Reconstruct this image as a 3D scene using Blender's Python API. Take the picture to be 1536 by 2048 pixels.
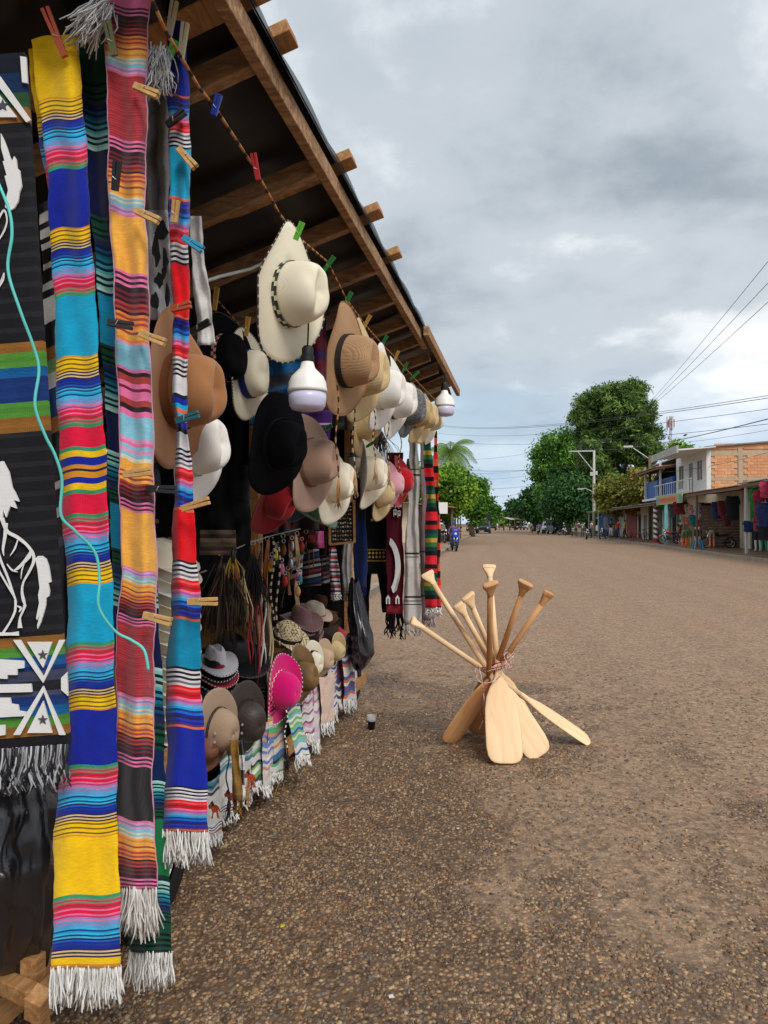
import bpy, bmesh, math, random
import numpy as np
from mathutils import Vector, Matrix
R = math.radians
rnd = random.Random(7)
scene = bpy.context.scene
for o in list(bpy.data.objects): bpy.data.objects.remove(o)
# ------------------------------------------------------------------ camera
FPX = 1480.0                       # focal length in pixels of the 1536 x 2048 photograph
YAW, PITCH, EYE = R(8.34), R(0.89), 1.5   # +Y is the direction of the road
STALL = R(2.82)                    # the stall stands turned a little towards the road
camd = bpy.data.cameras.new('camera'); cam = bpy.data.objects.new('camera', camd)
scene.collection.objects.link(cam); scene.camera = cam
camd.sensor_fit = 'VERTICAL'; camd.sensor_height = 36; camd.sensor_width = 27
camd.lens = FPX / 2048 * 36; camd.clip_start = 0.05; camd.clip_end = 3000
cam.location = (0, 0, EYE); cam.rotation_euler = (math.pi/2 + PITCH, 0, YAW)
# ------------------------------------------------------------------ light, sky, exposure
SUN_EL, SUN_AZ = R(45), R(146)     # azimuth clockwise from +Y: light comes from the right and behind the camera
sund = bpy.data.lights.new('sun', 'SUN'); sund.energy = 1.5; sund.angle = R(24); sund.color = (1, 0.965, 0.92)
sun = bpy.data.objects.new('sun', sund); scene.collection.objects.link(sun)
_sd = Vector((math.sin(SUN_AZ)*math.cos(SUN_EL), math.cos(SUN_AZ)*math.cos(SUN_EL), math.sin(SUN_EL)))
sun.rotation_euler = _sd.to_track_quat('Z', 'Y').to_euler(); sun.location = _sd * 50
world = bpy.data.worlds.new('World'); scene.world = world; world.use_nodes = True
scene.view_settings.view_transform = 'Standard'; scene.view_settings.look = 'None'
scene.view_settings.exposure = 0.72; scene.view_settings.gamma = 1.0; scene.view_settings.use_curve_mapping = False
CLOUD_OFF = (26.98, 14.99, 3.95)
def build_world():
    nt = world.node_tree; nt.nodes.clear(); N = nt.nodes.new; L = nt.links.new
    out = N('ShaderNodeOutputWorld'); mix = N('ShaderNodeMixShader'); L(mix.outputs[0], out.inputs[0])
    sky = N('ShaderNodeTexSky'); sky.sky_type = 'NISHITA'; sky.sun_disc = False
    sky.sun_elevation = SUN_EL; sky.sun_rotation = SUN_AZ; sky.air_density = 1.2; sky.dust_density = 0.1; sky.ozone_density = 1.5
    b1 = N('ShaderNodeBackground'); b1.inputs[1].default_value = 0.065; L(sky.outputs[0], b1.inputs[0]); L(b1.outputs[0], mix.inputs[1])
    b2 = N('ShaderNodeBackground'); b2.inputs[1].default_value = 0.74; L(b2.outputs[0], mix.inputs[2])
    tc = N('ShaderNodeTexCoord'); sep = N('ShaderNodeSeparateXYZ'); L(tc.outputs['Generated'], sep.inputs[0])
    def M(op, a, b=None, clamp=False):
        n = N('ShaderNodeMath'); n.operation = op; n.use_clamp = clamp
        for i, v in enumerate((a, b)):
            if v is None: continue
            if isinstance(v, (int, float)): n.inputs[i].default_value = v
            else: L(v, n.inputs[i])
        return n.outputs[0]
    zz = M('ADD', M('MAXIMUM', sep.outputs[2], 0.0), 0.26)      # flat cloud deck seen in perspective
    cx, cy = M('DIVIDE', sep.outputs[0], zz), M('DIVIDE', sep.outputs[1], zz)
    cmb = N('ShaderNodeCombineXYZ'); L(cx, cmb.inputs[0]); L(cy, cmb.inputs[1])
    mp = N('ShaderNodeMapping'); mp.inputs['Location'].default_value = CLOUD_OFF; L(cmb.outputs[0], mp.inputs[0])
    def noise(scale, detail, rough, dist):
        n = N('ShaderNodeTexNoise'); n.inputs['Scale'].default_value = scale; n.inputs['Detail'].default_value = detail
        n.inputs['Roughness'].default_value = rough; n.inputs['Distortion'].default_value = dist
        L(mp.outputs[0], n.inputs['Vector']); return n.outputs[0]
    def ramp(fac, stops):
        r = N('ShaderNodeValToRGB'); r.color_ramp.interpolation = 'EASE'; e = r.color_ramp.elements
        e[0].position, e[0].color = stops[0][0], (*stops[0][1], 1); e[1].position, e[1].color = stops[-1][0], (*stops[-1][1], 1)
        for p, c in stops[1:-1]: q = e.new(p); q.color = (*c, 1)
        L(fac, r.inputs[0]); return r.outputs[0]
    big = noise(0.75, 4, 0.5, 0.1); fine = noise(2.4, 10, 0.58, 0.1)
    tone = M('ADD', M('MULTIPLY', big, 0.66), M('MULTIPLY', fine, 0.34))
    cl_ = ramp(tone, [(0.33, (0.26, 0.31, 0.36)), (0.46, (0.50, 0.55, 0.595)), (0.515, (0.74, 0.78, 0.81)), (0.58, (1.0, 1.0, 1.0))])
    hz = ramp(sep.outputs[2], [(0.02, (1, 1, 1)), (0.24, (0, 0, 0))]); mh = N('ShaderNodeMix'); mh.data_type = 'RGBA'      # rain-blue air under the far cloud deck
    hm = N('ShaderNodeMath'); hm.operation = 'MULTIPLY'; hm.inputs[1].default_value = 0.72; L(hz, hm.inputs[0])
    L(hm.outputs[0], mh.inputs[0]); L(cl_, mh.inputs[6]); mh.inputs[7].default_value = (0.30, 0.46, 0.68, 1); L(mh.outputs[2], b2.inputs[0])
    cov = ramp(noise(0.5, 6, 0.55, 0.15), [(0.28, (0.45,)*3), (0.44, (0.93,)*3), (0.55, (1,)*3)])
    L(cov, mix.inputs[0])
build_world()
# ------------------------------------------------------------------ places
def P(px, py, d):
    """world point seen at a photograph pixel, d metres along the viewing axis (used to read places off the photograph)"""
    x, y = (px - 768)/FPX*d, (1024 - py)/FPX*d
    f, u = d*math.cos(PITCH) - y*math.sin(PITCH), d*math.sin(PITCH) + y*math.cos(PITCH)
    c, s = math.cos(YAW), math.sin(YAW)
    return Vector((x*c - f*s, x*s + f*c, EYE + u))
def S(u, l, z):
    """stall frame: u metres along the stall, l metres to the left of the camera, z up"""
    c, s = math.cos(STALL), math.sin(STALL)
    return Vector((u*s - l*c, u*c + l*s, z))
SU, SLF, UP = S(1, 0, 0), S(0, 1, 0), Vector((0, 0, 1))
SRT = -SLF
def dep(px, l):
    """viewing depth at which the plane l metres left (parallel to the stall) is met in column px"""
    t, a = (px - 768)/FPX, YAW + STALL
    u = l*(math.cos(a) + t*math.sin(a))/(math.sin(a) - t*math.cos(a))
    return u*math.cos(a) + l*math.sin(a)
def PL(px, py, l): return P(px, py, dep(px, l))
def G(px, py, z=0.0):
    """ground point (height z) at a pixel"""
    a, b = P(px, py, 1), Vector((0, 0, EYE)); v = a - b
    return b + v*((z - EYE)/v.z)
# ------------------------------------------------------------------ colours and materials
def lin(c): c /= 255.0; return c/12.92 if c <= 0.04045 else ((c + 0.055)/1.055)**2.4
def C(r, g, b, k=1.0): return (lin(r)*k, lin(g)*k, lin(b)*k)
MATS = {}
def mat(name, col=None, rough=0.7, vary=0.12, vscale=6.0, bump=0.0, bscale=80.0, kind='plain', spec=0.4, col2=None, metal=0.0, sheen=0.0, trans=0.0, stretch=(1, 1, 1), sub=0.0):
    if name in MATS: return MATS[name]
    m = bpy.data.materials.new(name); m.use_nodes = True; MATS[name] = m
    nt = m.node_tree; N = nt.nodes.new; L = nt.links.new; b = nt.nodes['Principled BSDF']
    b.inputs['Roughness'].default_value = rough; b.inputs['Specular IOR Level'].default_value = spec; b.inputs['Metallic'].default_value = metal
    if sheen: b.inputs['Sheen Weight'].default_value = sheen
    if trans: b.inputs['Transmission Weight'].default_value = trans; b.inputs['IOR'].default_value = 1.45
    tc = N('ShaderNodeTexCoord'); mp = N('ShaderNodeMapping'); mp.inputs['Scale'].default_value = stretch; L(tc.outputs['Object'], mp.inputs[0])
    def noise(sc, det=4, dist=0.0):
        n = N('ShaderNodeTexNoise'); n.inputs['Scale'].default_value = sc; n.inputs['Detail'].default_value = det; n.inputs['Distortion'].default_value = dist
        L(mp.outputs[0], n.inputs['Vector']); return n.outputs[0]
    def mixc(fac, a, bb, blend='MIX'):
        x = N('ShaderNodeMix'); x.data_type = 'RGBA'; x.blend_type = blend
        for s, v in ((0, fac), (6, a), (7, bb)):
            if isinstance(v, (int, float)): x.inputs[s].default_value = v
            elif isinstance(v, tuple): x.inputs[s].default_value = (*v[:3], 1)
            else: L(v, x.inputs[s])
        return x.outputs[2]
    def rng(v, a, bb, lo=0.0, hi=1.0):
        x = N('ShaderNodeMapRange'); L(v, x.inputs[0]); x.inputs[1].default_value = a; x.inputs[2].default_value = bb; x.inputs[3].default_value = lo; x.inputs[4].default_value = hi; return x.outputs[0]
    hgt = None
    if kind in ('attr', 'weave'):
        at = N('ShaderNodeAttribute'); at.attribute_name = 'Col'; base = at.outputs['Color']
        base = mixc(rng(noise(vscale), 0.3, 0.7), mixc(1.0, base, (1-vary,)*3, 'MULTIPLY'), base)
        if kind == 'weave':       # slubs of single weft yarns
            m2 = N('ShaderNodeMapping'); m2.inputs['Scale'].default_value = (70, 70, 420); L(tc.outputs['Object'], m2.inputs[0]); nz = N('ShaderNodeTexNoise'); nz.inputs['Scale'].default_value = 1.0; nz.inputs['Detail'].default_value = 2; L(m2.outputs[0], nz.inputs['Vector'])
            base = mixc(rng(nz.outputs[0], 0.35, 0.65), mixc(1.0, base, (0.84,)*3, 'MULTIPLY'), base)
    elif kind == 'wood':
        c2 = col2 or tuple(c*0.55 for c in col)
        base = mixc(rng(noise(vscale, 6, 1.5), 0.38, 0.66), c2, col)
        base = mixc(rng(noise(vscale*7, 3, 0.3), 0.3, 0.7, 0.0, 0.35), base, c2); hgt = noise(vscale*5, 4, 0.5)
    else:
        c2 = col2 or tuple(c*(1 - 2*vary) for c in col)
        base = mixc(rng(noise(vscale), 0.3, 0.7), c2, col)
    if kind in ('weave', 'straw', 'cloth'):
        src = tc.outputs['Object']; w = []
        for ax in (('X', 'Y') if kind == 'straw' else ('X', 'Z')):
            n = N('ShaderNodeTexWave'); n.bands_direction = ax; n.inputs['Scale'].default_value = bscale; n.inputs['Distortion'].default_value = 0.6
            n.inputs['Detail'].default_value = 1; L(src, n.inputs['Vector']); w.append(n.outputs[1])
        mm = N('ShaderNodeMath'); mm.operation = 'MULTIPLY'; L(w[0], mm.inputs[0]); L(w[1], mm.inputs[1]); hgt = mm.outputs[0]
        base = mixc(rng(hgt, 0.0, 0.6, 0.13 if kind != 'straw' else .2, 0.0), base, mixc(1.0, base, (0.45,)*3, 'MULTIPLY'))
    L(base, b.inputs['Base Color'])
    if sub: b.inputs['Subsurface Weight'].default_value = sub; b.inputs['Subsurface Radius'].default_value = (0.02, 0.02, 0.02)
    if bump:
        bn = N('ShaderNodeBump'); bn.inputs['Strength'].default_value = bump; bn.inputs['Distance'].default_value = 0.01
        L(hgt if hgt is not None else noise(bscale, 5), bn.inputs['Height']); L(bn.outputs[0], b.inputs['Normal'])
    return m
# ------------------------------------------------------------------ mesh building
class MB:
    def __init__(self): self.v = []; self.f = []; self.c = []; self.u = None; self.col = (1, 1, 1)
    def face(self, *i): self.f.append(tuple(i)); self.c.append(self.col)
    def box(self, a, b, M=None):
        n = len(self.v)
        for z in (a[2], b[2]):
            for x, y in ((a[0], a[1]), (b[0], a[1]), (b[0], b[1]), (a[0], b[1])):
                p = Vector((x, y, z)); self.v.append(M @ p if M else p)
        for q in ((0, 3, 2, 1), (4, 5, 6, 7), (0, 1, 5, 4), (1, 2, 6, 5), (2, 3, 7, 6), (3, 0, 4, 7)): self.face(*(n + k for k in q))
        return self
    def bar(self, p, q, w, h, up=UP):
        """rectangular bar from p to q, w wide, h high"""
        p, q = Vector(p), Vector(q); d = (q - p); ln = d.length; d.normalize()
        x = d.cross(up); 
        if x.length < 1e-4: x = Vector((1, 0, 0))
        x.normalize(); z = x.cross(d)
        M = Matrix(((x.x, d.x, z.x, p.x), (x.y, d.y, z.y, p.y), (x.z, d.z, z.z, p.z), (0, 0, 0, 1)))
        return self.box((-w/2, 0, -h/2), (w/2, ln, h/2), M)
    def tube(self, pts, r, n=6, cap=True, cols=None):
        pts = [Vector(p) for p in pts]; m = len(pts); rs = r if isinstance(r, (list, tuple)) else [r]*m
        base = len(self.v); prev = None
        for i, p in enumerate(pts):
            d = (pts[min(i+1, m-1)] - pts[max(i-1, 0)])
            if d.length < 1e-9: d = Vector((0, 0, 1))
            d.normalize()
            if prev is None: x = d.orthogonal().normalized()
            else:
                x = prev - d*prev.dot(d); x = x.normalized() if x.length > 1e-6 else d.orthogonal().normalized()
            prev = x; y = d.cross(x)
            for k in range(n):
                a = 2*math.pi*k/n; self.v.append(p + (x*math.cos(a) + y*math.sin(a))*rs[i])
        for i in range(m-1):
            if cols: self.col = cols[i % len(cols)]
            for k in range(n):
                a, b = base + i*n + k, base + i*n + (k+1) % n; self.face(a, b, b+n, a+n)
        if cap:
            self.face(*reversed(range(base, base+n))); self.face(*range(base+(m-1)*n, base+m*n))
        return self
    def lathe(self, prof, n=16, M=None, cap=True):
        """profile [(r, z)] turned about Z"""
        base = len(self.v)
        for r, z in prof:
            for k in range(n):
                a = 2*math.pi*k/n; p = Vector((r*math.cos(a), r*math.sin(a), z)); self.v.append(M @ p if M else p)
        for i in range(len(prof)-1):
            for k in range(n):
                a, b = base + i*n + k, base + i*n + (k+1) % n; self.face(a, b, b+n, a+n)
        if cap:
            self.face(*reversed(range(base, base+n))); m = len(prof); self.face(*range(base+(m-1)*n, base+m*n))
        return self
    def grid(self, rows, close=False, flip=False):
        """rows: list of equally long lists of points"""
        base = len(self.v); n = len(rows[0])
        for r in rows: self.v.extend(Vector(p) for p in r)
        for i in range(len(rows)-1):
            for k in range(n if close else n-1):
                a, b = base + i*n + k, base + i*n + (k+1) % n
                self.face(*((a, a+n, b+n, b) if flip else (a, b, b+n, a+n)))
        return self
    def prism(self, pts, off):
        """flat outline (list of points) pushed along off"""
        base = len(self.v); n = len(pts); off = Vector(off)
        self.v.extend(Vector(p) for p in pts); self.v.extend(Vector(p) + off for p in pts)
        self.face(*range(base, base+n)); self.face(*reversed(range(base+n, base+2*n)))
        for k in range(n): self.face(base+k, base+n+k, base+n+(k+1) % n, base+(k+1) % n)
        return self
    def mesh(self, name, smooth=False, inv=None, mats=()):
        me = bpy.data.meshes.new(name); vs = [(inv @ p if inv else p) for p in self.v]
        me.from_pydata([tuple(p) for p in vs], [], self.f)
        if any(c != (1, 1, 1) for c in self.c):
            ca = me.color_attributes.new('Col', 'FLOAT_COLOR', 'CORNER')
            ln = np.empty(len(me.polygons), np.int32); me.polygons.foreach_get('loop_total', ln)
            a = np.ones((len(self.c), 4), np.float32); a[:, :3] = np.array(self.c, np.float32)
            ca.data.foreach_set('color', np.repeat(a, ln, axis=0).ravel())
        for m in mats: me.materials.append(m)
        if smooth: me.polygons.foreach_set('use_smooth', [True]*len(me.polygons))
        me.update(); return me
XF = {}
def link(o): scene.collection.objects.link(o); return o
def tag(o, label=None, cat=None, group=None, kind=None):
    if label: o['label'] = label
    if cat: o['category'] = cat
    if group: o['group'] = group
    if kind: o['kind'] = kind
    return o
def thing(name, label, cat, loc=(0, 0, 0), M=None, group=None):
    """an Empty at the base of a thing"""
    o = link(bpy.data.objects.new(name, None)); o.empty_display_size = 0.05
    m = M if M is not None else Matrix.Translation(Vector(loc)); o.matrix_world = m; XF[o.name] = m.copy()
    return tag(o, label, cat, group)
def part(parent, name, mb, m, smooth=False, local=False, kind=None, label=None, bevel=0.0, auto=None):
    """one mesh part under a thing; vertices in world coordinates unless local"""
    PM = XF[parent.name]; me = mb.mesh(name, smooth, None if local else PM.inverted(), [m] if m else [])
    o = link(bpy.data.objects.new(name, me)); o.parent = parent; XF[o.name] = PM.copy()
    if bevel:
        bv = o.modifiers.new('bevel', 'BEVEL'); bv.width = bevel; bv.segments = 2; bv.limit_method = 'ANGLE'
    if auto is not None: smooth_angle(me, auto)
    return tag(o, label, None, None, kind)
def smooth_angle(me, deg):
    me.polygons.foreach_set('use_smooth', [True]*len(me.polygons)); me.set_sharp_from_angle(angle=R(deg))
def solo(name, mb, m, label=None, cat=None, group=None, kind=None, smooth=False, loc=None, bevel=0.0, auto=None):
    """a thing (or piece of setting) that is one mesh; its origin goes to loc"""
    T = Matrix.Translation(Vector(loc)) if loc is not None else Matrix.Identity(4)
    me = mb.mesh(name, smooth, T.inverted(), [m] if m else []); o = link(bpy.data.objects.new(name, me)); o.matrix_world = T; XF[o.name] = T.copy()
    if bevel:
        bv = o.modifiers.new('bevel', 'BEVEL'); bv.width = bevel; bv.segments = 2; bv.limit_method = 'ANGLE'
    if auto is not None: smooth_angle(me, auto)
    return tag(o, label, cat, group, kind)
KIDS = {}
def clone(root, M, label=None, group=None, recolor=None):
    """copy a thing, its parts and their sub-parts"""
    def cp(o, par):
        c = o.copy(); link(c); c.parent = par
        if par is None: c.matrix_world = M; XF[c.name] = M.copy()
        else: XF[c.name] = XF[par.name]
        if recolor and o.type == 'MESH' and o.data.materials and o.data.materials[0].name in recolor:
            c.material_slots[0].link = 'OBJECT'; c.material_slots[0].material = recolor[o.data.materials[0].name]
        for k in [x for x in scene.collection.objects if x.parent == o]: cp(k, c)
        return c
    c = cp(root, None)
    if label: c['label'] = label
    if group: c['group'] = group
    return c
def fast_mesh(name, verts, faces_n, nper, mats, cols=None, smooth=False):
    """numpy mesh: verts (n,3), faces (m,nper)"""
    me = bpy.data.meshes.new(name); nv, nf = len(verts), len(faces_n)
    me.vertices.add(nv); me.vertices.foreach_set('co', verts.astype(np.float32).ravel())
    me.loops.add(nf*nper); me.loops.foreach_set('vertex_index', faces_n.astype(np.int32).ravel())
    me.polygons.add(nf); me.polygons.foreach_set('loop_start', np.arange(0, nf*nper, nper, dtype=np.int32))
    if smooth: me.polygons.foreach_set('use_smooth', np.ones(nf, bool))
    me.update(calc_edges=True)
    if cols is not None:
        ca = me.color_attributes.new('Col', 'FLOAT_COLOR', 'POINT'); a = np.ones((nv, 4), np.float32); a[:, :3] = cols; ca.data.foreach_set('color', a.ravel())
    for m in mats: me.materials.append(m)
    return me
# ================================================================== ground, road, pavements
def vnoise(x, y, scale, seed, octv=4):
    rs = np.random.RandomState(seed); tab = rs.rand(256, 256); out = np.zeros_like(x); amp = 1.0; tot = 0
    for o in range(octv):
        xs, ys = x*scale, y*scale; xi, yi = np.floor(xs).astype(int), np.floor(ys).astype(int); fx, fy = xs-xi, ys-yi
        fx, fy = fx*fx*(3-2*fx), fy*fy*(3-2*fy)
        g = lambda a, b: tab[a & 255, b & 255]
        out += amp*((g(xi, yi)*(1-fx) + g(xi+1, yi)*fx)*(1-fy) + (g(xi, yi+1)*(1-fx) + g(xi+1, yi+1)*fx)*fy)
        tot += amp; amp *= 0.55; scale *= 2.03
    return out/tot
KL, KR = -2.45, 10.3
def damp_at(x, y):
    """0 = dry and sandy, 1 = worn down to dark binder and bare pebbles"""
    n = vnoise(x + 40, y + 40, 0.95, 5, 5)*0.52 + vnoise(x + 11, y*0.7 + 70, 3.1, 9, 4)*0.48
    lat = -(x*math.cos(STALL) - y*math.sin(STALL))          # metres left, along the stall
    near = np.clip((lat + 0.5)/0.9, 0, 1)*np.clip((9 - y)/2.5, 0, 1)
    far = np.clip((y - 3.5)/9.0, 0, 1)
    fore = np.clip((4.8 - y)/2.4, 0, 1)
    return np.clip((n - 0.50 + 0.19*near - 0.26*far + 0.05*fore)*6.5, 0, 1)
def road_material():
    m = bpy.data.materials.new('worn_asphalt'); m.use_nodes = True; nt = m.node_tree; N = nt.nodes.new; L = nt.links.new; b = nt.nodes['Principled BSDF']
    tc = N('ShaderNodeTexCoord'); at = N('ShaderNodeAttribute'); at.attribute_name = 'Col'
    def noise(sc, det, dist=0.0):
        n = N('ShaderNodeTexNoise'); n.inputs['Scale'].default_value = sc; n.inputs['Detail'].default_value = det; n.inputs['Distortion'].default_value = dist; L(tc.outputs['Object'], n.inputs['Vector']); return n.outputs[0]
    def ramp(fac, stops, interp='LINEAR'):
        r = N('ShaderNodeValToRGB'); r.color_ramp.interpolation = interp; e = r.color_ramp.elements
        e[0].position, e[0].color = stops[0][0], (*stops[0][1], 1); e[1].position, e[1].color = stops[-1][0], (*stops[-1][1], 1)
        for p, c in stops[1:-1]: q = e.new(p); q.color = (*c, 1)
        L(fac, r.inputs[0]); return r.outputs[0]
    def mixc(f, a, c, bl='MIX'):
        x = N('ShaderNodeMix'); x.data_type = 'RGBA'; x.blend_type = bl
        for s, v in ((0, f), (6, a), (7, c)):
            if isinstance(v, (int, float)): x.inputs[s].default_value = v
            elif isinstance(v, tuple): x.inputs[s].default_value = (*v[:3], 1)
            else: L(v, x.inputs[s])
        return x.outputs[2]
    vo = N('ShaderNodeTexVoronoi'); vo.inputs['Scale'].default_value = 58; L(tc.outputs['Object'], vo.inputs['Vector'])
    vo.inputs['Randomness'].default_value = 1.0
    sp = N('ShaderNodeSeparateColor'); L(vo.outputs['Color'], sp.inputs[0])
    peb = ramp(sp.outputs[0], [(0.0, C(84, 66, 50)), (0.25, C(132, 106, 80)), (0.5, C(160, 128, 94)), (0.7, C(118, 110, 100)), (0.85, C(186, 152, 112)), (1.0, C(204, 178, 142))], 'CONSTANT')
    gap = ramp(vo.outputs['Distance'], [(0.28, (0, 0, 0)), (0.62, (1, 1, 1))])
    dark = C(98, 76, 58); sand = mixc(noise(3.0, 6), C(176, 146, 120), C(202, 172, 144)); sand = mixc(noise(95, 4), mixc(1.0, sand, (0.70,)*3, 'MULTIPLY'), sand); sand = mixc(noise(16, 6, .4), mixc(1.0, sand, (0.80,)*3, 'MULTIPLY'), sand); sand = mixc(ramp(noise(34, 3, .2), [(0.36, (0, 0, 0)), (0.62, (1, 1, 1))]), mixc(1.0, sand, (0.66,)*3, 'MULTIPLY'), sand)
    stone = mixc(gap, peb, dark)
    sm = N('ShaderNodeMath'); sm.operation = 'ADD'; L(at.outputs['Fac'], sm.inputs[0])
    nn = N('ShaderNodeMath'); nn.operation = 'MULTIPLY_ADD'; L(noise(9, 8, 0.4), nn.inputs[0]); nn.inputs[1].default_value = 1.5; nn.inputs[2].default_value = -0.75; L(nn.outputs[0], sm.inputs[1])
    mask = ramp(sm.outputs[0], [(0.10, (0, 0, 0)), (0.62, (1, 1, 1))])
    half = N('ShaderNodeMath'); half.operation = 'MULTIPLY_ADD'; L(mask, half.inputs[0]); half.inputs[1].default_value = 0.56; half.inputs[2].default_value = 0.40
    vc = N('ShaderNodeTexVoronoi'); vc.inputs['Scale'].default_value = 30; L(tc.outputs['Object'], vc.inputs['Vector']); sc = N('ShaderNodeSeparateColor'); L(vc.outputs['Color'], sc.inputs[0])
    base = mixc(half.outputs[0], sand, stone)
    base = mixc(1.0, base, ramp(sc.outputs[1], [(0.0, (0.66, 0.65, 0.64)), (0.5, (1, 1, 1)), (1.0, (1.22, 1.18, 1.12))]), 'MULTIPLY')      # coarser stones that still show further off
    spots = ramp(noise(1.1, 5, 0.6), [(0.60, (0, 0, 0)), (0.70, (0.45,)*3)]); base = mixc(spots, base, C(150, 104, 74))
    mpt = N('ShaderNodeMapping'); mpt.inputs['Scale'].default_value = (1.3, .035, 1); L(tc.outputs['Object'], mpt.inputs[0]); nt_ = N('ShaderNodeTexNoise'); nt_.inputs['Scale'].default_value = 1.0; nt_.inputs['Detail'].default_value = 5; L(mpt.outputs[0], nt_.inputs['Vector'])
    base = mixc(ramp(nt_.outputs[0], [(0.42, (0, 0, 0)), (0.60, (0.5,)*3)]), base, mixc(1.0, base, (0.86, .85, .84), 'MULTIPLY'))      # worn wheel lanes along the street
    L(base, b.inputs['Base Color']); b.inputs['Specular IOR Level'].default_value = 0.35
    rg = N('ShaderNodeMapRange'); L(mask, rg.inputs[0]); rg.inputs[3].default_value = 0.92; rg.inputs[4].default_value = 0.62; L(rg.outputs[0], b.inputs['Roughness'])
    inv = N('ShaderNodeMath'); inv.operation = 'SUBTRACT'; inv.inputs[0].default_value = 1; L(gap, inv.inputs[1])
    hm = N('ShaderNodeMath'); hm.operation = 'MULTIPLY_ADD'; L(inv.outputs[0], hm.inputs[0]); L(half.outputs[0], hm.inputs[1]); L(noise(160, 4), hm.inputs[2])
    bn = N('ShaderNodeBump'); bn.inputs['Strength'].default_value = 0.55; bn.inputs['Distance'].default_value = 0.007; L(hm.outputs[0], bn.inputs['Height']); L(bn.outputs[0], b.inputs['Normal'])
    return m
def build_road():
    xs = np.linspace(KL, KR, 128); ys = [-7.0]
    while ys[-1] < 330: ys.append(ys[-1] + (0.1 if ys[-1] < 9 else 0.1*1.0 + (ys[-1]-9)*0.06))
    ys = np.array(ys); X, Y = np.meshgrid(xs, ys); d = damp_at(X, Y)
    Z = (vnoise(X+5, Y+5, 0.5, 3, 3) - 0.5)*0.03*np.clip((X-KL)/0.5, 0, 1)*np.clip((KR-X)/0.5, 0, 1)
    v = np.stack([X, Y, Z], -1).reshape(-1, 3); n = len(xs); i = np.arange((len(ys)-1)*n).reshape(-1, n)[:, :-1].ravel()
    f = np.stack([i, i+1, i+n+1, i+n], 1); c = np.repeat(d.reshape(-1, 1), 3, 1)
    o = link(bpy.data.objects.new('road', fast_mesh('road', v, f, 4, [road_material()], c, True))); tag(o, 'wide worn asphalt street of pebbles and tan dust', kind='structure')
    return
build_road()
def road_z(x, y):
    x, y = np.atleast_1d(np.asarray(x, float)), np.atleast_1d(np.asarray(y, float))
    return (vnoise(x+5, y+5, 0.5, 3, 3) - 0.5)*0.03*np.clip((x-KL)/0.5, 0, 1)*np.clip((KR-x)/0.5, 0, 1)
def build_pebbles():
    rs = np.random.RandomState(11); n = 250000
    # scattered over the foreground, thinning out with distance
    y = 1.9 + 7.1*rs.rand(n)**1.3; x = -2.2 + 8.6*rs.rand(n)
    d = damp_at(x, y); cr, sr = math.cos(YAW), math.sin(YAW)
    dd = -x*sr + y*cr; lx = (x*cr + y*sr)/dd
    dens = (0.26 + 0.74*d)*np.clip((9.0-y)/5.0, 0, 1)
    clump = vnoise(x+9, y+3, 6.0, 21, 3); dens *= np.clip((clump-0.30)*3.2, 0.1, 1)
    keep = (rs.rand(n) < dens) & (np.abs(lx) < 0.62) & (dd > 1.7)
    x, y, d = x[keep], y[keep], d[keep]; n = len(x); print('pebbles', n)
    r = (0.0036 + 0.0066*rs.rand(n)**2.2)*(1 + 0.12*np.clip(y-3, 0, 3)); z = road_z(x, y)
    t = np.array([(math.cos(2*math.pi*k/5), math.sin(2*math.pi*k/5)) for k in range(5)])
    h = np.array([(math.cos(2*math.pi*(k+.5)/5), math.sin(2*math.pi*(k+.5)/5)) for k in range(5)])
    proto = np.zeros((11, 3)); proto[:5, :2] = t; proto[:5, 2] = -0.3; proto[5:10, :2] = h*0.82; proto[5:10, 2] = 0.42; proto[10] = (0, 0, 0.75)
    fc = [(k, (k+1) % 5, 5+k) for k in range(5)] + [((k+1) % 5, 5+(k+1) % 5, 5+k) for k in range(5)] + [(5+k, 5+(k+1) % 5, 10) for k in range(5)]
    a = rs.rand(n)*6.283; ca, sa = np.cos(a), np.sin(a); sx, sy, sz = r*(0.75+0.7*rs.rand(n)), r*(0.65+0.5*rs.rand(n)), r*(0.5+0.5*rs.rand(n))
    jit = proto[None] + (rs.rand(n, 11, 3)-0.5)*0.35
    px, py, pz = jit[:, :, 0]*sx[:, None], jit[:, :, 1]*sy[:, None], jit[:, :, 2]*sz[:, None]
    v = np.stack([x[:, None] + px*ca[:, None] - py*sa[:, None], y[:, None] + px*sa[:, None] + py*ca[:, None], z[:, None] + pz + 0.001], -1).reshape(-1, 3)
    f = (np.array(fc)[None] + (np.arange(n)*11)[:, None, None]).reshape(-1, 3)
    pal = np.array([C(158, 130, 104), C(174, 144, 114), C(136, 108, 84), C(112, 88, 68), C(124, 112, 98), C(150, 108, 74), C(196, 166, 126), C(98, 80, 66), C(166, 130, 92)])
    c = pal[rs.randint(0, len(pal), n)]*(0.64+0.28*rs.rand(n, 1))
    m = mat('pebble', kind='attr', rough=0.6, vary=0.35, vscale=160, spec=0.4)
    o = link(bpy.data.objects.new('gravel', fast_mesh('gravel', v, f, 3, [m], np.repeat(c, 11, 0), True)))
    tag(o, 'small brown and grey pebbles worn out of the asphalt', 'gravel', kind='stuff')
build_pebbles()
def sheet(name, x0, x1, y0, y1, z, m, **k):
    mb = MB(); ys = [y0 + (y1-y0)*(i/40)**1.6 for i in range(41)]
    mb.grid([[(x0, y, z), ((x0+x1)/2, y, z), (x1, y, z)] for y in ys]); return solo(name, mb, m, kind='structure', **k)
m_conc = mat('concrete', C(150, 138, 122), 0.85, 0.2, 3, 0.25, 60)
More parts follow.
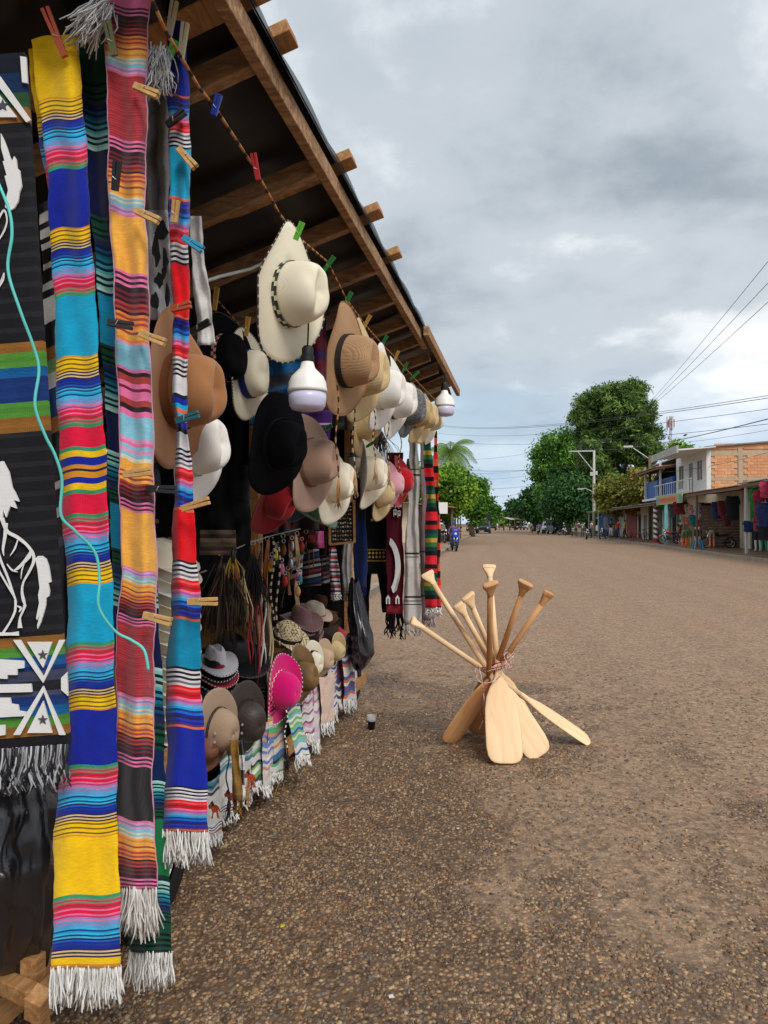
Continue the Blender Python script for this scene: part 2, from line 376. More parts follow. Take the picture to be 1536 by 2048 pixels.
m_pave = mat('wet_pavement', C(128, 102, 78), 0.45, 0.25, 1.2, 0.15, 30, col2=C(96, 76, 58))
m_pavel = mat('dusty_pavement', C(158, 130, 104), 0.8, 0.2, 1.5, 0.2, 40, col2=C(120, 94, 72))
m_earth = mat('earth', C(112, 96, 66), 0.95, 0.25, 0.3, 0.3, 3, col2=C(70, 78, 40))
g = MB(); g.grid([[(x, y, -0.06) for x in (-900, KL-7, KR+22, 900)] for y in (-300, 0, 330, 2600)]); solo('ground', g, m_earth, kind='structure')
sheet('pavement', KR+0.18, KR+12, -8, 118, 0.13, m_pave); sheet('pavement', KL-9, KL-0.18, -8, 300, 0.13, m_pavel)
def kerb(x0, x1, label):
    mb = MB(); y = -8.0; r = random.Random(3)
    while y < 200:
        ln = 1.0 if y < 70 else 6.0
        mb.box((x0, y, -0.05), (x1, y + ln - (0.015 if y < 70 else 0), 0.145 + r.uniform(-.006, .006))); y += ln
    solo('kerb', mb, m_conc, kind='structure', label=label)
kerb(KR, KR+0.19, 'pale concrete kerb in front of the shops'); kerb(KL-0.19, KL, 'pale concrete kerb behind the stall')
def yat(px, X): return X/math.tan(math.atan((px-768)/FPX) - YAW)
def zat(py, X, Y): 
    d = -X*math.sin(YAW) + Y*math.cos(YAW); return EYE + (1047-py)/FPX*d
# ================================================================== shops on the right
m_white = mat('white_wall', C(226, 224, 220), 0.85, 0.06, 1.5, 0.1, 40)
m_cream = mat('cream_wall', C(206, 190, 166), 0.85, 0.1, 1.5, 0.1, 40)
m_zinc = mat('zinc_sheet', C(150, 146, 140), 0.45, 0.2, 2, 0, 10, metal=0.5)
m_rust = mat('rusty_zinc', C(150, 92, 70), 0.6, 0.25, 2, 0, 10, metal=0.3, col2=C(112, 74, 58))
m_dark = mat('dark_interior', C(30, 26, 24), 0.9, 0.2, 2)
m_blue = mat('blue_paint', C(38, 92, 168), 0.6, 0.15, 2)
m_teal = mat('teal_paint', C(120, 190, 196), 0.6, 0.1, 2)
m_redp = mat('red_paint', C(150, 44, 36), 0.6, 0.15, 2)
m_green = mat('green_paint', C(70, 110, 66), 0.6, 0.15, 2)
m_steel = mat('painted_steel', C(200, 200, 198), 0.4, 0.06, 3, metal=0.2)
m_mortar = mat('mortar', C(196, 170, 140), 0.9, 0.12, 4, 0.2, 50)
m_glass = mat('window_glass', C(40, 52, 56), 0.08, 0.1, 1, spec=0.8)
m_timber = mat('weathered_timber', C(120, 98, 78), 0.85, kind='wood', vscale=3, stretch=(1, 6, 1))
m_beam = mat('grey_slab', C(176, 174, 168), 0.85, 0.12, 1, 0.1, 30)
m_tile = mat('tiled_floor', C(138, 130, 120), 0.3, 0.12, 2)
def brick_material():
    m = mat('clay_brick', C(232, 176, 126), 0.9, 0.2, 5, 0.25, 60); nt = m.node_tree; b = nt.nodes['Principled BSDF']
    oi = nt.nodes.new('ShaderNodeObjectInfo'); r = nt.nodes.new('ShaderNodeValToRGB'); e = r.color_ramp.elements
    e[0].color = (*C(212, 146, 100), 1); e[1].color = (*C(236, 182, 132), 1); nt.links.new(oi.outputs['Random'], r.inputs[0])
    mx = nt.nodes.new('ShaderNodeMix'); mx.data_type = 'RGBA'; mx.blend_type = 'MULTIPLY'; mx.inputs[0].default_value = 0.5
    old = b.inputs['Base Color'].links[0].from_socket; nt.links.new(r.outputs[0], mx.inputs[6]); nt.links.new(old, mx.inputs[7])
    gm = nt.nodes.new('ShaderNodeGamma'); gm.inputs[1].default_value = 0.8; nt.links.new(mx.outputs[2], gm.inputs[0]); nt.links.new(gm.outputs[0], b.inputs['Base Color']); return m
m_brick = brick_material()
def roof_sheet(x0, z0, x1, z1, y0, y1, zslope=0.0):
    """corrugated sheet, waves running from eave to wall"""
    mb = MB(); n = max(8, int((y1-y0)/0.19)*2); top, bot = [], []
    for i in range(n+1):
        y = y0 + (y1-y0)*i/n; w = 0.028*(1 if i % 2 else -1); dz = zslope*(i/n)
        top.append([(x0, y, z0+w+dz), (x1, y, z1+w+dz)]); bot.append([(x0, y, z0+w+dz-0.012), (x1, y, z1+w+dz-0.012)])
    mb.grid(top); mb.grid(bot, flip=True); mb.face(*[]) if False else None
    b = len(top)*2
    for i in range(n): mb.face(2*i, 2*i+2, b+2*i+2, b+2*i)
    return mb
def shop(label, y0, y1, xw, zw, m_w, openings, depth=7.0, loc=None):
    """front wall in the plane x = xw with openings [(ya, yb, z0, z1, kind)]"""
    t = thing('shop_building', label, 'shop', (xw, (y0+y1)/2, 0.13))
    mb = MB(); y = y0; zb = 0.11
    for ya, yb, z0, z1, kd in sorted(openings):
        if ya - y > 0.01: mb.box((xw, y, zb), (xw+0.18, ya, zw))
        if z0 > 0.2: mb.box((xw, ya, zb), (xw+0.18, yb, z0))
        if z1 < zw: mb.box((xw, ya, z1), (xw+0.18, yb, zw))
        y = yb
    mb.box((xw, y, zb), (xw+0.18, y1, zw)); part(t, 'wall', mb, m_w)
    mb = MB(); mb.box((xw+0.19, y0+0.02, 0.14), (xw+depth, y0+0.15, zw-.02)); mb.box((xw+0.19, y1-0.15, 0.14), (xw+depth, y1-0.02, zw-.02)); mb.box((xw+depth, y0+.02, 0.14), (xw+depth+0.15, y1-.02, zw-.02)); part(t, 'inner_wall', mb, m_cream)
    for ya, yb, z0, z1, kd in openings:
        if kd == 'open': continue
        o = MB()
        if kd == 'door':
            o.box((xw+0.06, ya+.05, z0), (xw+0.11, yb-.05, z1-.05)); dd = part(t, 'door', o, m_dark)
            f = MB(); 
            for a, b in ((ya, ya+.05), (yb-.05, yb)): f.box((xw-.02, a, z0), (xw+0.14, b, z1))
            f.box((xw-.02, ya+.05, z1-.05), (xw+.14, yb-.05, z1)); part(dd, 'frame', f, m_steel)
        elif kd == 'shutter':
            k = int((z1-z0)/0.12)
            for i in range(k): o.box((xw+0.05, ya, z0+i*(z1-z0)/k), (xw+0.09-(i % 2)*.012, yb, z0+(i+1)*(z1-z0)/k-.008))
            part(t, 'shutter', o, m_steel)
        else:
            o.box((xw+0.08, ya+.04, z0+.04), (xw+0.10, yb-.04, z1-.04)); w = part(t, 'window', o, m_glass)
            f = MB()
            for a, b in ((ya, ya+.05), (yb-.05, yb), ((ya+yb)/2-.02, (ya+yb)/2+.02)): f.box((xw-.015, a, z0), (xw+0.12, b, z1))
            for a, b in ((z0, z0+.05), (z1-.05, z1)): f.box((xw-.01, ya+.05, a), (xw+0.115, yb-.05, b))
            part(w, 'frame', f, m_steel)
    return t
def add_roof(t, x0, z0, x1, z1, y0, y1, m, posts=(), mp=None, zs=0.0, name='roof'):
    r = part(t, name, roof_sheet(x0, z0, x1, z1, y0, y1, zs), m)
    b = MB(); b.box((x0+0.06, y0, z0-0.20), (x0+0.12, y1, z0-0.06))
    for k in range(int((y1-y0)/1.4)+1):
        yy = min(y0 + 0.1 + k*1.4, y1-.1); b.bar((x0+0.13, yy, z0-0.10), (x1, yy, z1-0.10), 0.07, 0.1)
    part(r, 'rafter', b, m_timber)
    for yy in posts:
        p = MB(); p.box((x0+0.13, yy-.05, 0.12), (x0+0.23, yy+.05, z0-0.06)); part(t, 'post', p, mp or m_steel)
XA, XW = 11.4, 13.7
# nearest shop at the right edge: red bric-a-brac hanging, white post, dark door
t = shop('cream shop with a dark doorway at the right edge, garments hanging outside', 24, 43.4, XW, 3.5, m_cream, [(27, 31, .14, 2.6, 'open'), (33, 37.6, .14, 2.7, 'open'), (39.6, 42.2, .14, 2.5, 'door')])
add_roof(t, XA, 3.38, XW+7.4, 4.3, 22, 36.6, m_zinc, (25.5, 36.2))
# clothes shop with mannequins
t = shop('open fronted clothes shop with mannequins under a rusty tin awning', 43.5, 57.4, XW, 3.4, m_cream, [(43.9, 47.2, .14, 2.8, 'open'), (47.6, 52.6, .14, 2.8, 'open'), (53.2, 56.8, .14, 2.7, 'open')])
add_roof(t, XA, 3.30, XW+7.2, 4.1, 36.75, 48.3, m_rust, (44.5,), m_timber)
bm = MB(); r0 = random.Random(5)
for r_ in range(15):
    for c_ in range(7):
        o_ = 0.16 if r_ % 2 else 0
        bm.box((XA+.35+c_*.33+o_*.98, 44.6-r0.uniform(0, .012), .14+r_*.16), (XA+.35+c_*.33+.315+o_*.98, 44.72, .14+r_*.16+.148))
part(t, 'brick_partition', bm, mat('dull_brick', C(120, 96, 84), 0.9, 0.2, 6))
# two storey building of bare clay brick with white front and balcony
t = thing('brick_building', 'two storey building of orange clay brick with white balcony front', 'building', (XW, 52, 0.13))
YB0, YB1, ZB, ZT = 50.2, 66.0, 3.55, 6.35
mb = MB(); mb.box((XW+.02, YB0+.10, 3.45), (XW+11, YB0+0.3, ZT)); part(t, 'wall_core', mb, m_mortar)
bmesh_ = MB().box((0, 0, 0), (0.385, 0.05, 0.188)).mesh('brick', False, None, [m_brick])
# the brick side that faces the camera, brick by brick between concrete columns and beams
cols_x = [XW+.15, XW+2.05, XW+4.25, XW+6.6]
r0 = random.Random(2); nb = 0
for row in range(16):
    z = 3.47 + row*0.2
    zt = ZT + 0.05 + (0.055*row*0)
    xx = XW + .28 + (0.2 if row % 2 else 0)
    if 4 <= row % 9 <= 4 or row in (12,): continue
    while xx < XW + 6.4:
        if not any(abs(xx + .19 - cx) < 0.30 for cx in cols_x):
            o = link(bpy.data.objects.new('brick', bmesh_)); o.parent = t
            o.matrix_parent_inverse = Matrix.Identity(4); o.location = Vector((xx, YB0 + 0.055 + r0.uniform(-.008, .008), z)) - XF[t.name].translation; nb += 1
        xx += 0.4
for cx in cols_x[1:]: part(t, 'concrete_column', MB().box((cx-.13, YB0+.04, 3.45), (cx+.13, YB0+.2, ZT)), m_mortar)
for row in (4, 12): part(t, 'concrete_beam', MB().box((XW+.2, YB0+.052, 3.45+row*.2+.01), (XW+11, YB0+.2, 3.45+row*.2+.21)), m_mortar)
mb = MB(); mb.prism([(XW-.1, YB0-.12, ZT+.05), (XW+11, YB0-.12, ZT+.85), (XW+11, YB0-.12, ZT+.94), (XW-.1, YB0-.12, ZT+.14)], (0, 16, 0)); part(t, 'roof', mb, m_zinc)
mb = MB(); mb.prism([(XW+.2, YB0+.06, ZT-.0), (XW+11, YB0+.06, ZT), (XW+11, YB0+.06, ZT+.80), (XW+.2, YB0+.06, ZT+.06)], (0, .2, 0)); part(t, 'gable_wall', mb, m_brick)
# white front: windows, door, frame
mb = MB(); ops = [(51.2, 52.5, 4.35, 5.75), (53.5, 54.6, 3.62, 5.75), (56.0, 57.4, 4.0, 5.75)]; y = YB0+.12; YW1 = 58.2
for a, b, z0, z1 in ops:
    mb.box((XW-.02, y, 3.45), (XW+.16, a, ZT)); mb.box((XW-.02, a, z1), (XW+.16, b, ZT))
    if z0 > 3.7: mb.box((XW-.02, a, 3.45), (XW+.16, b, z0))
    y = b
mb.box((XW-.02, y, 3.45), (XW+.16, YW1, ZT)); mb.box((XW-.05, YB0-.06, 3.45), (XW+.22, YB0+.11, ZT+.04)); part(t, 'front_wall', mb, m_white)
for i, (a, b, z0, z1) in enumerate(ops):
    g = MB().box((XW+.06, a+.04, z0+.04), (XW+.08, b-.04, z1-.04)); w = part(t, 'window' if i != 1 else 'door', g, m_glass)
    f = MB()
    for p, q in ((a, a+.06), ((a+b)/2-.03, (a+b)/2+.03), (b-.06, b)): f.box((XW-.03, p, z0), (XW+.1, q, z1))
    for p, q in ((z0, z0+.06), (z1-.06, z1)): f.box((XW-.025, a+.06, p), (XW+.095, b-.06, q))
    part(w, 'frame', f, m_steel)
mb = MB().prism([(XA+.33, YB0-.9, ZT-.20), (XW+.3, YB0-.9, ZT-.02), (XW+.3, YB0-.9, ZT+.045), (XA+.33, YB0-.9, ZT-.10)], (0, 7.6, 0)); part(t, 'roof_slab', mb, m_white); part(t, 'roof_fascia', MB().box((XA+.2, YB0-.95, ZT-.36), (XA+.32, YB0+6.8, ZT+.14)), m_beam)
XR = 12.75
mb = MB().box((XR-.05, YB0+.1, 3.36), (XW-.03, 66, 3.52)); part(t, 'balcony_floor', mb, m_white)
rail = MB(); rail.box((XR, YB0+.2, 4.42), (XR+.06, 61.5, 4.48)); rail.box((XR, YB0+.2, 3.6), (XR+.05, 61.5, 3.64)); part(t, 'handrail', rail, m_steel)
for k in range(17):
    b = MB().box((XR+.01, YB0+.3+k*.65, 3.52), (XR+.05, YB0+.34+k*.65, 4.42)); part(t, 'baluster', b, m_steel)
for yy in (59.4, 65.0):
    b = MB().box((XR-.02, yy, 3.52), (XR+.12, yy+.14, ZT-.1)); part(t, 'post', b, m_steel)
mb = MB().box((XW-.3, YW1+.02, 3.52), (XW-.1, 65.5, 5.05)); part(t, 'blue_screen', mb, m_blue)
mb = MB().box((XR+.2, 61.2, 3.52), (XR+.3, 65.4, 4.9)); part(t, 'blue_screen', mb, m_blue)
mb = MB().bar((XR+.1, 58.5, 5.75), (XW, 66, 5.2), .1, .32); part(t, 'beam', mb, m_timber)
mb = MB().box((XW+.2, YW1+.1, 3.5), (XW+.35, 66, ZT-.3)); part(t, 'rear_wall', mb, m_dark)
add_roof(t, XR-.5, ZT-.55, XW+6, ZT+.2, 58.4, 67, m_rust, ())
# ground floor of that building: signboard, doors
t = shop('green and cream ground floor shop with two doors below the balcony', 57.5, 67.5, XW, 3.34, m_green, [(58.2, 59.8, .14, 2.5, 'door'), (60.6, 63.4, .14, 2.6, 'shutter'), (64.2, 66, .14, 2.6, 'door')])
p = MB().box((XA+.1, 52.1, .12), (XA+.28, 52.3, 3.1)); part(t, 'post', p, m_teal)
sg = thing('shop_sign', 'long painted shop sign in orange, green and blue under the balcony', 'sign', (XA-.1, 49.8, 2.8))
mb = MB().box((XA-.12, 46.7, 2.76), (XA-.05, 53.7, 3.34)); part(sg, 'board', mb, mat('sign_green', C(150, 172, 84), .5, .1, 2))
mb = MB().box((XA-.135, 47.9, 2.86), (XA-.121, 52.9, 3.24)); part(sg, 'panel', mb, mat('sign_orange', C(206, 120, 60), .5, .15, 2))
for k, (yy, cc) in enumerate(((46.9, C(60, 140, 196)), (53.05, C(60, 140, 196)))):
    mb = MB()
    mb.box((XA-.14, yy, 2.84), (XA-.122, yy+.5, 3.26)); part(sg, 'emblem', mb, mat('sign_blue', cc, .5, .1, 2))
for k in range(9):   # blurred lettering strokes
    mb = MB().box((XA-.146, 48.3+k*.5, 2.95), (XA-.1355, 48.3+k*.5+.28, 3.16)); part(sg, 'letter', mb, mat('sign_red', C(176, 66, 44), .5, .1, 2))
# low far shops
t = shop('low shop with red and white fronts under a long tin awning', 67.6, 84, XW, 3.0, m_cream, [(69, 70.6, .14, 2.3, 'window'), (71.6, 73.2, .14, 2.4, 'door'), (75, 78, .14, 2.4, 'open'), (79.5, 82.6, .14, 2.4, 'shutter')])
add_roof(t, XA, 2.98, XW+6, 3.7, 55.2, 76, m_zinc, (68,), m_timber)
mb = MB().box((XW-.06, 73.6, .14), (XW-.01, 79, 2.9)); part(t, 'red_panel', mb, m_redp)
t = shop('small blue shop at the far end of the row by the pole', 84.1, 100, XW, 2.9, m_blue, [(85, 87, .9, 2.1, 'window'), (88.5, 90.4, .14, 2.3, 'door'), (92, 95, .9, 2.2, 'window')])
add_roof(t, XA-.2, 2.88, XW+5, 3.5, 76.2, 92, m_zinc, (83, 91))
# barber pole
bp = thing('barber_pole', 'red, white and dark spiral striped barber post on the pavement', 'pole', (XA+.35, 56.2, .13))
mb = MB(); n = 14
for i in range(60):
    z0, z1 = .3 + i*2.5/60, .3 + (i+1)*2.5/60
    for k in range(n):
        ph = (k/n + i*0.11) % 1; mb.col = C(226, 222, 216) if ph < .5 else C(70, 52, 50) if ph < .75 else C(120, 50, 46)
        a, b = 2*math.pi*k/n, 2*math.pi*(k+1)/n; q = len(mb.v); c_ = Vector((XA+.35, 56.2, 0))
        for aa, zz in ((a, z0), (b, z0), (b, z1), (a, z1)): mb.v.append(c_ + Vector((.15*math.cos(aa), .15*math.sin(aa), zz)))
        mb.face(q, q+1, q+2, q+3)
part(bp, 'striped_shaft', mb, mat('painted', kind='attr', rough=.5))
mb = MB().lathe([(.2, 0), (.2, .25), (.16, .3)], 14, Matrix.Translation((XA+.35, 56.2, .13))); part(bp, 'base', mb, m_redp)
# ================================================================== poles and wires
m_pole = mat('concrete_pole', C(186, 182, 172), .85, .1, 2)
m_wire = mat('wire_black', C(60, 64, 70), .6, .05)
def utility_pole(x, y, h, label):
    t = thing('utility_pole', label, 'pole', (x, y, .1))
    mb = MB().tube([(x, y, .05), (x, y, h*.5), (x+.05, y, h)], [.19, .16, .12], 10); part(t, 'shaft', mb, m_pole, True)
    mb = MB().bar((x+.15, y, h-.05), (x-2.6, y, h-.05), .12, .12); part(t, 'crossarm', mb, m_steel)
    mb = MB().bar((x, y, h-2.3), (x-1.7, y, h-.12), .08, .08); part(t, 'brace', mb, m_steel)
    for k in range(3):
        mb = MB().lathe([(.04, 0), (.07, .05), (.05, .1), (.07, .15), (.03, .22)], 8, Matrix.Translation((x-.3-k*1.05, y, h+.01))); part(t, 'insulator', mb, m_glass, True)
    mb = MB().tube([(x-.1, y, h-4.6), (x-.9, y, h-4.2), (x-1.2, y, h-4.25)], .04); part(t, 'lamp_arm', mb, m_steel)
    mb = MB().box((x-1.75, y-.09, h-4.32), (x-1.15, y+.09, h-4.2)); part(t, 'lamp_head', mb, m_steel)
    for k, zz in enumerate((h-2.5, h-2.6)):
        mb = MB().lathe([(.16, -.2), (.16, .2)], 8, Matrix.Translation((x+.25-k*.5, y, zz))); part(t, 'insulator_bank', mb, m_steel)
    return t
PX, PY = P(1188, 1047, 82).x, P(1188, 1047, 82).y
utility_pole(PX, PY, 9.6, 'tall grey concrete power pole with crossarm at the end of the shops')
# street lamp on a timber pole before the balcony
a = P(1300, 1047, 62); t = thing('street_lamp', 'street lamp arm on a brown post beside the blue balcony', 'street lamp', (a.x, a.y, .13))
mb = MB().tube([(a.x, a.y, .1), (a.x, a.y, 7.2)], [.14, .1], 8); part(t, 'post', mb, m_timber, True)
mb = MB().tube([(a.x, a.y, 6.9), (a.x-1.4, a.y, 7.9)], .04); part(t, 'arm', mb, m_steel)
mb = MB().box((a.x-2.1, a.y-.12, 7.9), (a.x-1.35, a.y+.12, 8.05)); part(t, 'lamp_head', mb, m_steel)
WIRES = [((1536, 791), 30, (870, 849), 95, .012), ((1536, 796), 30, (870, 850.5), 95, .014), ((1536, 818), 34, (870, 866), 95, .012), ((1536, 848), 36, (870, 880), 100, .014),
         ((1536, 838), 22, (1130, 888), 88, .016), ((1536, 860), 38, (1200, 882), 85, .010), ((1536, 523), 12, (1180, 899), 82, .005), ((1536, 566), 12, (1165, 899), 82, .005), ((1536, 604), 12, (1150, 899), 82, .005),
         ((1210, 927), 82, (870, 934), 150, .03), ((1060, 905), 150, (870, 918), 110, .02), ((1055, 940), 150, (870, 945), 120, .02), ((1050, 952), 150, (870, 957), 120, .02), ((1050, 973), 160, (870, 974), 130, .03), ((1040, 988), 170, (870, 989), 130, .022),
         ((1536, 905), 40, (1310, 945), 58, .012)]
WL = ['topmost of the level wires before the tall pine', 'close twin just under the topmost level wire', 'third level wire before the tall pine', 'fourth level wire, crossing the radio tower', 'dark slanting one that dips over the brick wall', 'short one from the pole to the right edge', 'highest of three steep ones at the upper right', 'middle of three steep ones at the upper right', 'lowest of three steep ones at the upper right',
      'running left from the crossarm of the concrete pole', 'thin slanting one over the palm', 'upper of two close thin ones over the far street', 'lower of two close thin ones over the far street', 'dark level one low over the far street', 'lowest thin one over the far street', 'drooping one before the brick wall']
for i, (a, da, b, db, r) in enumerate(WIRES):
    A, B = P(*a, da), P(*b, db); sag = (0.012*(A-B).length)
    pts = [A.lerp(B, k/24) + Vector((0, 0, -sag*4*(k/24)*(1-k/24))) for k in range(25)]
    solo('power_line', MB().tube(pts, r, 5), m_wire, 'overhead wire, ' + WL[i], 'cable', 'overhead wires over the street', smooth=True, loc=A)
# radio tower
b = P(1342, 1047, 230); t = thing('radio_tower', 'slim red and white lattice radio tower beyond the brick building', 'tower', (b.x, b.y, 0))
H_ = zat(832, b.x, b.y)
m_tred, m_twh = mat('tower_red', C(176, 110, 110), .6), mat('tower_white', C(206, 206, 208), .6)
for k in range(3):
    a = 2.1*k; mb = MB().tube([(b.x+.5*math.cos(a), b.y+.5*math.sin(a), 0), (b.x+.3*math.cos(a), b.y+.3*math.sin(a), H_)], .09, 5); part(t, 'mast_leg', mb, m_tred)
mb = MB()
for i in range(22):
    z0, z1 = H_*(i/22), H_*((i+1)/22)
    for k in range(3):
        a, c_ = 2.1*k, 2.1*(k+1); mb.tube([(b.x+.45*math.cos(a), b.y+.45*math.sin(a), z0), (b.x+.45*math.cos(c_), b.y+.45*math.sin(c_), z1)], .05, 4)
part(t, 'bracing', mb, m_twh)
for k in range(6):
    a = k*1.05; mb = MB().box((b.x+1.0*math.cos(a)-.22, b.y+1.0*math.sin(a)-.15, H_-3.4 + (k % 2)*-1.0), (b.x+1.0*math.cos(a)+.22, b.y+1.0*math.sin(a)+.15, H_-1.0 + (k % 2)*.9)); part(t, 'antenna_panel', mb, m_twh if k % 2 else m_tred)
mb = MB().lathe([(.05, -.3), (.8, .1), (.85, .15)], 12, Matrix.Translation((b.x+1.1, b.y-.8, H_-9)) @ Matrix.Rotation(R(70), 4, 'X')); part(t, 'dish', mb, m_twh, True)
# ================================================================== trees
def leaf_mat(name, rough=0.55):
    m = mat(name, kind='attr', rough=rough, vary=0.25, vscale=0.7, spec=0.3); nt = m.node_tree; b = nt.nodes['Principled BSDF']
    src = b.inputs['Base Color'].links[0].from_socket; tr = nt.nodes.new('ShaderNodeBsdfTranslucent'); mx = nt.nodes.new('ShaderNodeMixShader'); mx.inputs[0].default_value = 0.38
    out = nt.nodes['Material Output']; nt.links.new(src, tr.inputs[0]); nt.links.new(b.outputs[0], mx.inputs[1]); nt.links.new(tr.outputs[0], mx.inputs[2]); nt.links.new(mx.outputs[0], out.inputs[0]); return m
m_leaf = leaf_mat('leaf'); m_bark = mat('bark', C(96, 84, 70), .9, .25, 3, .4, 12)
def leaves(blobs, n, size, aspect, pal, seed, clump=0.55, per=14, up=0.35, droop=0.0):
    """leaf faces gathered in twigs spread through ellipsoids [(centre, radii)]"""
    rs = np.random.RandomState(seed); vol = np.array([b[1][0]*b[1][1]*b[1][2] for b in blobs])**0.75; vol = vol/vol.sum()
    nc = n//per; bi = rs.choice(len(blobs), nc, p=vol); cen = np.array([b[0] for b in blobs])[bi]; rad = np.array([b[1] for b in blobs])[bi]
    d = rs.normal(size=(nc, 3)); d /= np.linalg.norm(d, axis=1)[:, None]
    r = 1 - 0.55*rs.rand(nc)**1.5
    lump = 1 + 0.16*np.sin(d[:, 0]*5+bi)*np.sin(d[:, 1]*6+2*bi) + 0.10*rs.normal(size=nc)
    tw = cen + d*rad*(r*lump)[:, None]
    shade = rs.rand(nc)
    off = rs.normal(size=(nc, per, 3))*clump; c = (tw[:, None] + off).reshape(-1, 3)
    outw = (d[:, None] + 0.6*rs.normal(size=(nc, per, 3))).reshape(-1, 3); outw[:, 2] += up - droop; outw /= np.linalg.norm(outw, axis=1)[:, None]
    t = rs.normal(size=outw.shape); t -= outw*(t*outw).sum(1)[:, None]; t /= np.linalg.norm(t, axis=1)[:, None]; bt = np.cross(outw, t)
    s = size*(0.6+0.8*rs.rand(len(c)))[:, None]
    v = np.stack([c - t*s*aspect, c - bt*s*0.5/1, c + t*s*aspect, c + bt*s*0.5], 1).reshape(-1, 3)
    f = np.arange(len(v)).reshape(-1, 4); pal = np.array(pal)
    a = np.repeat(shade, per) + 0.18*rs.normal(size=len(c)); a = np.clip(a, 0, 0.999)*(len(pal)-1); i = a.astype(int); fr = (a-i)[:, None]
    col = pal[i]*(1-fr) + pal[i+1]*fr
    return v, f, np.repeat(col, 4, 0)
PINE = [C(55, 78, 38), C(81, 112, 48), C(112, 142, 63), C(142, 171, 83)]
BROAD = [C(43, 79, 31), C(70, 118, 41), C(103, 159, 52), C(145, 194, 68)]
DARK = [C(31, 63, 31), C(46, 89, 41), C(66, 113, 51), C(95, 145, 63)]
LIME = [C(61, 97, 25), C(97, 142, 36), C(132, 174, 48), C(166, 198, 70)]
OLIVE = [C(74, 89, 34), C(110, 123, 44), C(149, 151, 59), C(170, 159, 74)]
def tree(label, base, blobs, pal, n, size, aspect=0.9, seed=1, clump=0.5, name='broadleaf_tree', trunk=0.35, group=None, per=14, cat='tree', extra=None):
    base = Vector(base); t = thing(name, label, cat, base, group=group)
    v, f, c = leaves([((b[0][0]+base.x, b[0][1]+base.y, b[0][2]), b[1]) for b in blobs], n, size, aspect, pal, seed, clump, per)
    if extra:
        v2, f2, c2 = leaves([((b[0][0]+base.x, b[0][1]+base.y, b[0][2]), b[1]) for b in extra[0]], extra[2], size, aspect, extra[1], seed+5, clump, per)
        f2 = f2 + len(v); v, f, c = np.concatenate([v, v2]), np.concatenate([f, f2]), np.concatenate([c, c2])
    o = link(bpy.data.objects.new('crown', fast_mesh('crown', v - np.array(base), f, 4, [m_leaf], c))); o.parent = t
    mb = MB(); top = max(b[0][2] for b in blobs); r = random.Random(seed)
    tr = [base + Vector((r.uniform(-.2, .2)*k, r.uniform(-.2, .2)*k, top*0.8*k/5)) for k in range(6)]; mb.tube(tr, [trunk*(1.15-.16*k) for k in range(6)], 8)
    for (cx, cy, cz), rr in blobs[::max(1, len(blobs)//10)]:
        k = max(1, min(4, int(cz/top*3.6))); s = tr[k]; e = base + Vector((cx, cy, cz - base.z)); m_ = s.lerp(e, .5) + Vector((0, 0, .3))
        mb.tube([s, m_, e], [trunk*.45, trunk*.28, trunk*.1], 6)
    part(t, 'trunk', mb, m_bark, True); return t
def col_blobs(px0, px1, pytop, pybot, d, n, seed, depth=1.0, spread=.42):
    """fill a rounded crown (columns px0..px1, rows pytop..pybot at depth d) with n lobes; returns base and lobes"""
    r = random.Random(seed); b = P((px0+px1)/2, 1047, d); sc = d/FPX; W, Ht = (px1-px0)*sc, (pybot-pytop)*sc
    zc, out = EYE + (1047-(pytop*.54+pybot*.46))*sc, []
    for i in range(n):
        z = 1 - 2*(i+.5)/n; a = i*2.399963 + r.uniform(-.3, .3); q = math.sqrt(1-z*z); rad = spread*W*(.7+.6*r.random()); f = (.72 + .25*r.random()) if i % 4 else .4*r.random() + .1
        wz = 1.0 if z > -.2 else 1 + .18*z
        rz = rad*.8; hx, hz = max(.1, W/2 - rad*.85), max(.1, Ht/2 - rz*.85)
        out.append(((hx*q**.8*math.cos(a)*f*wz, hx*q**.8*math.sin(a)*f*depth*wz, zc + hz*z*f*1.02), (rad, rad*depth, rz)))
    return Vector((b.x, b.y, 0)), out
b, bl = col_blobs(1136, 1324, 750, 1042, 100, 60, 3, 1, .115)
tree('tall rounded pine standing behind the shop row, highest tree', b, bl, PINE, 80000, .17, 1.9, 3, .28, 'pine_tree', .5, per=16)
b, bl = col_blobs(1052, 1190, 850, 1048, 118, 34, 8, 1, .14)
tree('bright green tree left of the tall pine', b, bl, BROAD, 34000, .25, .9, 8, .5, trunk=.45)
b, bl = col_blobs(1072, 1200, 950, 1050, 97, 24, 12, 1, .17)
tree('broad dark tree behind the parked motorcycles and pole', b, bl, DARK, 30000, .22, .9, 12, .5, trunk=.4)
b, bl = col_blobs(1036, 1100, 975, 1050, 140, 14, 15, 1, .2)
tree('dark tree at the far right of the street, beside the bright green one', b, bl, DARK, 9000, .4, .9, 15, .6)
b, bl = col_blobs(1012, 1052, 1000, 1052, 185, 12, 16, 1, .2)
tree('small far tree at the right of the street end', b, bl, DARK, 4500, .5, .9, 16, .7)
b, bl = col_blobs(1190, 1272, 952, 1035, 74, 20, 18, 1, .17); b2, bl2 = col_blobs(1250, 1320, 940, 1030, 70, 16, 19, 1, .18)
tree('olive green bushy tree behind the low shops', b, bl, OLIVE, 12000, .2, .9, 18, .35, trunk=.25)
tree('garden tree with red orange blossom beside the blue balcony', b2, bl2, OLIVE, 9000, .18, .9, 19, .35, trunk=.25, name='flowering_tree',
     extra=([((x*1.05, y*1.05, z+.1), (q[0]*.95, q[1]*.95, q[2]*.9)) for (x, y, z), q in bl2[::2]], [C(176, 84, 52), C(206, 110, 70), C(190, 90, 60)], 1600))
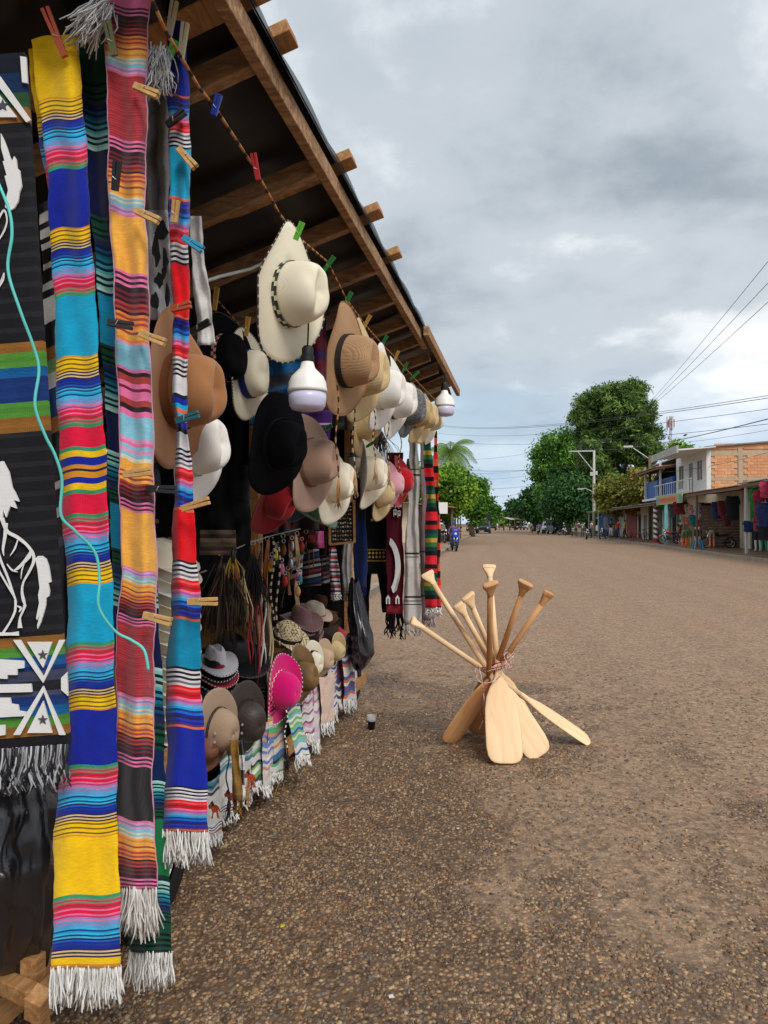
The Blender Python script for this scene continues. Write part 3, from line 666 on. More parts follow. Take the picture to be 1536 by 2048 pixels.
b, bl = col_blobs(1330, 1395, 884, 960, 90, 10, 23, 1, .2)
tree('bright leafy treetop over the roof of the brick building', b, bl, LIME, 4000, .3, 1.1, 23, .4)
b, bl = col_blobs(1385, 1410, 893, 950, 85, 3, 24, 1, .3)
tree('thin sprig of a treetop over the orange brick wall', b, bl, LIME, 900, .28, 1.1, 24, .35)
# left side of the street
b, bl = col_blobs(846, 958, 926, 1046, 56, 26, 31, 1, .16)
tree('dense green tree on the left pavement below the palm', b, bl, LIME, 24000, .16, .9, 31, .26, trunk=.28)
b, bl = col_blobs(905, 984, 952, 1050, 85, 22, 32, 1, .17)
tree('round bright green tree left of the street behind the truck', b, bl, BROAD, 16000, .22, .9, 32, .34, trunk=.3)
b, bl = col_blobs(945, 1000, 1005, 1050, 130, 12, 33, 1, .2)
tree('far tree at the left of the street end', b, bl, BROAD, 6000, .36, .9, 33, .5)
for i, (x0, x1, y0, d, pal) in enumerate(((985, 1012, 1031, 260, LIME), (1002, 1030, 1026, 300, DARK), (968, 994, 1022, 230, BROAD))):
    b, bl = col_blobs(x0, x1, y0, 1050, d, 10, 40+i, 1, .2)
    tree(['pale green tree closing the far end of the street', 'hazy dark tree closing the far end of the street', 'mid green tree at the far left end of the street'][i], b, bl, pal, 3000, .6, .9, 40+i, .8)
# more crowns behind the shop row so that no gap opens
b, bl = col_blobs(1100, 1260, 985, 1046, 130, 16, 51, .8, .2)
tree('dark wooded background behind the flowering garden', b, bl, DARK, 9000, .42, .9, 51, .7)
b, bl = col_blobs(780, 900, 930, 1046, 75, 16, 52, .8, .2)
tree('leafy tree behind the far end of the stall', b, bl, BROAD, 9000, .28, .9, 52, .5)
def palm(label, base, h, seed):
    base = Vector(base); t = thing('palm_tree', label, 'palm', base); r = random.Random(seed)
    mb = MB().tube([base + Vector((.25*math.sin(k*.4), .1*k, h*k/8)) for k in range(9)], [.24-.012*k for k in range(9)], 8); part(t, 'trunk', mb, m_bark, True); top = base + Vector((.25*math.sin(3.2), .8, h))
    for k in range(20):
        a = k*2.399; el = 1.15 - .075*k; ln = 3.0 + r.uniform(-.3, .4); pts = []; p = top.copy(); dirv = Vector((math.cos(a)*math.cos(el), math.sin(a)*math.cos(el), math.sin(el)))
        for s in range(11):
            pts.append(p.copy()); p = p + dirv*ln/10; dirv = (dirv + Vector((0, 0, -.22))).normalized()
        mb = MB(); mb.col = C(110, 140, 60); mb.tube(pts, [.05-.004*s for s in range(11)], 5)
        for s in range(1, 40):
            q = s/40*10; i = min(9, int(q)); c = pts[i].lerp(pts[i+1], q-i); dv = (pts[i+1]-pts[i]).normalized(); side = dv.cross(UP).normalized(); L_ = .85*math.sin(math.pi*(.12+.83*s/40))
            for sg in (-1, 1):
                e = c + side*sg*L_ + dv*L_*.55 + Vector((0, 0, -.8*L_)); w = dv*.018; m_ = c.lerp(e, .5) + Vector((0, 0, .08))
                n = len(mb.v); mb.col = (C(84, 124, 44), C(118, 156, 60), C(150, 176, 80))[(s+k) % 3]; mb.v += [c-w, c+w, m_+w*1.2, e, m_-w*1.2]; mb.face(n, n+1, n+2, n+4); mb.face(n+4, n+2, n+3)
        part(t, 'frond', mb, m_leaf)
b = P(900, 1047, 68); palm('arching palm above the green trees on the left', (b.x, b.y, 0), zat(903, b.x, b.y), 4)
# ================================================================== the stall
m_pine = mat('sawn_pine', C(190, 144, 94), .75, kind='wood', vscale=7, stretch=(5, 1, 5), bump=.2, col2=C(150, 104, 60))
m_rafter = mat('aged_pine', C(188, 150, 110), .88, kind='wood', vscale=7, bump=.3, stretch=(1, 4, 4), col2=C(132, 98, 70))
m_tarp = mat('black_plastic', C(30, 29, 29), .38, .2, 3, .35, 6, spec=.5)
m_black = mat('black_rubber', C(24, 24, 25), .6, .2, 5)
m_cord = mat('brown_cord', C(150, 104, 66), .9, .2, 60)
ZE, LE, SLOPE, U0, U1, LB = 2.735, 0.70, 0.32, 1.28, 6.93, 3.1
st = thing('market_stall', 'timber market stall under a black plastic roof, hung with hats and blankets', 'market stall', S(3.8, 2.2, 0))
def zr(l): return ZE - (l - LE)*SLOPE
# roof sheet, sagging between the rafters and bellying out over the eave
mb = MB(); rows, rows2 = [], []; r = random.Random(4)
for i in range(90):
    u = U0 - .05 + (U1 - U0 + .12)*i/89; belly = .035*abs(math.sin(math.pi*(u-1.45)/.98)) + .012*math.sin(u*7.3) + .012*math.sin(u*17.1)
    row = []
    for k, l in enumerate((LE-.026-belly*.3, LE-.02, LE+.2, LE+.5, LE+.9, LE+1.4, LE+1.9, LB)):
        z = zr(max(l, LE-.02)) + .062 + (.012*math.sin(u*9+k*1.7) + .008*math.sin(u*23+k) if k > 1 else 0) + (.02*math.sin(math.pi*((u-1.45)/.49 % 1)) if k > 0 else -.02 - belly*.5)
        row.append(S(u, l, z))
    rows.append(row); rows2.append([p + Vector((0, 0, .012)) for p in row])
mb.grid(rows); mb.grid(rows2, flip=True)
part(st, 'roof_sheet', mb, m_tarp, True)
for k in range(1, 12):
    u = 1.46 + k*.494; dz = r.uniform(-.012, .012)
    if u > U1 - .05: u = U1 - .06
    if k == 1: u = 1.88; dz = .025
    mb = MB().bar(S(u + r.uniform(-.01, .01), LE+.025, zr(LE)-.002+dz), S(u + r.uniform(-.02, .02), LB-.03, zr(LB)+dz), .042, .066); part(st, 'rafter', mb, m_rafter, bevel=.003)
for a, b, dl, dz in ((U0, 5.0, 0, 0), (4.7, U1, -.048, .004)):
    mb = MB().bar(S(a, LE+dl, ZE+dz), S(b, LE+dl+.006, ZE-.012+dz), .034, .062); part(st, 'fascia', mb, m_rafter, bevel=.003)
for u in (1.72, 1.93, 2.64, 3.10, 3.60):
    w = .085 + r.uniform(-.015, .015); mb = MB().bar(S(u, LE-.075 + r.uniform(-.015, .015), zr(LE)+.115), S(u+.02, LE+1.2, zr(LE+1.2)+.11), w, .036); part(st, 'roof_batten', mb, m_pine, bevel=.003)
mb = MB().bar(S(U0, 2.2, zr(2.2)-.085), S(U1, 2.2, zr(2.2)-.085), .05, .08); part(st, 'purlin', mb, m_rafter)
def upost(px, l): 
    t_, a_ = (px-768)/FPX, YAW+STALL; return l*(math.cos(a_)+t_*math.sin(a_))/(math.sin(a_)-t_*math.cos(a_))
LC = 1.40; ZC = .57
for px in (250, 512, 697):
    u = upost(px, LC+.06); mb = MB().bar(S(u, LC+.06, .05), S(u, LC+.06, zr(LC+.06)-.04), .055, .075, SU); part(st, 'post', mb, m_pine, bevel=.003)
for u in (1.9, 6.5):
    mb = MB().bar(S(u, LB-.1, .02), S(u, LB-.1, zr(LB-.1)-.05), .06, .06, SU); part(st, 'post', mb, m_pine)
UC0, UC1 = 1.85, 6.35
mb = MB().bar(S(UC0, LC, ZC), S(UC1, LC, ZC), .045, .08); part(st, 'counter_rail', mb, m_pine, bevel=.003)
mb = MB().bar(S(UC0-.1, LC+.03, .17), S(UC1, LC+.03, .15), .045, .09); part(st, 'base_rail', mb, m_pine, bevel=.003)
for k in range(6):
    l = LC+.12 + k*.26; mb = MB().box((0, 0, 0), (1, 1, 1), Matrix(((SU.x*(UC1-UC0), SLF.x*.25, 0, S(UC0, l, ZC).x), (SU.y*(UC1-UC0), SLF.y*.25, 0, S(UC0, l, ZC).y), (0, 0, .025, ZC-.01), (0, 0, 0, 1)))); part(st, 'counter_board', mb, m_pine)
for l, z in ((2.25, 1.12), (2.7, 1.5)):
    mb = MB().box((0, 0, 0), (1, 1, 1), Matrix(((SU.x*(UC1-UC0), SLF.x*.3, 0, S(UC0, l, 0).x), (SU.y*(UC1-UC0), SLF.y*.3, 0, S(UC0, l, 0).y), (0, 0, .03, z), (0, 0, 0, 1)))); part(st, 'shelf', mb, m_pine)
for px in (505, 545, 632, 668, 690):
    u = upost(px, LC-.05); mb = MB().bar(S(u, LC-.012, .1), S(u+.02, LC-.012, ZC-.05), .04, .03, SU); part(st, 'slat', mb, m_pine, bevel=.002)
mb = MB(); rows = []
for i in range(60):
    u = UC0-.3 + (UC1-UC0+.3)*i/59; rows.append([S(u, LB-.02 + .03*math.sin(u*8+z*2), z) for z in (.05, .5, 1, 1.5, 2.022)])
mb.grid(rows); rows2 = [[p + SLF*.012 for p in q] for q in rows]; mb.grid(rows2, flip=True); part(st, 'back_sheet', mb, m_tarp, True)
mb = MB(); rows = []
for i in range(30):
    l = LC+.1 + (LB-LC-.1)*i/29; rows.append([S(UC0-.32 + .02*math.sin(l*11+z*3), l, z) for z in (.1, .6, 1.2, 1.7, zr(l)-.05)])
mb.grid(rows); mb.grid([[p + SU*.01 for p in q] for q in rows], flip=True); part(st, 'side_sheet', mb, m_tarp, True)
mb = MB(); rows = [[S(UC0 + (UC1-UC0)*i/40, LC+.09 + .02*math.sin(i*1.3), z) for z in (.12, .45, .72)] for i in range(41)]
mb.grid(rows); mb.grid([[p + SLF*.01 for p in q] for q in rows], flip=True); part(st, 'counter_skirt', mb, m_tarp, True)
mb = MB(); rows = [[S(6.28 + .02*math.sin(i*1.1+z*2), LC+.14 + (LB-LC-.14)*i/30, z) for z in (.08, .6, 1.1, 1.5, 1.9)] for i in range(31)]
mb.grid(rows); mb.grid([[p - SU*.01 for p in q] for q in rows], flip=True); part(st, 'end_sheet', mb, m_tarp, True)
def wheel(px, l, r_):
    u = upost(px, l); c = S(u, l, r_); M = Matrix.Translation(c) @ Matrix(((SU.x, 0, SRT.x, 0), (SU.y, 0, SRT.y, 0), (0, 1, 0, 0), (0, 0, 0, 1)))
    w = part(st, 'wheel', MB().lathe([(r_*.25, .04), (r_*.55, .035), (r_*.62, .06), (r_*.62, -.05), (r_*.25, -.05)], 20, M), m_steel, auto=40)
    part(w, 'tyre', MB().lathe([(r_*.62, -.07), (r_*.85, -.085), (r_*.98, -.06), (r_, 0), (r_*.98, .06), (r_*.85, .085), (r_*.62, .07)], 24, M, cap=False), m_black, True)
wheel(283, 1.42, .27); wheel(628, 1.55, .2); wheel(694, 1.5, .2)
# drawbar timbers at the near end
dm = 1.78
J = P(76, 2008, dm)
for a, b, w, h in ((P(-60, 1935, dm+.25), P(70, 1993, dm+.02), .042, .04), (P(128, 1938, dm+.35), P(72, 1996, dm-.03), .038, .045), (P(66, 1908, dm+.12), P(66, 1990, dm+.12), .048, .04), (P(76, 1985, dm+.02), P(90, 2120, dm+.06), .032, .03)):
    part(st, 'drawbar_timber', MB().bar(a, b, w, h, SU), m_pine, bevel=.003)
part(st, 'drawbar_block', MB().bar(P(78, 1988, dm-.06), P(76, 2030, dm-.03), .045, .045, SU), m_pine, bevel=.004)
# ================================================================== ropes
def rope(label, pts, r, cols, cat='rope', n=14, tw=.018):
    P_ = [Vector(p) for p in pts]; fine = []
    for i in range(len(P_)-1):
        k = max(2, int((P_[i+1]-P_[i]).length/tw))
        fine += [P_[i].lerp(P_[i+1], j/k) for j in range(k)]
    fine.append(P_[-1]); mb = MB().tube(fine, r, 6, cols=cols); return solo('rope', mb, mat('rope_yarn', kind='attr', rough=.9), label, cat, smooth=True, loc=P_[0])
RC = [C(176, 112, 62), C(60, 44, 36), C(196, 140, 84)]
LR = .77
RP = [(296, -20), (330, 60), (398, 175), (430, 215), (508, 335), (560, 430), (600, 478), (655, 524), (692, 598), (730, 650), (765, 690), (800, 725), (836, 765), (870, 800)]
rope('brown braided rope under the eave that the front hats hang from', [PL(x, y, LR) for x, y in RP], .0042, RC)
rope('thin cord deeper under the roof with clothespins', [PL(x, y, 1.25) for x, y in ((425, 590), (470, 640), (530, 700), (620, 790))], .003, RC)
solo('cable', MB().tube([PL(x, y, 1.0) for x, y in ((405, 565), (440, 553), (500, 538), (555, 512), (600, 500))], .006, 6), mat('white_cable', C(190, 190, 186), .5), 'pale electric cable strung below the rafters', 'cable', smooth=True)
tq = [(-6, 360), (18, 420), (24, 470), (16, 540), (40, 620), (66, 690), (78, 740), (70, 810), (90, 870), (110, 910), (124, 960), (122, 1030), (150, 1062), (190, 1105), (199, 1160), (198, 1215), (230, 1262), (262, 1280), (288, 1300), (297, 1340)]
def smooth_pts(q, k=6):
    out = []
    for i in range(len(q)-1):
        p0, p1, p2, p3 = [Vector(q[max(0, min(len(q)-1, i+j))]) for j in (-1, 0, 1, 2)]
        for j in range(k):
            t = j/k; out.append(.5*((2*p1) + (p2-p0)*t + (2*p0-5*p1+4*p2-p3)*t*t + (3*p1-p0-3*p2+p3)*t**3))
    out.append(Vector(q[-1])); return out
solo('cord', MB().tube(smooth_pts([P(x, y, 1.44 + .12*min(1, max(0, (x-40)/200)) - .01) for x, y in tq]), .0030, 6), mat('turquoise_cord', C(96, 206, 196), .6), 'turquoise cord hanging across the black mat and yellow blanket', 'cord', smooth=True)
# ================================================================== cloths
def lerpk(keys, y):
    if y <= keys[0][0]: return keys[0][1:]
    for a, b in zip(keys, keys[1:]):
        if y <= b[0]:
            t = (y-a[0])/(b[0]-a[0]); return tuple(p + (q-p)*t for p, q in zip(a[1:], b[1:]))
    return keys[-1][1:]
m_yarn = mat('woven_yarn', kind='weave', rough=.92, vary=.16, vscale=30, bump=.2, bscale=115, spec=.15, sheen=.15)
m_thread = mat('fringe_yarn', kind='attr', rough=.95, vary=.12, vscale=40, spec=.1)
def cloth(label, keys, stripes, name='blanket', cat='blanket', folds=1.0, famp=.012, thick=.03, slant=0, wave=0, ncol=12, fringe=None, step=8, seed=1, group=None, m=None, bulge=.012, twist=0, edge=None):
    """hanging cloth; keys (y, left x, right x, depth); stripes [(y, colour)] top down"""
    y0, y1 = keys[0][0], keys[-1][0]; ys = set(); b = [s[0] for s in stripes] + [y1]
    for p, q in zip(b, b[1:]):
        if q <= y0 or p >= y1: continue
        p, q = max(p, y0), min(q, y1); k = max(1, int((q-p)/step)); ys.update(p + (q-p)*j/k for j in range(k))
    ys.add(y1); ys = sorted(ys); r = random.Random(seed); ph = r.uniform(0, 6)
    def pos(s, y, back=0.0):
        xl, xr, d = lerpk(keys, y); k = (y-y0)/(y1-y0)
        fo = famp*math.sin(6.283*folds*s + ph + 1.2*math.sin(k*5+ph)) + bulge*math.sin(math.pi*s) - .005*math.sin(k*23+ph) + famp*.22*math.sin(k*33+s*7+ph) + famp*.10*math.sin(k*71-s*11)
        yy = y + (slant*(s-.5) + wave*math.sin(6.283*folds*s + ph + 1.57))*min(1, (1-k)*12 + .3)
        e = min(s, 1-s)*8; tk = thick*min(1, .25 + e)
        return P(xl + (xr-xl)*s + 2.2*math.sin(y*.021+ph)*(1-abs(2*s-1)*.3) + 1.3*math.sin(y*.05+ph*2+s*3) + .5*math.sin(y*.17+s*9), yy, d - fo + back*tk + twist*(s-.5))
    mb = MB(); rows = []
    for y in ys: rows.append([pos(j/ncol, y) for j in range(ncol+1)] + [pos(j/ncol, y, 1) for j in range(ncol, -1, -1)])
    n = 2*(ncol+1); mb.v = [p for q in rows for p in q]; si = 0
    for i in range(len(ys)-1):
        ym = (ys[i]+ys[i+1])/2
        while si+1 < len(stripes) and stripes[si+1][0] <= ym: si += 1
        mb.col = stripes[si][1]
        for k in range(n): a, c = i*n+k, i*n+(k+1) % n; mb.face(a, a+n, c+n, c)
    mb.col = stripes[0][1]; mb.face(*range(n)); mb.col = stripes[-1][1]; mb.face(*reversed(range((len(ys)-1)*n, len(ys)*n)))
    t = thing(name, label, cat, pos(.5, y1, .5), group=group); part(t, 'cloth', mb, m or m_yarn, True)
    if edge:
        for s in (0, 1): part(t, 'selvedge', MB().tube([pos(s, y, .3) for y in ys[::3]], .0025, 5), mat('edge_'+str(edge), edge, .9), True)
    if fringe:
        ln, nst, cols, rad = fringe; f = MB()
        for j in range(nst):
            s = (j + r.random())/nst; p = pos(s, y1, r.random()); d = lerpk(keys, y1)[2]; L_ = ln*d/FPX*(.7+.45*r.random()); sw = Vector((r.uniform(-1, 1), r.uniform(-1, 1), 0))*L_*.2; wv = r.uniform(0, 6)
            kk = r.uniform(.72, 1.0); f.col = tuple(c*kk for c in cols[j % len(cols)])
            pts = [p + sw*(k/5)**1.5 + Vector((math.sin(wv+k*1.7), math.cos(wv+k*2.1), 0))*rad*3.2*(k/5) + Vector((0, 0, -L_*k/5 + .004)) for k in range(6)]
            f.tube(pts, [rad*.9, rad*1.1, rad, rad*1.1, rad, rad*.75], 5)
        part(t, 'fringe', f, m_thread, True, kind='stuff')
    return t, pos
def seq(y0, y1, cols, line=None, lw=.28):
    """stripes of equal height; cols may repeat, None adds a thin dark line colour"""
    out = []; n = len(cols); h = (y1-y0)/n
    for i, c in enumerate(cols):
        out.append((y0 + i*h, c))
        if line and i % 2 == 0: out.append((y0 + i*h + h*(1-lw), tuple(a*line for a in c)))
    return out
YEL, ORA, BLU, CYA, RED, GRN = C(250, 200, 20), C(226, 150, 40), C(22, 40, 158), C(24, 168, 210), C(238, 26, 70), C(56, 156, 110)
NAV, CRM, LBL, MAU, PNK, MAG, OLV, DBL, LCY = C(44, 36, 78), C(226, 196, 140), C(96, 168, 220), C(150, 140, 196), C(236, 120, 160), C(214, 40, 110), C(136, 140, 116), C(22, 62, 140), C(60, 190, 230)
DKY = C(120, 92, 30)
SA = [ORA, YEL, DKY, YEL, YEL, DKY, YEL, YEL, DKY, YEL, NAV, CRM, NAV, CRM, NAV, BLU, BLU, DBL, BLU, C(30, 100, 196), NAV, LCY, DBL, LCY, CYA, DBL, LCY, LBL, LBL, MAU, LBL, PNK, MAU, MAG, PNK, RED, RED, PNK, RED, C(150, 60, 70), RED, OLV, C(196, 70, 80), OLV, GRN, GRN]
def rev(s): return list(reversed(s))
A = [(0, YEL)] + seq(195, 338, SA) + [(338, BLU)] + seq(455, 592, SA) + [(592, CYA)] + seq(712, 854, SA) + [(854, RED), (894, GRN), (902, YEL), (914, BLU), (930, ORA), (938, NAV), (943, ORA), (955, BLU), (967, YEL), (980, GRN), (988, RED)] + seq(1028, 1168, rev(SA)) + [(1168, CYA)] + seq(1285, 1420, rev(SA)) + [(1420, BLU)] + seq(1530, 1674, rev(SA)) + [(1674, YEL)] + seq(1790, 1915, rev(SA)[:36]) + [(1915, YEL), (1928, ORA)]
WHT = [C(236, 232, 226), C(222, 218, 210), C(240, 238, 234)]
cloth('yellow, blue and turquoise striped serape blanket, widest and nearest one', [(72, 62, 158, 1.66), (200, 78, 165, 1.64), (340, 94, 175, 1.63), (592, 108, 190, 1.62), (900, 118, 210, 1.62), (1168, 135, 224, 1.61), (1420, 130, 232, 1.61), (1675, 108, 236, 1.60), (1935, 104, 242, 1.58)],
      A, folds=1.0, famp=.014, slant=-14, wave=4, fringe=(74, 250, WHT, .0017), seed=3, ncol=16, bulge=.022, thick=.045)
cloth('back layer of a folded yellow serape edge beside the black mat', [(95, 56, 92, 1.70), (300, 80, 104, 1.70), (380, 96, 108, 1.69)], [(0, YEL)] + seq(225, 380, SA), folds=.5, seed=8, slant=-6)
# green, navy and teal serape behind
DG, TEAL, MINT, SKY = C(10, 74, 52), C(10, 92, 112), C(150, 210, 196), C(30, 150, 190)
SD = [DG, C(6, 20, 24), DG, DG, C(6, 24, 30), C(18, 88, 54), C(8, 30, 40), C(20, 70, 70), NAV, C(16, 44, 84), C(10, 30, 60), C(14, 80, 130), C(10, 30, 60), TEAL, C(20, 120, 150), C(10, 40, 60), C(60, 160, 180), C(10, 40, 60), C(90, 180, 186), MINT, C(12, 40, 60), MINT, C(10, 30, 50), MINT, C(190, 226, 220), C(10, 30, 50)]
NV2 = C(18, 26, 76)
D_ = [(0, DG)] + seq(160, 305, SD) + [(305, NV2)] + seq(432, 590, SD) + [(590, SKY)] + seq(690, 830, SD) + [(830, NV2)] + seq(900, 1010, rev(SD)) + [(1010, SKY)] + seq(1100, 1220, SD) + [(1220, NV2)] + seq(1330, 1500, rev(SD)) + [(1500, C(14, 40, 90))] + seq(1560, 1640, rev(SD)) + [(1640, C(24, 118, 70)), (1752, C(14, 50, 40))] + seq(1760, 1850, rev(SD)) + [(1850, DG)] + seq(1862, 1905, [DG, C(6, 20, 24)]*4)
cloth('dark green, navy and teal striped serape hanging behind the pink one', [(60, 154, 226, 1.74), (300, 168, 236, 1.73), (590, 196, 262, 1.72), (900, 215, 300, 1.71), (1300, 228, 322, 1.70), (1600, 246, 334, 1.69), (1905, 258, 345, 1.67)], D_, folds=1.1, seed=5, slant=6, fringe=(68, 150, WHT, .0017), thick=.04, wave=4)
# pink, orange and black serape
PK, BLK, DRD, BRK, ORG, ORL, LPK, SKB = C(240, 120, 170), C(44, 32, 38), C(120, 36, 50), C(176, 66, 60), C(240, 140, 60), C(246, 178, 76), C(226, 160, 196), C(140, 200, 220)
MEL = C(184, 60, 68)
SB = [PK, C(90, 40, 60), PK, BLK, PK, BLK, BLK, DRD, BLK, DRD, BLK, BRK, DRD, BRK, BLK, ORG, BRK, ORG, BRK, ORG, ORL, BRK, ORL, ORL, ORG, ORL, C(240, 210, 160), SKB, C(230, 214, 180), SKB, SKB, LPK, MAU, LPK, PK]
def mel(y0, y1): return [(y0 + i*2.5, tuple(c*k for c in MEL)) for i, k in enumerate([(1.15, .72, 1.0, .9, 1.2, .8)[j % 6] for j in range(int((y1-y0)/2.5))])]
B_ = [(-40, PK)] + seq(10, 150, SB) + mel(150, 280) + seq(280, 432, SB) + [(432, ORL)] + seq(545, 690, SB[:26]) + [(662, LPK), (668, SKB), (676, LPK), (690, SKB), (738, PK), (744, BLK), (752, BRK), (766, PK), (776, DRD), (782, PK), (800, BRK), (812, BLK), (822, PK), (834, SKB), (878, LPK), (886, PK), (893, SKB), (900, LPK), (908, SKB), (916, C(230, 220, 190)), (924, ORL), (946, BRK), (950, ORL), (955, BRK), (960, ORL), (966, BRK)] + seq(966, 1024, rev(SB[:14])) + [(1024, ORL)] + seq(1140, 1250, rev(SB)) + mel(1250, 1392) + seq(1392, 1532, rev(SB)) + [(1532, C(40, 36, 38))] + seq(1640, 1776, rev(SB))
cloth('pink, orange and black striped serape with a long white fringe', [(-30, 213, 300, 1.67), (160, 214, 292, 1.66), (430, 220, 290, 1.65), (640, 232, 298, 1.64), (900, 240, 306, 1.64), (1150, 244, 312, 1.63), (1300, 234, 308, 1.63), (1540, 234, 304, 1.62), (1776, 232, 312, 1.60)],
      B_, folds=1.2, famp=.014, slant=14, wave=3, fringe=(92, 220, [C(216, 210, 200), C(226, 222, 214), C(206, 198, 190)], .0018), seed=12, ncol=14, bulge=.02, thick=.05, edge=C(206, 150, 170))
# red, blue and white serape
WH, BK2, RD2, TQ = C(222, 218, 220), C(28, 26, 40), C(232, 16, 30), C(14, 140, 178)
SC = [C(232, 110, 70), C(90, 50, 110), BLU, C(40, 60, 170), NAV, BLU, C(26, 110, 200), DBL, C(40, 160, 220), LBL, MAU, C(190, 90, 150), PNK, RD2, C(160, 30, 50), RD2, C(240, 90, 90), RD2, WH, C(120, 110, 120), WH, BK2, WH, BK2, WH, BK2]
C_ = [(0, BLU)] + seq(190, 296, SC) + [(296, CYA)] + seq(395, 528, SC) + [(528, RD2)] + seq(632, 752, SC) + [(752, WH), (788, BK2), (796, BLU), (808, CYA), (818, C(232, 110, 70)), (828, CYA), (834, C(232, 110, 70)), (842, BLU), (856, BK2), (866, WH)] + seq(898, 1022, rev(SC)) + [(1022, RD2)] + seq(1122, 1240, rev(SC)) + [(1240, TQ)] + seq(1335, 1456, rev(SC)) + [(1456, BLU)] + seq(1574, 1662, rev(SC))
cloth('red, blue and white striped serape clipped beside the brown suede hat', [(40, 332, 366, 1.80), (160, 336, 380, 1.78), (400, 338, 380, 1.76), (620, 344, 378, 1.75), (800, 346, 376, 1.74), (840, 352, 374, 1.74), (1000, 348, 388, 1.74), (1200, 342, 400, 1.73), (1340, 333, 402, 1.72), (1500, 333, 410, 1.71), (1662, 326, 418, 1.70)],
      C_, folds=1.1, famp=.011, slant=5, wave=2, fringe=(66, 260, WHT, .0017), seed=21, ncol=14, bulge=.03, thick=.06)
# grey fluff of other blanket ends at the top
for i, (x, y, d, n, lab) in enumerate(((208, 10, 1.6, 130, 'tuft of grey wool fringe above the yellow blanket'), (318, 105, 1.7, 130, 'tuft of grey wool fringe beside the blue end of the serape'))):
    f = MB(); r = random.Random(i); p = P(x, y, d); dirs = (Vector((-.6, 0, -.8)) if i == 0 else Vector((-.1, 0, -1)))
    for j in range(n):
        f.col = C(*[int(200 + r.uniform(-40, 30))]*3); q = p + Vector((r.uniform(-.02, .02), r.uniform(-.02, .02), r.uniform(-.015, .015))); e = dirs*.08*r.uniform(.6, 1.2) + Vector((r.uniform(-.03, .03), r.uniform(-.03, .03), r.uniform(-.02, .02)))
        f.tube([q, q + e*.4 + Vector((r.uniform(-.01, .01), 0, 0)), q + e*.75 + Vector((r.uniform(-.012, .012), 0, 0)), q + e], .0013, 4)
    solo('wool_fringe', f, m_thread, lab, 'fringe', smooth=True, kind=None, loc=p)
# ---------------- black mat with white horses
def dmat(x): return 1.49 + .06*x/135
BM = C(26, 25, 29)
def mat_plane(x, y, off=0.0): return P(x, y, dmat(x) + off)
t = thing('woven_mat', 'black woven mat with white horses and star triangles at the left edge', 'mat', mat_plane(40, 1500))
mb = MB(); ys = list(range(108, 1500, 10)); edge = lambda y: 46 + (138-46)*max(0, (y-60))/1440
OCH, GR2, BL2, BL3, GY2 = C(150, 100, 44), C(84, 146, 56), C(20, 96, 156), C(26, 56, 120), C(70, 74, 96)
def band(y):
    for a, b, c in ((-40, 150, C(18, 26, 40)), (150, 190, C(16, 44, 84)), (190, 215, C(40, 80, 44)), (215, 246, OCH), (686, 712, OCH), (712, 738, GR2), (738, 760, BL2), (760, 812, BL3), (812, 836, GR2), (836, 866, OCH), (1278, 1300, OCH), (1300, 1318, GR2), (1318, 1335, BL2), (1335, 1352, BL3), (1352, 1366, GY2), (1366, 1384, C(36, 36, 42)), (1384, 1400, GY2), (1400, 1418, BL3), (1418, 1434, BL2), (1434, 1456, GR2), (1456, 1476, OCH)):
        if a <= y < b: return tuple(v*(1.0 if int(y/10) % 2 else .86) for v in c)
    return BM if int(y/10) % 3 else C(38, 37, 41)
front = [[mat_plane(-170 + (edge(y)+170)*k/10, y - .08*(-170 + (edge(y)+170)*k/10), .0025*math.sin(k*1.3+y*.004)) for k in range(11)] for y in ys]
back = [[p + P(768, 1024, 1.0).normalized()*0 + Vector((-.003, .014, 0)) for p in q] for q in front]
for q in (front, back):
    base = len(mb.v); mb.v += [p for w in q for p in w]
    for i in range(len(ys)-1):
        mb.col = band(ys[i]+5)
        for k in range(10): a = base + i*11 + k; mb.face(a, a+11, a+12, a+1)
base = len(ys)*11
for i in range(len(ys)-1): mb.col = band(ys[i]+5); a = i*11+10; mb.face(a, a+11, base+a+11, base+a)
for k in range(10): a = (len(ys)-1)*11+k; mb.face(a, base+a, base+a+1, a+1)
part(t, 'cloth', mb, m_yarn, True)
m_ivory = mat('ivory_yarn', C(220, 218, 216), .9, .05, 20, .2, 115, kind='cloth')
def motif(name, pts, col=m_ivory, off=-.0058):
    mb = MB().prism([mat_plane(x, y, off) for x, y in pts], Vector((-.0004, .004, 0))); part(t, name, mb, col)
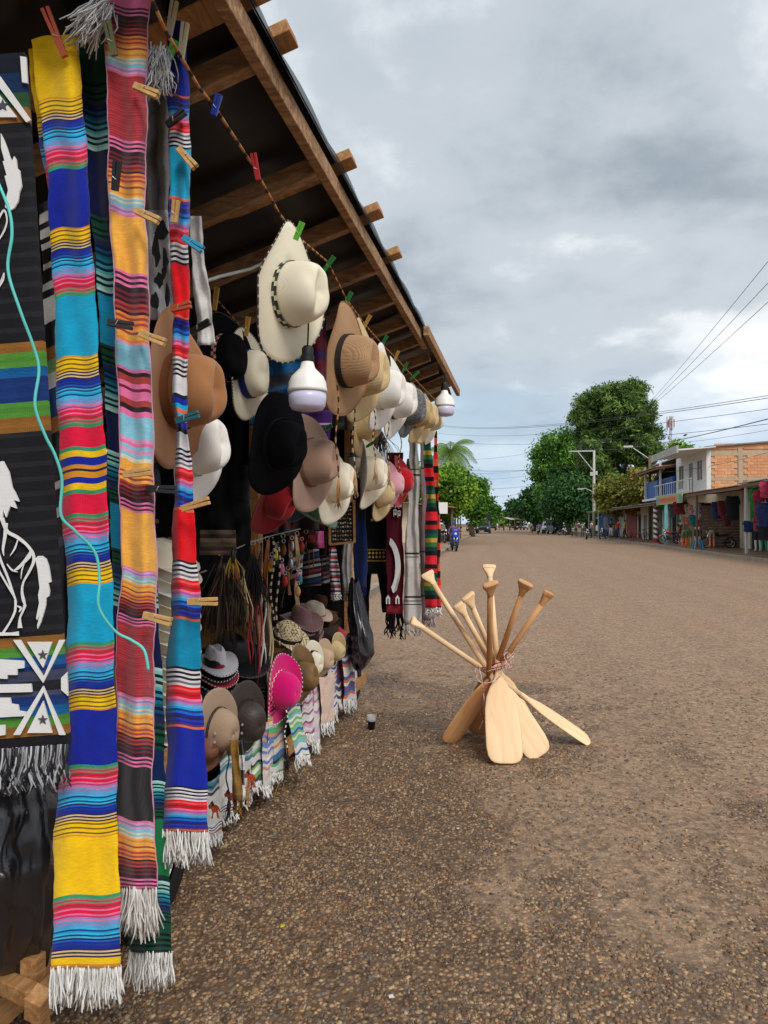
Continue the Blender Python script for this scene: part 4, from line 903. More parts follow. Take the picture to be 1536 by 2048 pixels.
# rearing horse below, neck and mane above, drawn in white
motif('horse_tail', [(1, 266), (8, 280), (14, 296), (19, 312), (24, 322), (28, 312), (32, 318), (34, 336), (39, 340), (41, 356), (43, 372), (38, 386), (36, 402), (28, 416), (18, 422), (10, 414), (12, 396), (16, 380), (9, 352), (13, 350), (5, 322), (9, 322), (2, 296)])
motif('horse_mane', [(-10, 925), (6, 922), (18, 945), (24, 975), (30, 985), (38, 1003), (27, 1000), (33, 1017), (20, 1012), (12, 1035), (6, 1020), (4, 1045), (-10, 1030)])
def stroke(name, pts, ws, off=-.0062):
    """woven line of changing width"""
    q = [Vector((x, y, 0)) for x, y in pts]; fine = smooth_pts(q, 4); n = len(fine); l, r_ = [], []
    for k, p in enumerate(fine):
        d_ = (fine[min(n-1, k+1)] - fine[max(0, k-1)]).normalized(); w = lerpk([(a/(len(ws)-1), b) for a, b in enumerate(ws)], k/(n-1))[0]/2; o = Vector((-d_.y, d_.x, 0))*w; l.append(p+o); r_.append(p-o)
    mb = MB(); rows = [[mat_plane(a.x, a.y, off), mat_plane(b.x, b.y, off), mat_plane(b.x, b.y, off+.004), mat_plane(a.x, a.y, off+.004)] for a, b in zip(l, r_)]; mb.grid(rows, close=True); part(t, name, mb, m_ivory)
stroke('horse_back', [(4, 1036), (14, 1062), (34, 1074), (54, 1090), (66, 1108), (67, 1124), (58, 1144), (47, 1164), (44, 1182), (47, 1200), (51, 1212)], [9, 7, 7, 6, 7, 6, 5, 4, 5, 7, 3])
stroke('horse_flank', [(12, 1046), (10, 1072), (6, 1098), (8, 1112)], [8, 7, 5, 1]); stroke('horse_belly', [(-8, 1092), (2, 1122), (16, 1156), (26, 1186), (33, 1204)], [7, 5, 5, 5, 3]); stroke('horse_belly', [(-8, 1130), (4, 1152), (18, 1176), (30, 1196)], [4, 4, 4, 3])
stroke('horse_thigh', [(62, 1100), (58, 1112), (46, 1126), (36, 1136), (26, 1142)], [3, 9, 6, 6, 1]); stroke('horse_thigh', [(36, 1078), (30, 1096), (20, 1112)], [2, 4, 1]); stroke('horse_thigh', [(14, 1128), (24, 1140), (36, 1144)], [2, 4, 1]); stroke('horse_thigh', [(52, 1118), (44, 1140), (42, 1158)], [1, 3, 1])
stroke('horse_leg', [(31, 1200), (30, 1222), (20, 1244), (6, 1266)], [5, 5, 4, 5]); stroke('horse_leg', [(50, 1210), (46, 1222), (40, 1236), (40, 1256)], [7, 4, 4, 10]); stroke('horse_leg', [(34, 1212), (42, 1216), (38, 1224)], [2, 5, 2]); stroke('horse_hoof', [(-8, 1268), (20, 1268), (38, 1267)], [7, 6, 9])
motif('horse_tail', [(70, 1117), (76, 1112), (84, 1112), (92, 1118), (97, 1132), (100, 1150), (102, 1164), (96, 1166), (99, 1182), (98, 1192), (92, 1196), (91, 1212), (86, 1230), (81, 1246), (75, 1258), (74, 1252), (79, 1230), (74, 1240), (72, 1236), (78, 1206), (76, 1190), (79, 1176), (77, 1158), (75, 1140)])
stroke('horse_outline', [(-4, 440), (8, 420), (14, 440), (8, 462), (-4, 482)], [4, 4, 3, 4, 3]); stroke('horse_outline', [(-4, 575), (6, 560), (8, 545), (2, 560), (-4, 566)], [5, 4, 1, 2, 4])
for (y0, y1, up) in ((1280, 1366, False), (1372, 1470, True)):
    ya, yb = (y0, y1) if not up else (y1, y0); xa, xb, xm = 26, 130, 86
    motif('triangle_band', [(xa, ya), (xa+14, ya), (xm+1, yb + (-12 if not up else 12)), (xb-12, ya), (xb, ya), (xm, yb)])
    k = 1 if not up else -1; motif('triangle', [(xa+28, ya+4*k), (xb-26, ya+4*k), (xm, yb-30*k)], off=-.0066)
    sx, sy = xm-1, ya + 30*k; st5 = []
    for j in range(10): a = -math.pi/2 + j*math.pi/5; rr = 10 if j % 2 == 0 else 4; st5.append((sx + rr*math.cos(a), sy + rr*math.sin(a)))
    motif('star', st5, mat('grey_yarn', C(70, 70, 78), .9), -.0085)
motif('triangle_band', [(-30, 150), (0, 152), (62, 240), (52, 244), (-4, 172), (-30, 172)]); motif('triangle', [(-30, 186), (-4, 186), (34, 234), (-30, 234)], off=-.0066)
st5 = [(5 + (12 if j % 2 == 0 else 5)*math.cos(-math.pi/2 + j*math.pi/5), 210 + (12 if j % 2 == 0 else 5)*math.sin(-math.pi/2 + j*math.pi/5)) for j in range(10)]; motif('star', st5, mat('grey_yarn', C(70, 70, 78), .9), -.0085)
motif('step_motif', [(40, 112), (52, 114), (55, 166), (44, 164)])
for pts in ([(-20, 1318), (48, 1322), (48, 1336), (34, 1338), (34, 1350), (14, 1350), (14, 1358), (-20, 1356)], [(-20, 1370), (62, 1368), (64, 1384), (-20, 1386)], [(-20, 1396), (20, 1396), (22, 1408), (36, 1410), (38, 1422), (52, 1424), (52, 1432), (-20, 1436)], [(122, 1356), (134, 1344), (136, 1392), (122, 1380)], [(-20, 1452), (10, 1450), (10, 1470), (-20, 1474)]):
    motif('step_motif', pts)
f = MB(); r = random.Random(9)
for j in range(130):
    x = -60 + 196*(j + r.random())/130; p = mat_plane(x, 1498 - .08*x, .006*r.uniform(-1, 1)); g = r.choice((40, 60, 130, 160, 185)); f.col = C(g, g, g+3); L_ = .088*r.uniform(.7, 1.15); w = r.uniform(0, 6)
    f.tube([p + Vector((math.sin(w + k*1.3)*.004*k*.5, .003*math.cos(w+k), -L_*k/5)) for k in range(6)], [.0021]*5 + [.001], 4)
part(t, 'fringe', f, m_thread, True, kind='stuff')
# black rubbish bag below the mat and the bag at the far post
def plastic_bag(label, keys, seed, d):
    """keys (y, left, right, bulge metres)"""
    t = thing('plastic_bag', label, 'bag', P((keys[-1][1]+keys[-1][2])/2, keys[-1][0], d)); r = random.Random(seed); ph = [r.uniform(0, 6) for _ in range(8)]; mb = MB(); rows = []; n = 40
    y0, y1 = keys[0][0], keys[-1][0]
    for i in range(46):
        y = y0 + (y1-y0)*i/45; xl, xr, bg = lerpk(keys, y); row = []
        for k in range(n):
            a = 6.283*k/n; pinch = (1-i/45)
            w = 1 + .12*math.sin(9*a+ph[0])*(.35+pinch) + .05*math.sin(17*a+ph[1]+i*.12)*(.3+pinch) + .04*math.sin(5*a+i*.35+ph[2]) + .03*math.sin(13*a - i*.5+ph[3])
            row.append(P((xl+xr)/2 + (xr-xl)/2*math.cos(a)*w, y + 6*math.sin(3*a+ph[4]), d - bg*math.sin(a)*w))
        rows.append(row)
    mb.grid(rows, close=True); mb.face(*range(n)); mb.face(*reversed(range(len(mb.v)-n, len(mb.v)))); part(t, 'bag', mb, mat('bag_plastic', C(40, 37, 40), .22, .2, 3, .35, 9, spec=.6, stretch=(2.2, 2.2, .5)), True); return t
plastic_bag('big black plastic rubbish bag under the horse mat', [(1540, -60, 84, .06), (1620, -110, 116, .15), (1750, -150, 122, .21), (1880, -140, 104, .16), (1940, -90, 84, .10), (1962, -40, 40, .03)], 1, 1.98)
# ================================================================== hats
RT, FW = Vector((math.cos(YAW), math.sin(YAW), 0)), Vector((-math.sin(YAW), math.cos(YAW), 0))
def CV(r, u, t): return (RT*r + UP*u - FW*t).normalized()
HSTY = {  # brim half width, half length, side curl, pull, dip, crown half width, half length, height, squareness, taper, pinch, crease, dent
    'cowboy': (.166, .205, .034, .06, .018, .080, .100, .132, 3.6, .12, .16, .034, .016),
    'big': (.172, .215, .022, .03, .020, .083, .104, .142, 3.6, .12, .16, .036, .016),
    'bush': (.150, .185, .016, .0, .015, .082, .100, .105, 3.2, .14, .05, .010, .004),
    'fedora': (.135, .160, .026, .05, .02, .080, .098, .108, 3.4, .14, .22, .030, .012),
    'panama': (.150, .180, .018, .02, .012, .080, .100, .105, 3.0, .16, .12, .022, .008),
    'boater': (.165, .195, .020, .0, .01, .082, .102, .085, 5.0, .04, .0, .0, .0),
    'round': (.160, .185, .040, .1, .01, .082, .100, .118, 2.4, .06, .0, .012, .0)}
def hat_meshes(style, seed, sz, cu=None, tear=0.0):
    bx, by, curl, pull, dip, cx, cy, h, nn, tap, pin, cre, den = HSTY[style]; curl = curl if cu is None else cu; r = random.Random(seed); n = 44; w1, w2 = r.uniform(0, 6), r.uniform(0, 6); bend = r.uniform(-.006, .006)
    def brim(a, t, dz=0.0):
        s, c = math.sin(a), math.cos(a); side = abs(s)**2.0; rx, ry = cx + (bx-cx)*t, cy + (by-cy)*t
        x = rx*s*(1 - pull*side*t*t)*(1 - tear*max(0, c)**1.1*t); y = ry*c*(1 + .25*tear*max(0, c)**3*t*t)
        z = curl*side*t**1.7 - dip*c*c*t**1.5 + .004*math.sin(3*a+w1)*t*t + .003*math.sin(5*a+w2)*t*t + bend*c*t
        return Vector((x*sz, y*sz, (z+dz)*sz))
    rows = [[brim(6.283185*k/n, i/7) for k in range(n)] for i in range(8)] + [[brim(6.283185*k/n, 1.008, -.0018) for k in range(n)]] + [[brim(6.283185*k/n, i/7, -.0042) for k in range(n)] for i in range(7, -1, -1)]
    B = MB().grid(rows, close=True, flip=True)
    def cr(a, f):
        s, c = math.sin(a), math.cos(a); q = max(0, math.cos(f))**(2/nn); z = h*max(0, math.sin(f))**(2/nn); k = z/h
        x = cx*s*q*(1-tap*k)*(1 - pin*max(0, c)*k*k); y = cy*c*q*(1-tap*.8*k)
        dz = cre*math.exp(-(x/.022)**2)*k**3*math.exp(-((y+.008)/.085)**4) + den*math.exp(-((abs(x)-.048)/.013)**2)*k**3*math.exp(-((y-.045)/.035)**2)
        return Vector((x*sz, y*sz, (z - dz + .010*k*c*c)*sz))
    rows = [[cr(6.283185*k/n, f) for k in range(n)] for f in [R(v) for v in (0, 4, 12, 24, 38, 50, 58, 64, 69, 74, 78, 82, 86, 89)]]
    K = MB().grid(rows, close=True); K.face(*range(len(K.v)-n, len(K.v)))
    return B, K, brim, cr, n
def hat_frame(p, crown, front):
    z = crown.normalized(); y = (front - z*front.dot(z)).normalized(); x = y.cross(z); return Matrix(((x.x, y.x, z.x, p.x), (x.y, y.y, z.y, p.y), (x.z, y.z, z.z, p.z), (0, 0, 0, 1)))
m_attr = mat('coloured_yarn', kind='attr', rough=.85, vary=.1, vscale=50)
def hat(label, p, crown, front, style='cowboy', sz=1.0, m=None, band=None, bw=.022, trim=None, cord=None, group=None, seed=0, cat='hat', mb_=None, curl=None, grommets=False, lace=None, buckle=False, tear=0.0):
    M = hat_frame(p, crown, front); t = thing('hat', label, cat, M=M, group=group); B, K, brim, cr, n = hat_meshes(style, seed, sz, curl, tear); st_ = HSTY[style]
    part(t, 'brim', B, mb_ or m, True, local=True); part(t, 'crown', K, m, True, local=True)
    if band is not None:
        b = MB(); rows = []
        for i, f in enumerate((.06, .5, 1.0)):
            zz = bw*f; row = []
            for k in range(n):
                a = 6.283185*k/n; s, c = math.sin(a), math.cos(a); row.append(Vector(((st_[5]*(1-.1*st_[9])*s + .0022*s)*sz, (st_[6]*c + .0022*c)*sz, zz*sz + .001)))
            rows.append(row)
        b.v = [q for w in rows for q in w]
        cols = band if isinstance(band, list) else [band]
        for i in range(2):
            for k in range(n): b.col = cols[(k//1 + i) % len(cols)]; a, c = i*n+k, i*n+(k+1) % n; b.face(a, c, c+n, a+n)
        part(t, 'hat_band', b, m_attr, True, local=True)
    if buckle: part(t, 'buckle', MB().box((st_[5]*sz+.001, -.016, .002), (st_[5]*sz+.007, .016, .026)), m_steel, local=True)
    if trim:
        k = MB().tube([brim(6.283185*i/176, 1.0) for i in range(177)], .0024*sz, 6, cap=False, cols=trim); part(t, 'brim_trim', k, m_attr, True, local=True)
    if lace:
        k = MB(); k.col = lace
        for i in range(46):
            a = 6.283185*i/46; q0, q1 = brim(a, .955, .003), brim(a+.05, 1.02, .0); k.tube([q0, (q0+q1)/2 + Vector((0, 0, .003)), q1], .0022*sz, 4)
        part(t, 'lacing', k, m_attr, local=True)
    if grommets:
        for s in (-1, 1):
            for yy in (-.02, .02):
                part(t, 'eyelet', MB().lathe([(.006, 0), (.006, .003), (.0035, .003)], 10, Matrix.Translation((s*st_[5]*.985*sz, yy*sz, .052*sz)) @ Matrix.Rotation(R(90)*s, 4, 'Y')), m_steel, local=True)
    if cord:
        pts, cc = cord; k = MB().tube(pts, .0035, 5, cols=cc); part(t, 'chin_cord', k, m_attr, True)
        k = MB(); e = pts[-1]; r = random.Random(seed)
        for j in range(12): k.col = cc[-1]; k.tube([e, e + Vector((r.uniform(-.008, .008), r.uniform(-.008, .008), -.05)), e + Vector((r.uniform(-.014, .014), r.uniform(-.014, .014), -.11*r.uniform(.8, 1.1)))], .0018, 4)
        part(t, 'tassel', k, m_attr, True, kind='stuff')
    return t
def felt(n, c, **k): return mat('felt_'+n, c, .95, .07, 8, .12, 300, spec=.15, sheen=.25, **k)
f_cream, f_white, f_black, f_taupe, f_brown, f_mag, f_red, f_pink, f_mauve, f_grey, f_greenf, f_navy = felt('cream', C(232, 220, 196)), felt('white', C(232, 226, 218)), mat('felt_black', C(13, 13, 16), .95, .1, 8, .12, 300, spec=.1), felt('taupe', C(160, 128, 110)), felt('suede', C(160, 110, 70)), felt('magenta', C(220, 18, 116)), felt('red', C(176, 16, 26)), felt('pink', C(220, 160, 172)), felt('mauve', C(150, 112, 112)), felt('pale_grey', C(206, 204, 208)), felt('sage', C(120, 160, 132)), felt('navy', C(24, 28, 44))
s_cream, s_tan, s_straw, s_beige = mat('straw_cream', C(236, 226, 200), .75, .05, 6, .08, 150, kind='straw'), mat('straw_tan', C(192, 150, 110), .8, .1, 6, .5, 60, kind='straw'), mat('straw_natural', C(226, 198, 148), .8, .08, 6, .5, 60, kind='straw'), mat('straw_beige', C(206, 176, 128), .8, .08, 6, .5, 60, kind='straw')
l_dark, l_tan, l_brown, l_black = mat('leather_dark', C(66, 56, 52), .5, .2, 6, .25, 90), mat('canvas_tan', C(168, 142, 118), .9, .1, 8, .3, 200), mat('leather_brown', C(126, 82, 62), .6, .15, 6, .25, 90), mat('leather_black', C(30, 29, 32), .42, .2, 6, .25, 90)
l_camo = mat('burnished_hide', C(150, 112, 64), .6, .25, 5, .2, 60, col2=C(74, 56, 34))
tweed = mat('grey_tweed', C(130, 130, 130), .95, .3, 120, .3, 200, col2=C(50, 50, 54))
BW = [C(170, 166, 156), C(40, 38, 36), C(34, 32, 32), C(34, 32, 32)]; KB = [C(40, 34, 30)]
def cordpts(x0, y0, y1, d, sway=3): return [P(x0 + sway*math.sin(k*.5), y0 + (y1-y0)*k/16, d) for k in range(17)]
CCD = [C(40, 30, 26), C(196, 160, 110)]
# ---- front row on the rope
d1 = 2.28
hat('cream straw cowboy hat with black laced brim, nearest on the rope', P(576, 590, d1), CV(.84, -.05, .54), CV(.10, 1, 0), 'big', .96, s_cream, [C(40, 44, 36), C(200, 196, 170), C(60, 66, 50)], .024, BW, seed=1, buckle=True, tear=.55)
hat('tan straw cowboy hat with dark band, second along the rope', P(690, 722, 2.86), CV(.88, -.08, .46), CV(.12, 1, 0), 'big', .98, s_tan, KB, .03, [C(150, 104, 68)], (cordpts(674, 770, 955, 2.78), [C(40, 30, 26), C(170, 120, 70)]), seed=2, tear=.42)
hat('natural straw hat behind the tan one on the rope', P(718, 745, 3.15), CV(.90, -.05, .42), CV(.12, 1, 0), 'cowboy', 1.03, s_straw, [C(200, 170, 120)], .02, None, (cordpts(707, 800, 940, 3.05), CCD), seed=3, tear=.5)
hat('white felt hat, first of two white ones on the rope', P(760, 778, 3.65), CV(.92, -.08, .38), CV(.12, 1, 0), 'cowboy', 1.0, f_white, [C(214, 208, 200)], .02, None, (cordpts(748, 820, 920, 3.55), CCD), seed=4, tear=.5)
hat('white felt hat, second of two white ones on the rope', P(786, 800, 4.0), CV(.92, -.05, .38), CV(.1, 1, .1), 'cowboy', 1.02, f_white, [C(60, 40, 40)], .018, None, (cordpts(775, 830, 930, 3.9), CCD), seed=5, tear=.5)
hat('grey tweed hat among the pale hats on the rope', P(812, 815, 4.5), CV(.93, -.02, .36), CV(.1, 1, 0), 'fedora', 1.15, tweed, None, seed=6)
hat('beige straw hat next to the grey tweed one', P(828, 826, 4.9), CV(.93, 0, .36), CV(.1, 1, 0), 'cowboy', .98, s_beige, [C(120, 90, 60)], .02, None, (cordpts(800, 870, 960, 4.8), CCD), seed=7)
hat('pale straw hat before the last on the rope', P(842, 832, 5.35), CV(.94, 0, .34), CV(.1, 1, 0), 'cowboy', .98, s_straw, None, seed=8)
hat('cream hat at the far end of the rope by the bulb', P(855, 838, 5.8), CV(.94, 0, .34), CV(.1, 1, 0), 'cowboy', .98, s_cream, None, seed=9)
# ---- hats deeper and nearer on the left
hat('large brown suede hat between the striped serapes', P(352, 782, 1.90), CV(.95, -.02, .30), CV(-.08, 1, 0), 'big', .93, f_brown, [C(120, 72, 40)], .03, None, seed=10, buckle=True, tear=.3)
hat('white felt hat below the brown suede one', P(382, 893, 2.08), CV(.95, .06, .28), CV(-.1, 1, 0), 'cowboy', .84, f_white, [C(220, 210, 204)], .02, None, seed=11)
hat('black hat with red and white band hanging by the white curtain', P(448, 716, 2.75), CV(.85, 0, .5), CV(-.12, 1, 0), 'boater', .86, f_black, [C(150, 20, 34), C(206, 196, 180)], .03, [C(40, 40, 44), C(90, 90, 90)], seed=12)
hat('cream straw hat with blue band and blue zigzags', P(492, 748, 2.85), CV(.95, 0, .30), CV(-.08, 1, 0), 'boater', .90, s_cream, [C(20, 34, 120)], .034, [C(60, 70, 110), C(222, 206, 170)], seed=13)
# ---- second row
hat('black felt hat, largest dark hat below the near bulb', P(552, 888, 2.62), CV(.82, -.12, .55), CV(.22, 1, 0), 'big', .86, f_black, [C(16, 16, 18)], .024, None, seed=14)
hat('taupe felt hat right of the black one', P(618, 925, 3.05), CV(.90, .05, .44), CV(.35, 1, 0), 'cowboy', 1.0, f_taupe, [C(126, 92, 78)], .02, None, seed=15)
hat('cream felt hat right of the taupe one', P(660, 965, 3.35), CV(.90, .08, .42), CV(.55, 1, 0), 'cowboy', .93, f_cream, [C(226, 214, 190)], .02, None, seed=16)
hat('ivory felt hat with strongly curved brim in the second row', P(732, 948, 4.1), CV(.93, .0, .36), CV(.12, 1, 0), 'cowboy', .95, f_cream, [C(216, 206, 180)], .02, None, seed=17, curl=.08)
hat('small straw hat with patterned underside in the second row', P(755, 985, 4.4), CV(.92, .04, .38), CV(.35, 1, 0), 'round', .92, s_straw, [C(150, 120, 80)], .016, [C(40, 30, 26), C(206, 176, 130)], seed=18)
hat('pink felt hat behind the straw one in the second row', P(778, 968, 4.75), CV(.93, .02, .36), CV(.3, 1, 0), 'round', .86, f_pink, None, seed=19)
hat('bright red felt hat at the end of the second row', P(796, 962, 5.05), CV(.93, .02, .36), CV(.15, 1, 0), 'round', .95, f_red, [C(150, 10, 20)], .02, None, seed=20)
hat('dark red felt hat under the black one', P(548, 1000, 3.0), CV(.8, -.35, .5), CV(.5, .8, 0), 'cowboy', .74, felt('dark_red', C(128, 12, 22)), None, seed=22)
hat('sage green hat with black laced brim under the cream one', P(622, 1020, 3.5), CV(.5, .75, .4), CV(.9, -.1, .1), 'round', .80, f_greenf, None, lace=C(30, 30, 30), seed=23)
hat('cream straw hat hanging in the shade behind the cords', P(722, 850, 4.2), CV(.9, 0, .4), CV(.1, 1, 0), 'cowboy', .9, s_straw, None, seed=24)
hat('dark navy hat hanging in the shade under the taupe one', P(600, 985, 3.9), CV(.8, -.2, .5), CV(.3, 1, 0), 'cowboy', .8, f_navy, None, seed=25)
# ---- hung along the counter front
hat('brown leather hat peeking out behind the canvas hat', P(410, 1492, 3.05), CV(.75, .05, .62), CV(.1, 1, 0), 'round', .60, l_brown, None, seed=30)
hat('tan canvas bush hat with dark band on the counter front', P(432, 1457, 3.08), CV(.92, -.12, .38), CV(-.28, 1, 0), 'bush', .92, l_tan, [C(46, 42, 40), C(70, 64, 58)], .016, None, seed=31, grommets=True)
hat('dark brown leather hat with eyelets on the counter front', P(487, 1440, 3.5), CV(.90, -.14, .42), CV(-.22, 1, 0), 'bush', 1.02, l_dark, [C(40, 34, 32)], .016, None, seed=32, grommets=True, cord=(cordpts(455, 1500, 1590, 3.3), [C(40, 36, 34)]))
hat('magenta hat with white laced brim on the counter front', P(560, 1378, 3.95), CV(.88, -.06, .48), CV(-.1, 1, 0), 'round', 1.02, f_mag, [C(238, 232, 232), C(214, 18, 112)], .012, None, seed=33, lace=C(240, 236, 236), cord=(cordpts(572, 1420, 1500, 3.75), [C(226, 222, 216), C(30, 30, 34)]))
hat('burnished brown hide hat next to the magenta one', P(598, 1352, 4.35), CV(.92, .0, .4), CV(-.12, 1, 0), 'cowboy', .92, l_camo, [C(60, 46, 30)], .016, None, seed=34, lace=C(206, 196, 180))
hat('ivory hat with black band on the counter front', P(622, 1325, 4.65), CV(.85, -.1, .5), CV(-.15, 1, 0), 'panama', .78, f_cream, [C(20, 20, 22)], .03, None, seed=35)
hat('beige felt hat beside the ivory one on the counter front', P(645, 1318, 4.9), CV(.85, -.1, .5), CV(-.1, 1, 0), 'panama', .76, mat('felt_sand', C(196, 168, 138), .95, .07, 8), None, seed=36)
hat('straw coloured cap like hat at the far counter corner', P(668, 1300, 5.2), CV(.85, -.3, .4), CV(0, 1, .2), 'round', .72, s_straw, None, seed=37)
# ---- lying in stacks on the counter
ORD = ['first', 'second', 'third', 'fourth', 'fifth', 'sixth', 'seventh', 'eighth', 'ninth', 'tenth', 'eleventh', 'twelfth', 'thirteenth', 'fourteenth', 'fifteenth']
def stack(labels, px, py, l, n, dz, style, sz, m, group, seed, band=None, lace=None, tilt=(.12, 1, .25), front=(.6, 0, .8), drift=0.0, mats=None):
    d = dep(px, l); p = P(px, py, d)
    for k in range(n):
        r = random.Random(seed*31+k); q = p - UP*dz*k + RT*drift*k + RT*r.uniform(-.006, .006)
        hat(labels[k] if k < len(labels) and len(labels) > 2 else (labels[0] if k == 0 else labels[1].replace('#', ORD[k])), q, CV(tilt[0] + r.uniform(-.05, .05), tilt[1], tilt[2]), CV(front[0]+r.uniform(-.1, .1), front[1], front[2]), style, sz, (mats[k] if mats else m), band, .016, None, group=group, seed=seed+k*0, lace=(lace[k] if isinstance(lace, list) else lace))
stack(['pale grey felt hat with laced brim on top of its stack', 'dark plum hat under the pale grey one', 'crimson laced hat in the stack under the pale grey one', 'black laced hat low in the stack under the pale grey one', 'black hat at the bottom of the stack under the pale grey one'], 428, 1325, 1.50, 5, .028, 'cowboy', .66, f_grey, 'stacked hats by the red serape', 3, lace=[C(30, 30, 30), C(236, 232, 226), C(236, 232, 226), C(230, 226, 220), None], mats=[f_grey, l_black, felt('crimson', C(150, 20, 50)), l_black, f_black])
stack(['black leather cowboy hat on top of the black stack', 'black leather hat, # from the top of the black stack'], 496, 1338, 1.50, 8, .022, 'cowboy', 1.0, l_black, 'stack of black leather hats', 4)
hat('large black leather hat with laced band left of the black stack', PL(462, 1318, 1.50), CV(.1, 1, .3), CV(.9, 0, .5), 'cowboy', 1.05, l_black, [C(20, 20, 22)], .02, None, seed=48, lace=C(90, 80, 74))
stack(['mauve felt cowboy hat on top of the mauve stack', 'mauve felt hat with laced brim, # from the top of its stack'], 602, 1240, 1.66, 6, .024, 'cowboy', .92, f_mauve, 'stack of mauve felt hats', 5, lace=C(214, 196, 190))
hat('houndstooth fedora with black band on the counter', PL(574, 1276, 1.50), CV(.22, .92, .3), CV(.9, 0, .5), 'fedora', 1.0, None or mat('houndstooth_base', C(214, 190, 150), .9, .05), [C(20, 20, 22)], .026, None, seed=41)
hat('ivory hat with coral edged brim behind the mauve stack', PL(628, 1228, 1.72), CV(.1, 1, .2), CV(.9, 0, .4), 'fedora', 1.0, f_cream, [C(222, 110, 100)], .014, [C(222, 110, 100)], seed=42)
hat('plain brown felt hat behind the coral edged one', PL(645, 1212, 1.8), CV(.05, 1, .25), CV(.9, 0, .4), 'cowboy', .9, felt('brown', C(112, 74, 54)), [C(70, 44, 30)], .02, None, seed=43)
hat('brown laced hat near the far post', PL(660, 1246, 1.62), CV(.1, 1, .25), CV(.9, 0, .4), 'cowboy', .72, felt('brown', C(112, 74, 54)), None, lace=C(30, 24, 22), seed=44)
hat('small pink and red laced hat near the far post', PL(672, 1268, 1.52), CV(.1, 1, .25), CV(.9, 0, .4), 'cowboy', .5, felt('rose', C(196, 60, 84)), None, lace=C(230, 200, 200), seed=45)
hat('pale hide hat with a white lace edge below the houndstooth one', PL(610, 1312, 1.55), CV(.2, .9, .4), CV(.9, 0, .4), 'cowboy', .58, f_white, None, lace=C(200, 196, 190), seed=46)
hat('tan hide hat leaning at the far counter corner', PL(655, 1290, 1.62), CV(.35, .8, .5), CV(.9, .1, .3), 'cowboy', .62, mat('hide_tan', C(206, 164, 108), .7, .1, 6), None, seed=47)
# white and cream hats piled between the pink and red serapes
r = random.Random(77)
for k in range(15):
    y = 1466 - k*24; p = PL(322 + r.uniform(-3, 3), y, 1.5)
    hat(('white hat at the bottom of the pile between the serapes' if k == 0 else 'white hat on top of the pile between the serapes' if k == 14 else 'white or cream hat, %s from the bottom of the pile between the serapes' % ORD[k]), p, CV(.06, 1, .1), CV(.9, 0, .4), 'cowboy', .85, (f_white, s_cream, f_cream)[k % 3], None, group='pile of white hats', seed=50)
for k in range(6):
    hat('pale hat on the dim shelf behind the tassels, %s from the left' % ORD[k], P(330 + k*24, 1120 + 6*(k % 2), 3.55 + .12*k), CV(.1, 1, .15), CV(.9, 0, .4), 'cowboy', .85, (f_cream, f_taupe, s_straw)[k % 3], [C(60, 50, 40)], group='hats on the back shelf', seed=60+k)
# houndstooth checks on the fedora: real little stitched tabs
def houndstooth():
    m = MATS['houndstooth_base']; nt = m.node_tree; N = nt.nodes.new; L = nt.links.new; b = nt.nodes['Principled BSDF']; tc = N('ShaderNodeTexCoord')
    ck = []
    for rot, sc in ((0, 70), (0, 140)):
        mp = N('ShaderNodeMapping'); mp.inputs['Rotation'].default_value = (R(rot), R(rot), R(rot)); L(tc.outputs['Object'], mp.inputs[0])
        c = N('ShaderNodeTexChecker'); c.inputs['Scale'].default_value = sc; L(mp.outputs[0], c.inputs[0]); ck.append(c.outputs[1])
    mu = N('ShaderNodeMath'); mu.operation = 'MULTIPLY'; L(ck[0], mu.inputs[0]); L(ck[1], mu.inputs[1])
    mx = N('ShaderNodeMix'); mx.data_type = 'RGBA'; L(mu.outputs[0], mx.inputs[0]); mx.inputs[6].default_value = (*C(216, 194, 154), 1); mx.inputs[7].default_value = (*C(56, 46, 40), 1); L(mx.outputs[2], b.inputs['Base Color'])
houndstooth()
# ================================================================== clothespins
def pin(label, px, py, d, ang, col, ln=.066, open_=.03, toward=.25):
    """peg whose long axis points at ang degrees in the picture plane (0 = right, 90 = up)"""
    a = R(ang); ax = (RT*math.cos(a) + UP*math.sin(a) - FW*toward).normalized(); nrm = ax.cross(FW).normalized(); p = P(px, py, d); wd = ax.cross(nrm)
    t = thing('clothespin', label, 'clothespin', p)
    for s in (-1, 1):
        v = (ax + nrm*open_*s).normalized(); q = p + nrm*.0042*s; mb = MB().bar(q - v*ln*.45, q + v*ln*.55, .0105, .0078, nrm); part(t, 'jaw', mb, col, bevel=.001)
    part(t, 'spring', MB().tube([p + wd*(.007*k/6 - .0035) * 2 + (nrm*math.cos(k*2.1) + ax*math.sin(k*2.1))*.0055 for k in range(7)], .0012, 5), m_steel)
w_pin, g_pin, k_pin, o_pin, b_pin, y_pin, lime, blu = mat('peg_wood', C(206, 166, 106), .7, kind='wood', vscale=20, col2=C(176, 132, 78)), mat('peg_green', C(36, 120, 50), .4), mat('peg_black', C(30, 30, 34), .4), mat('peg_orange', C(176, 78, 42), .6), mat('peg_blue', C(24, 50, 150), .4), mat('peg_yellow', C(190, 140, 50), .5), mat('peg_lime', C(96, 190, 40), .4), mat('peg_cyan', C(40, 140, 180), .4)
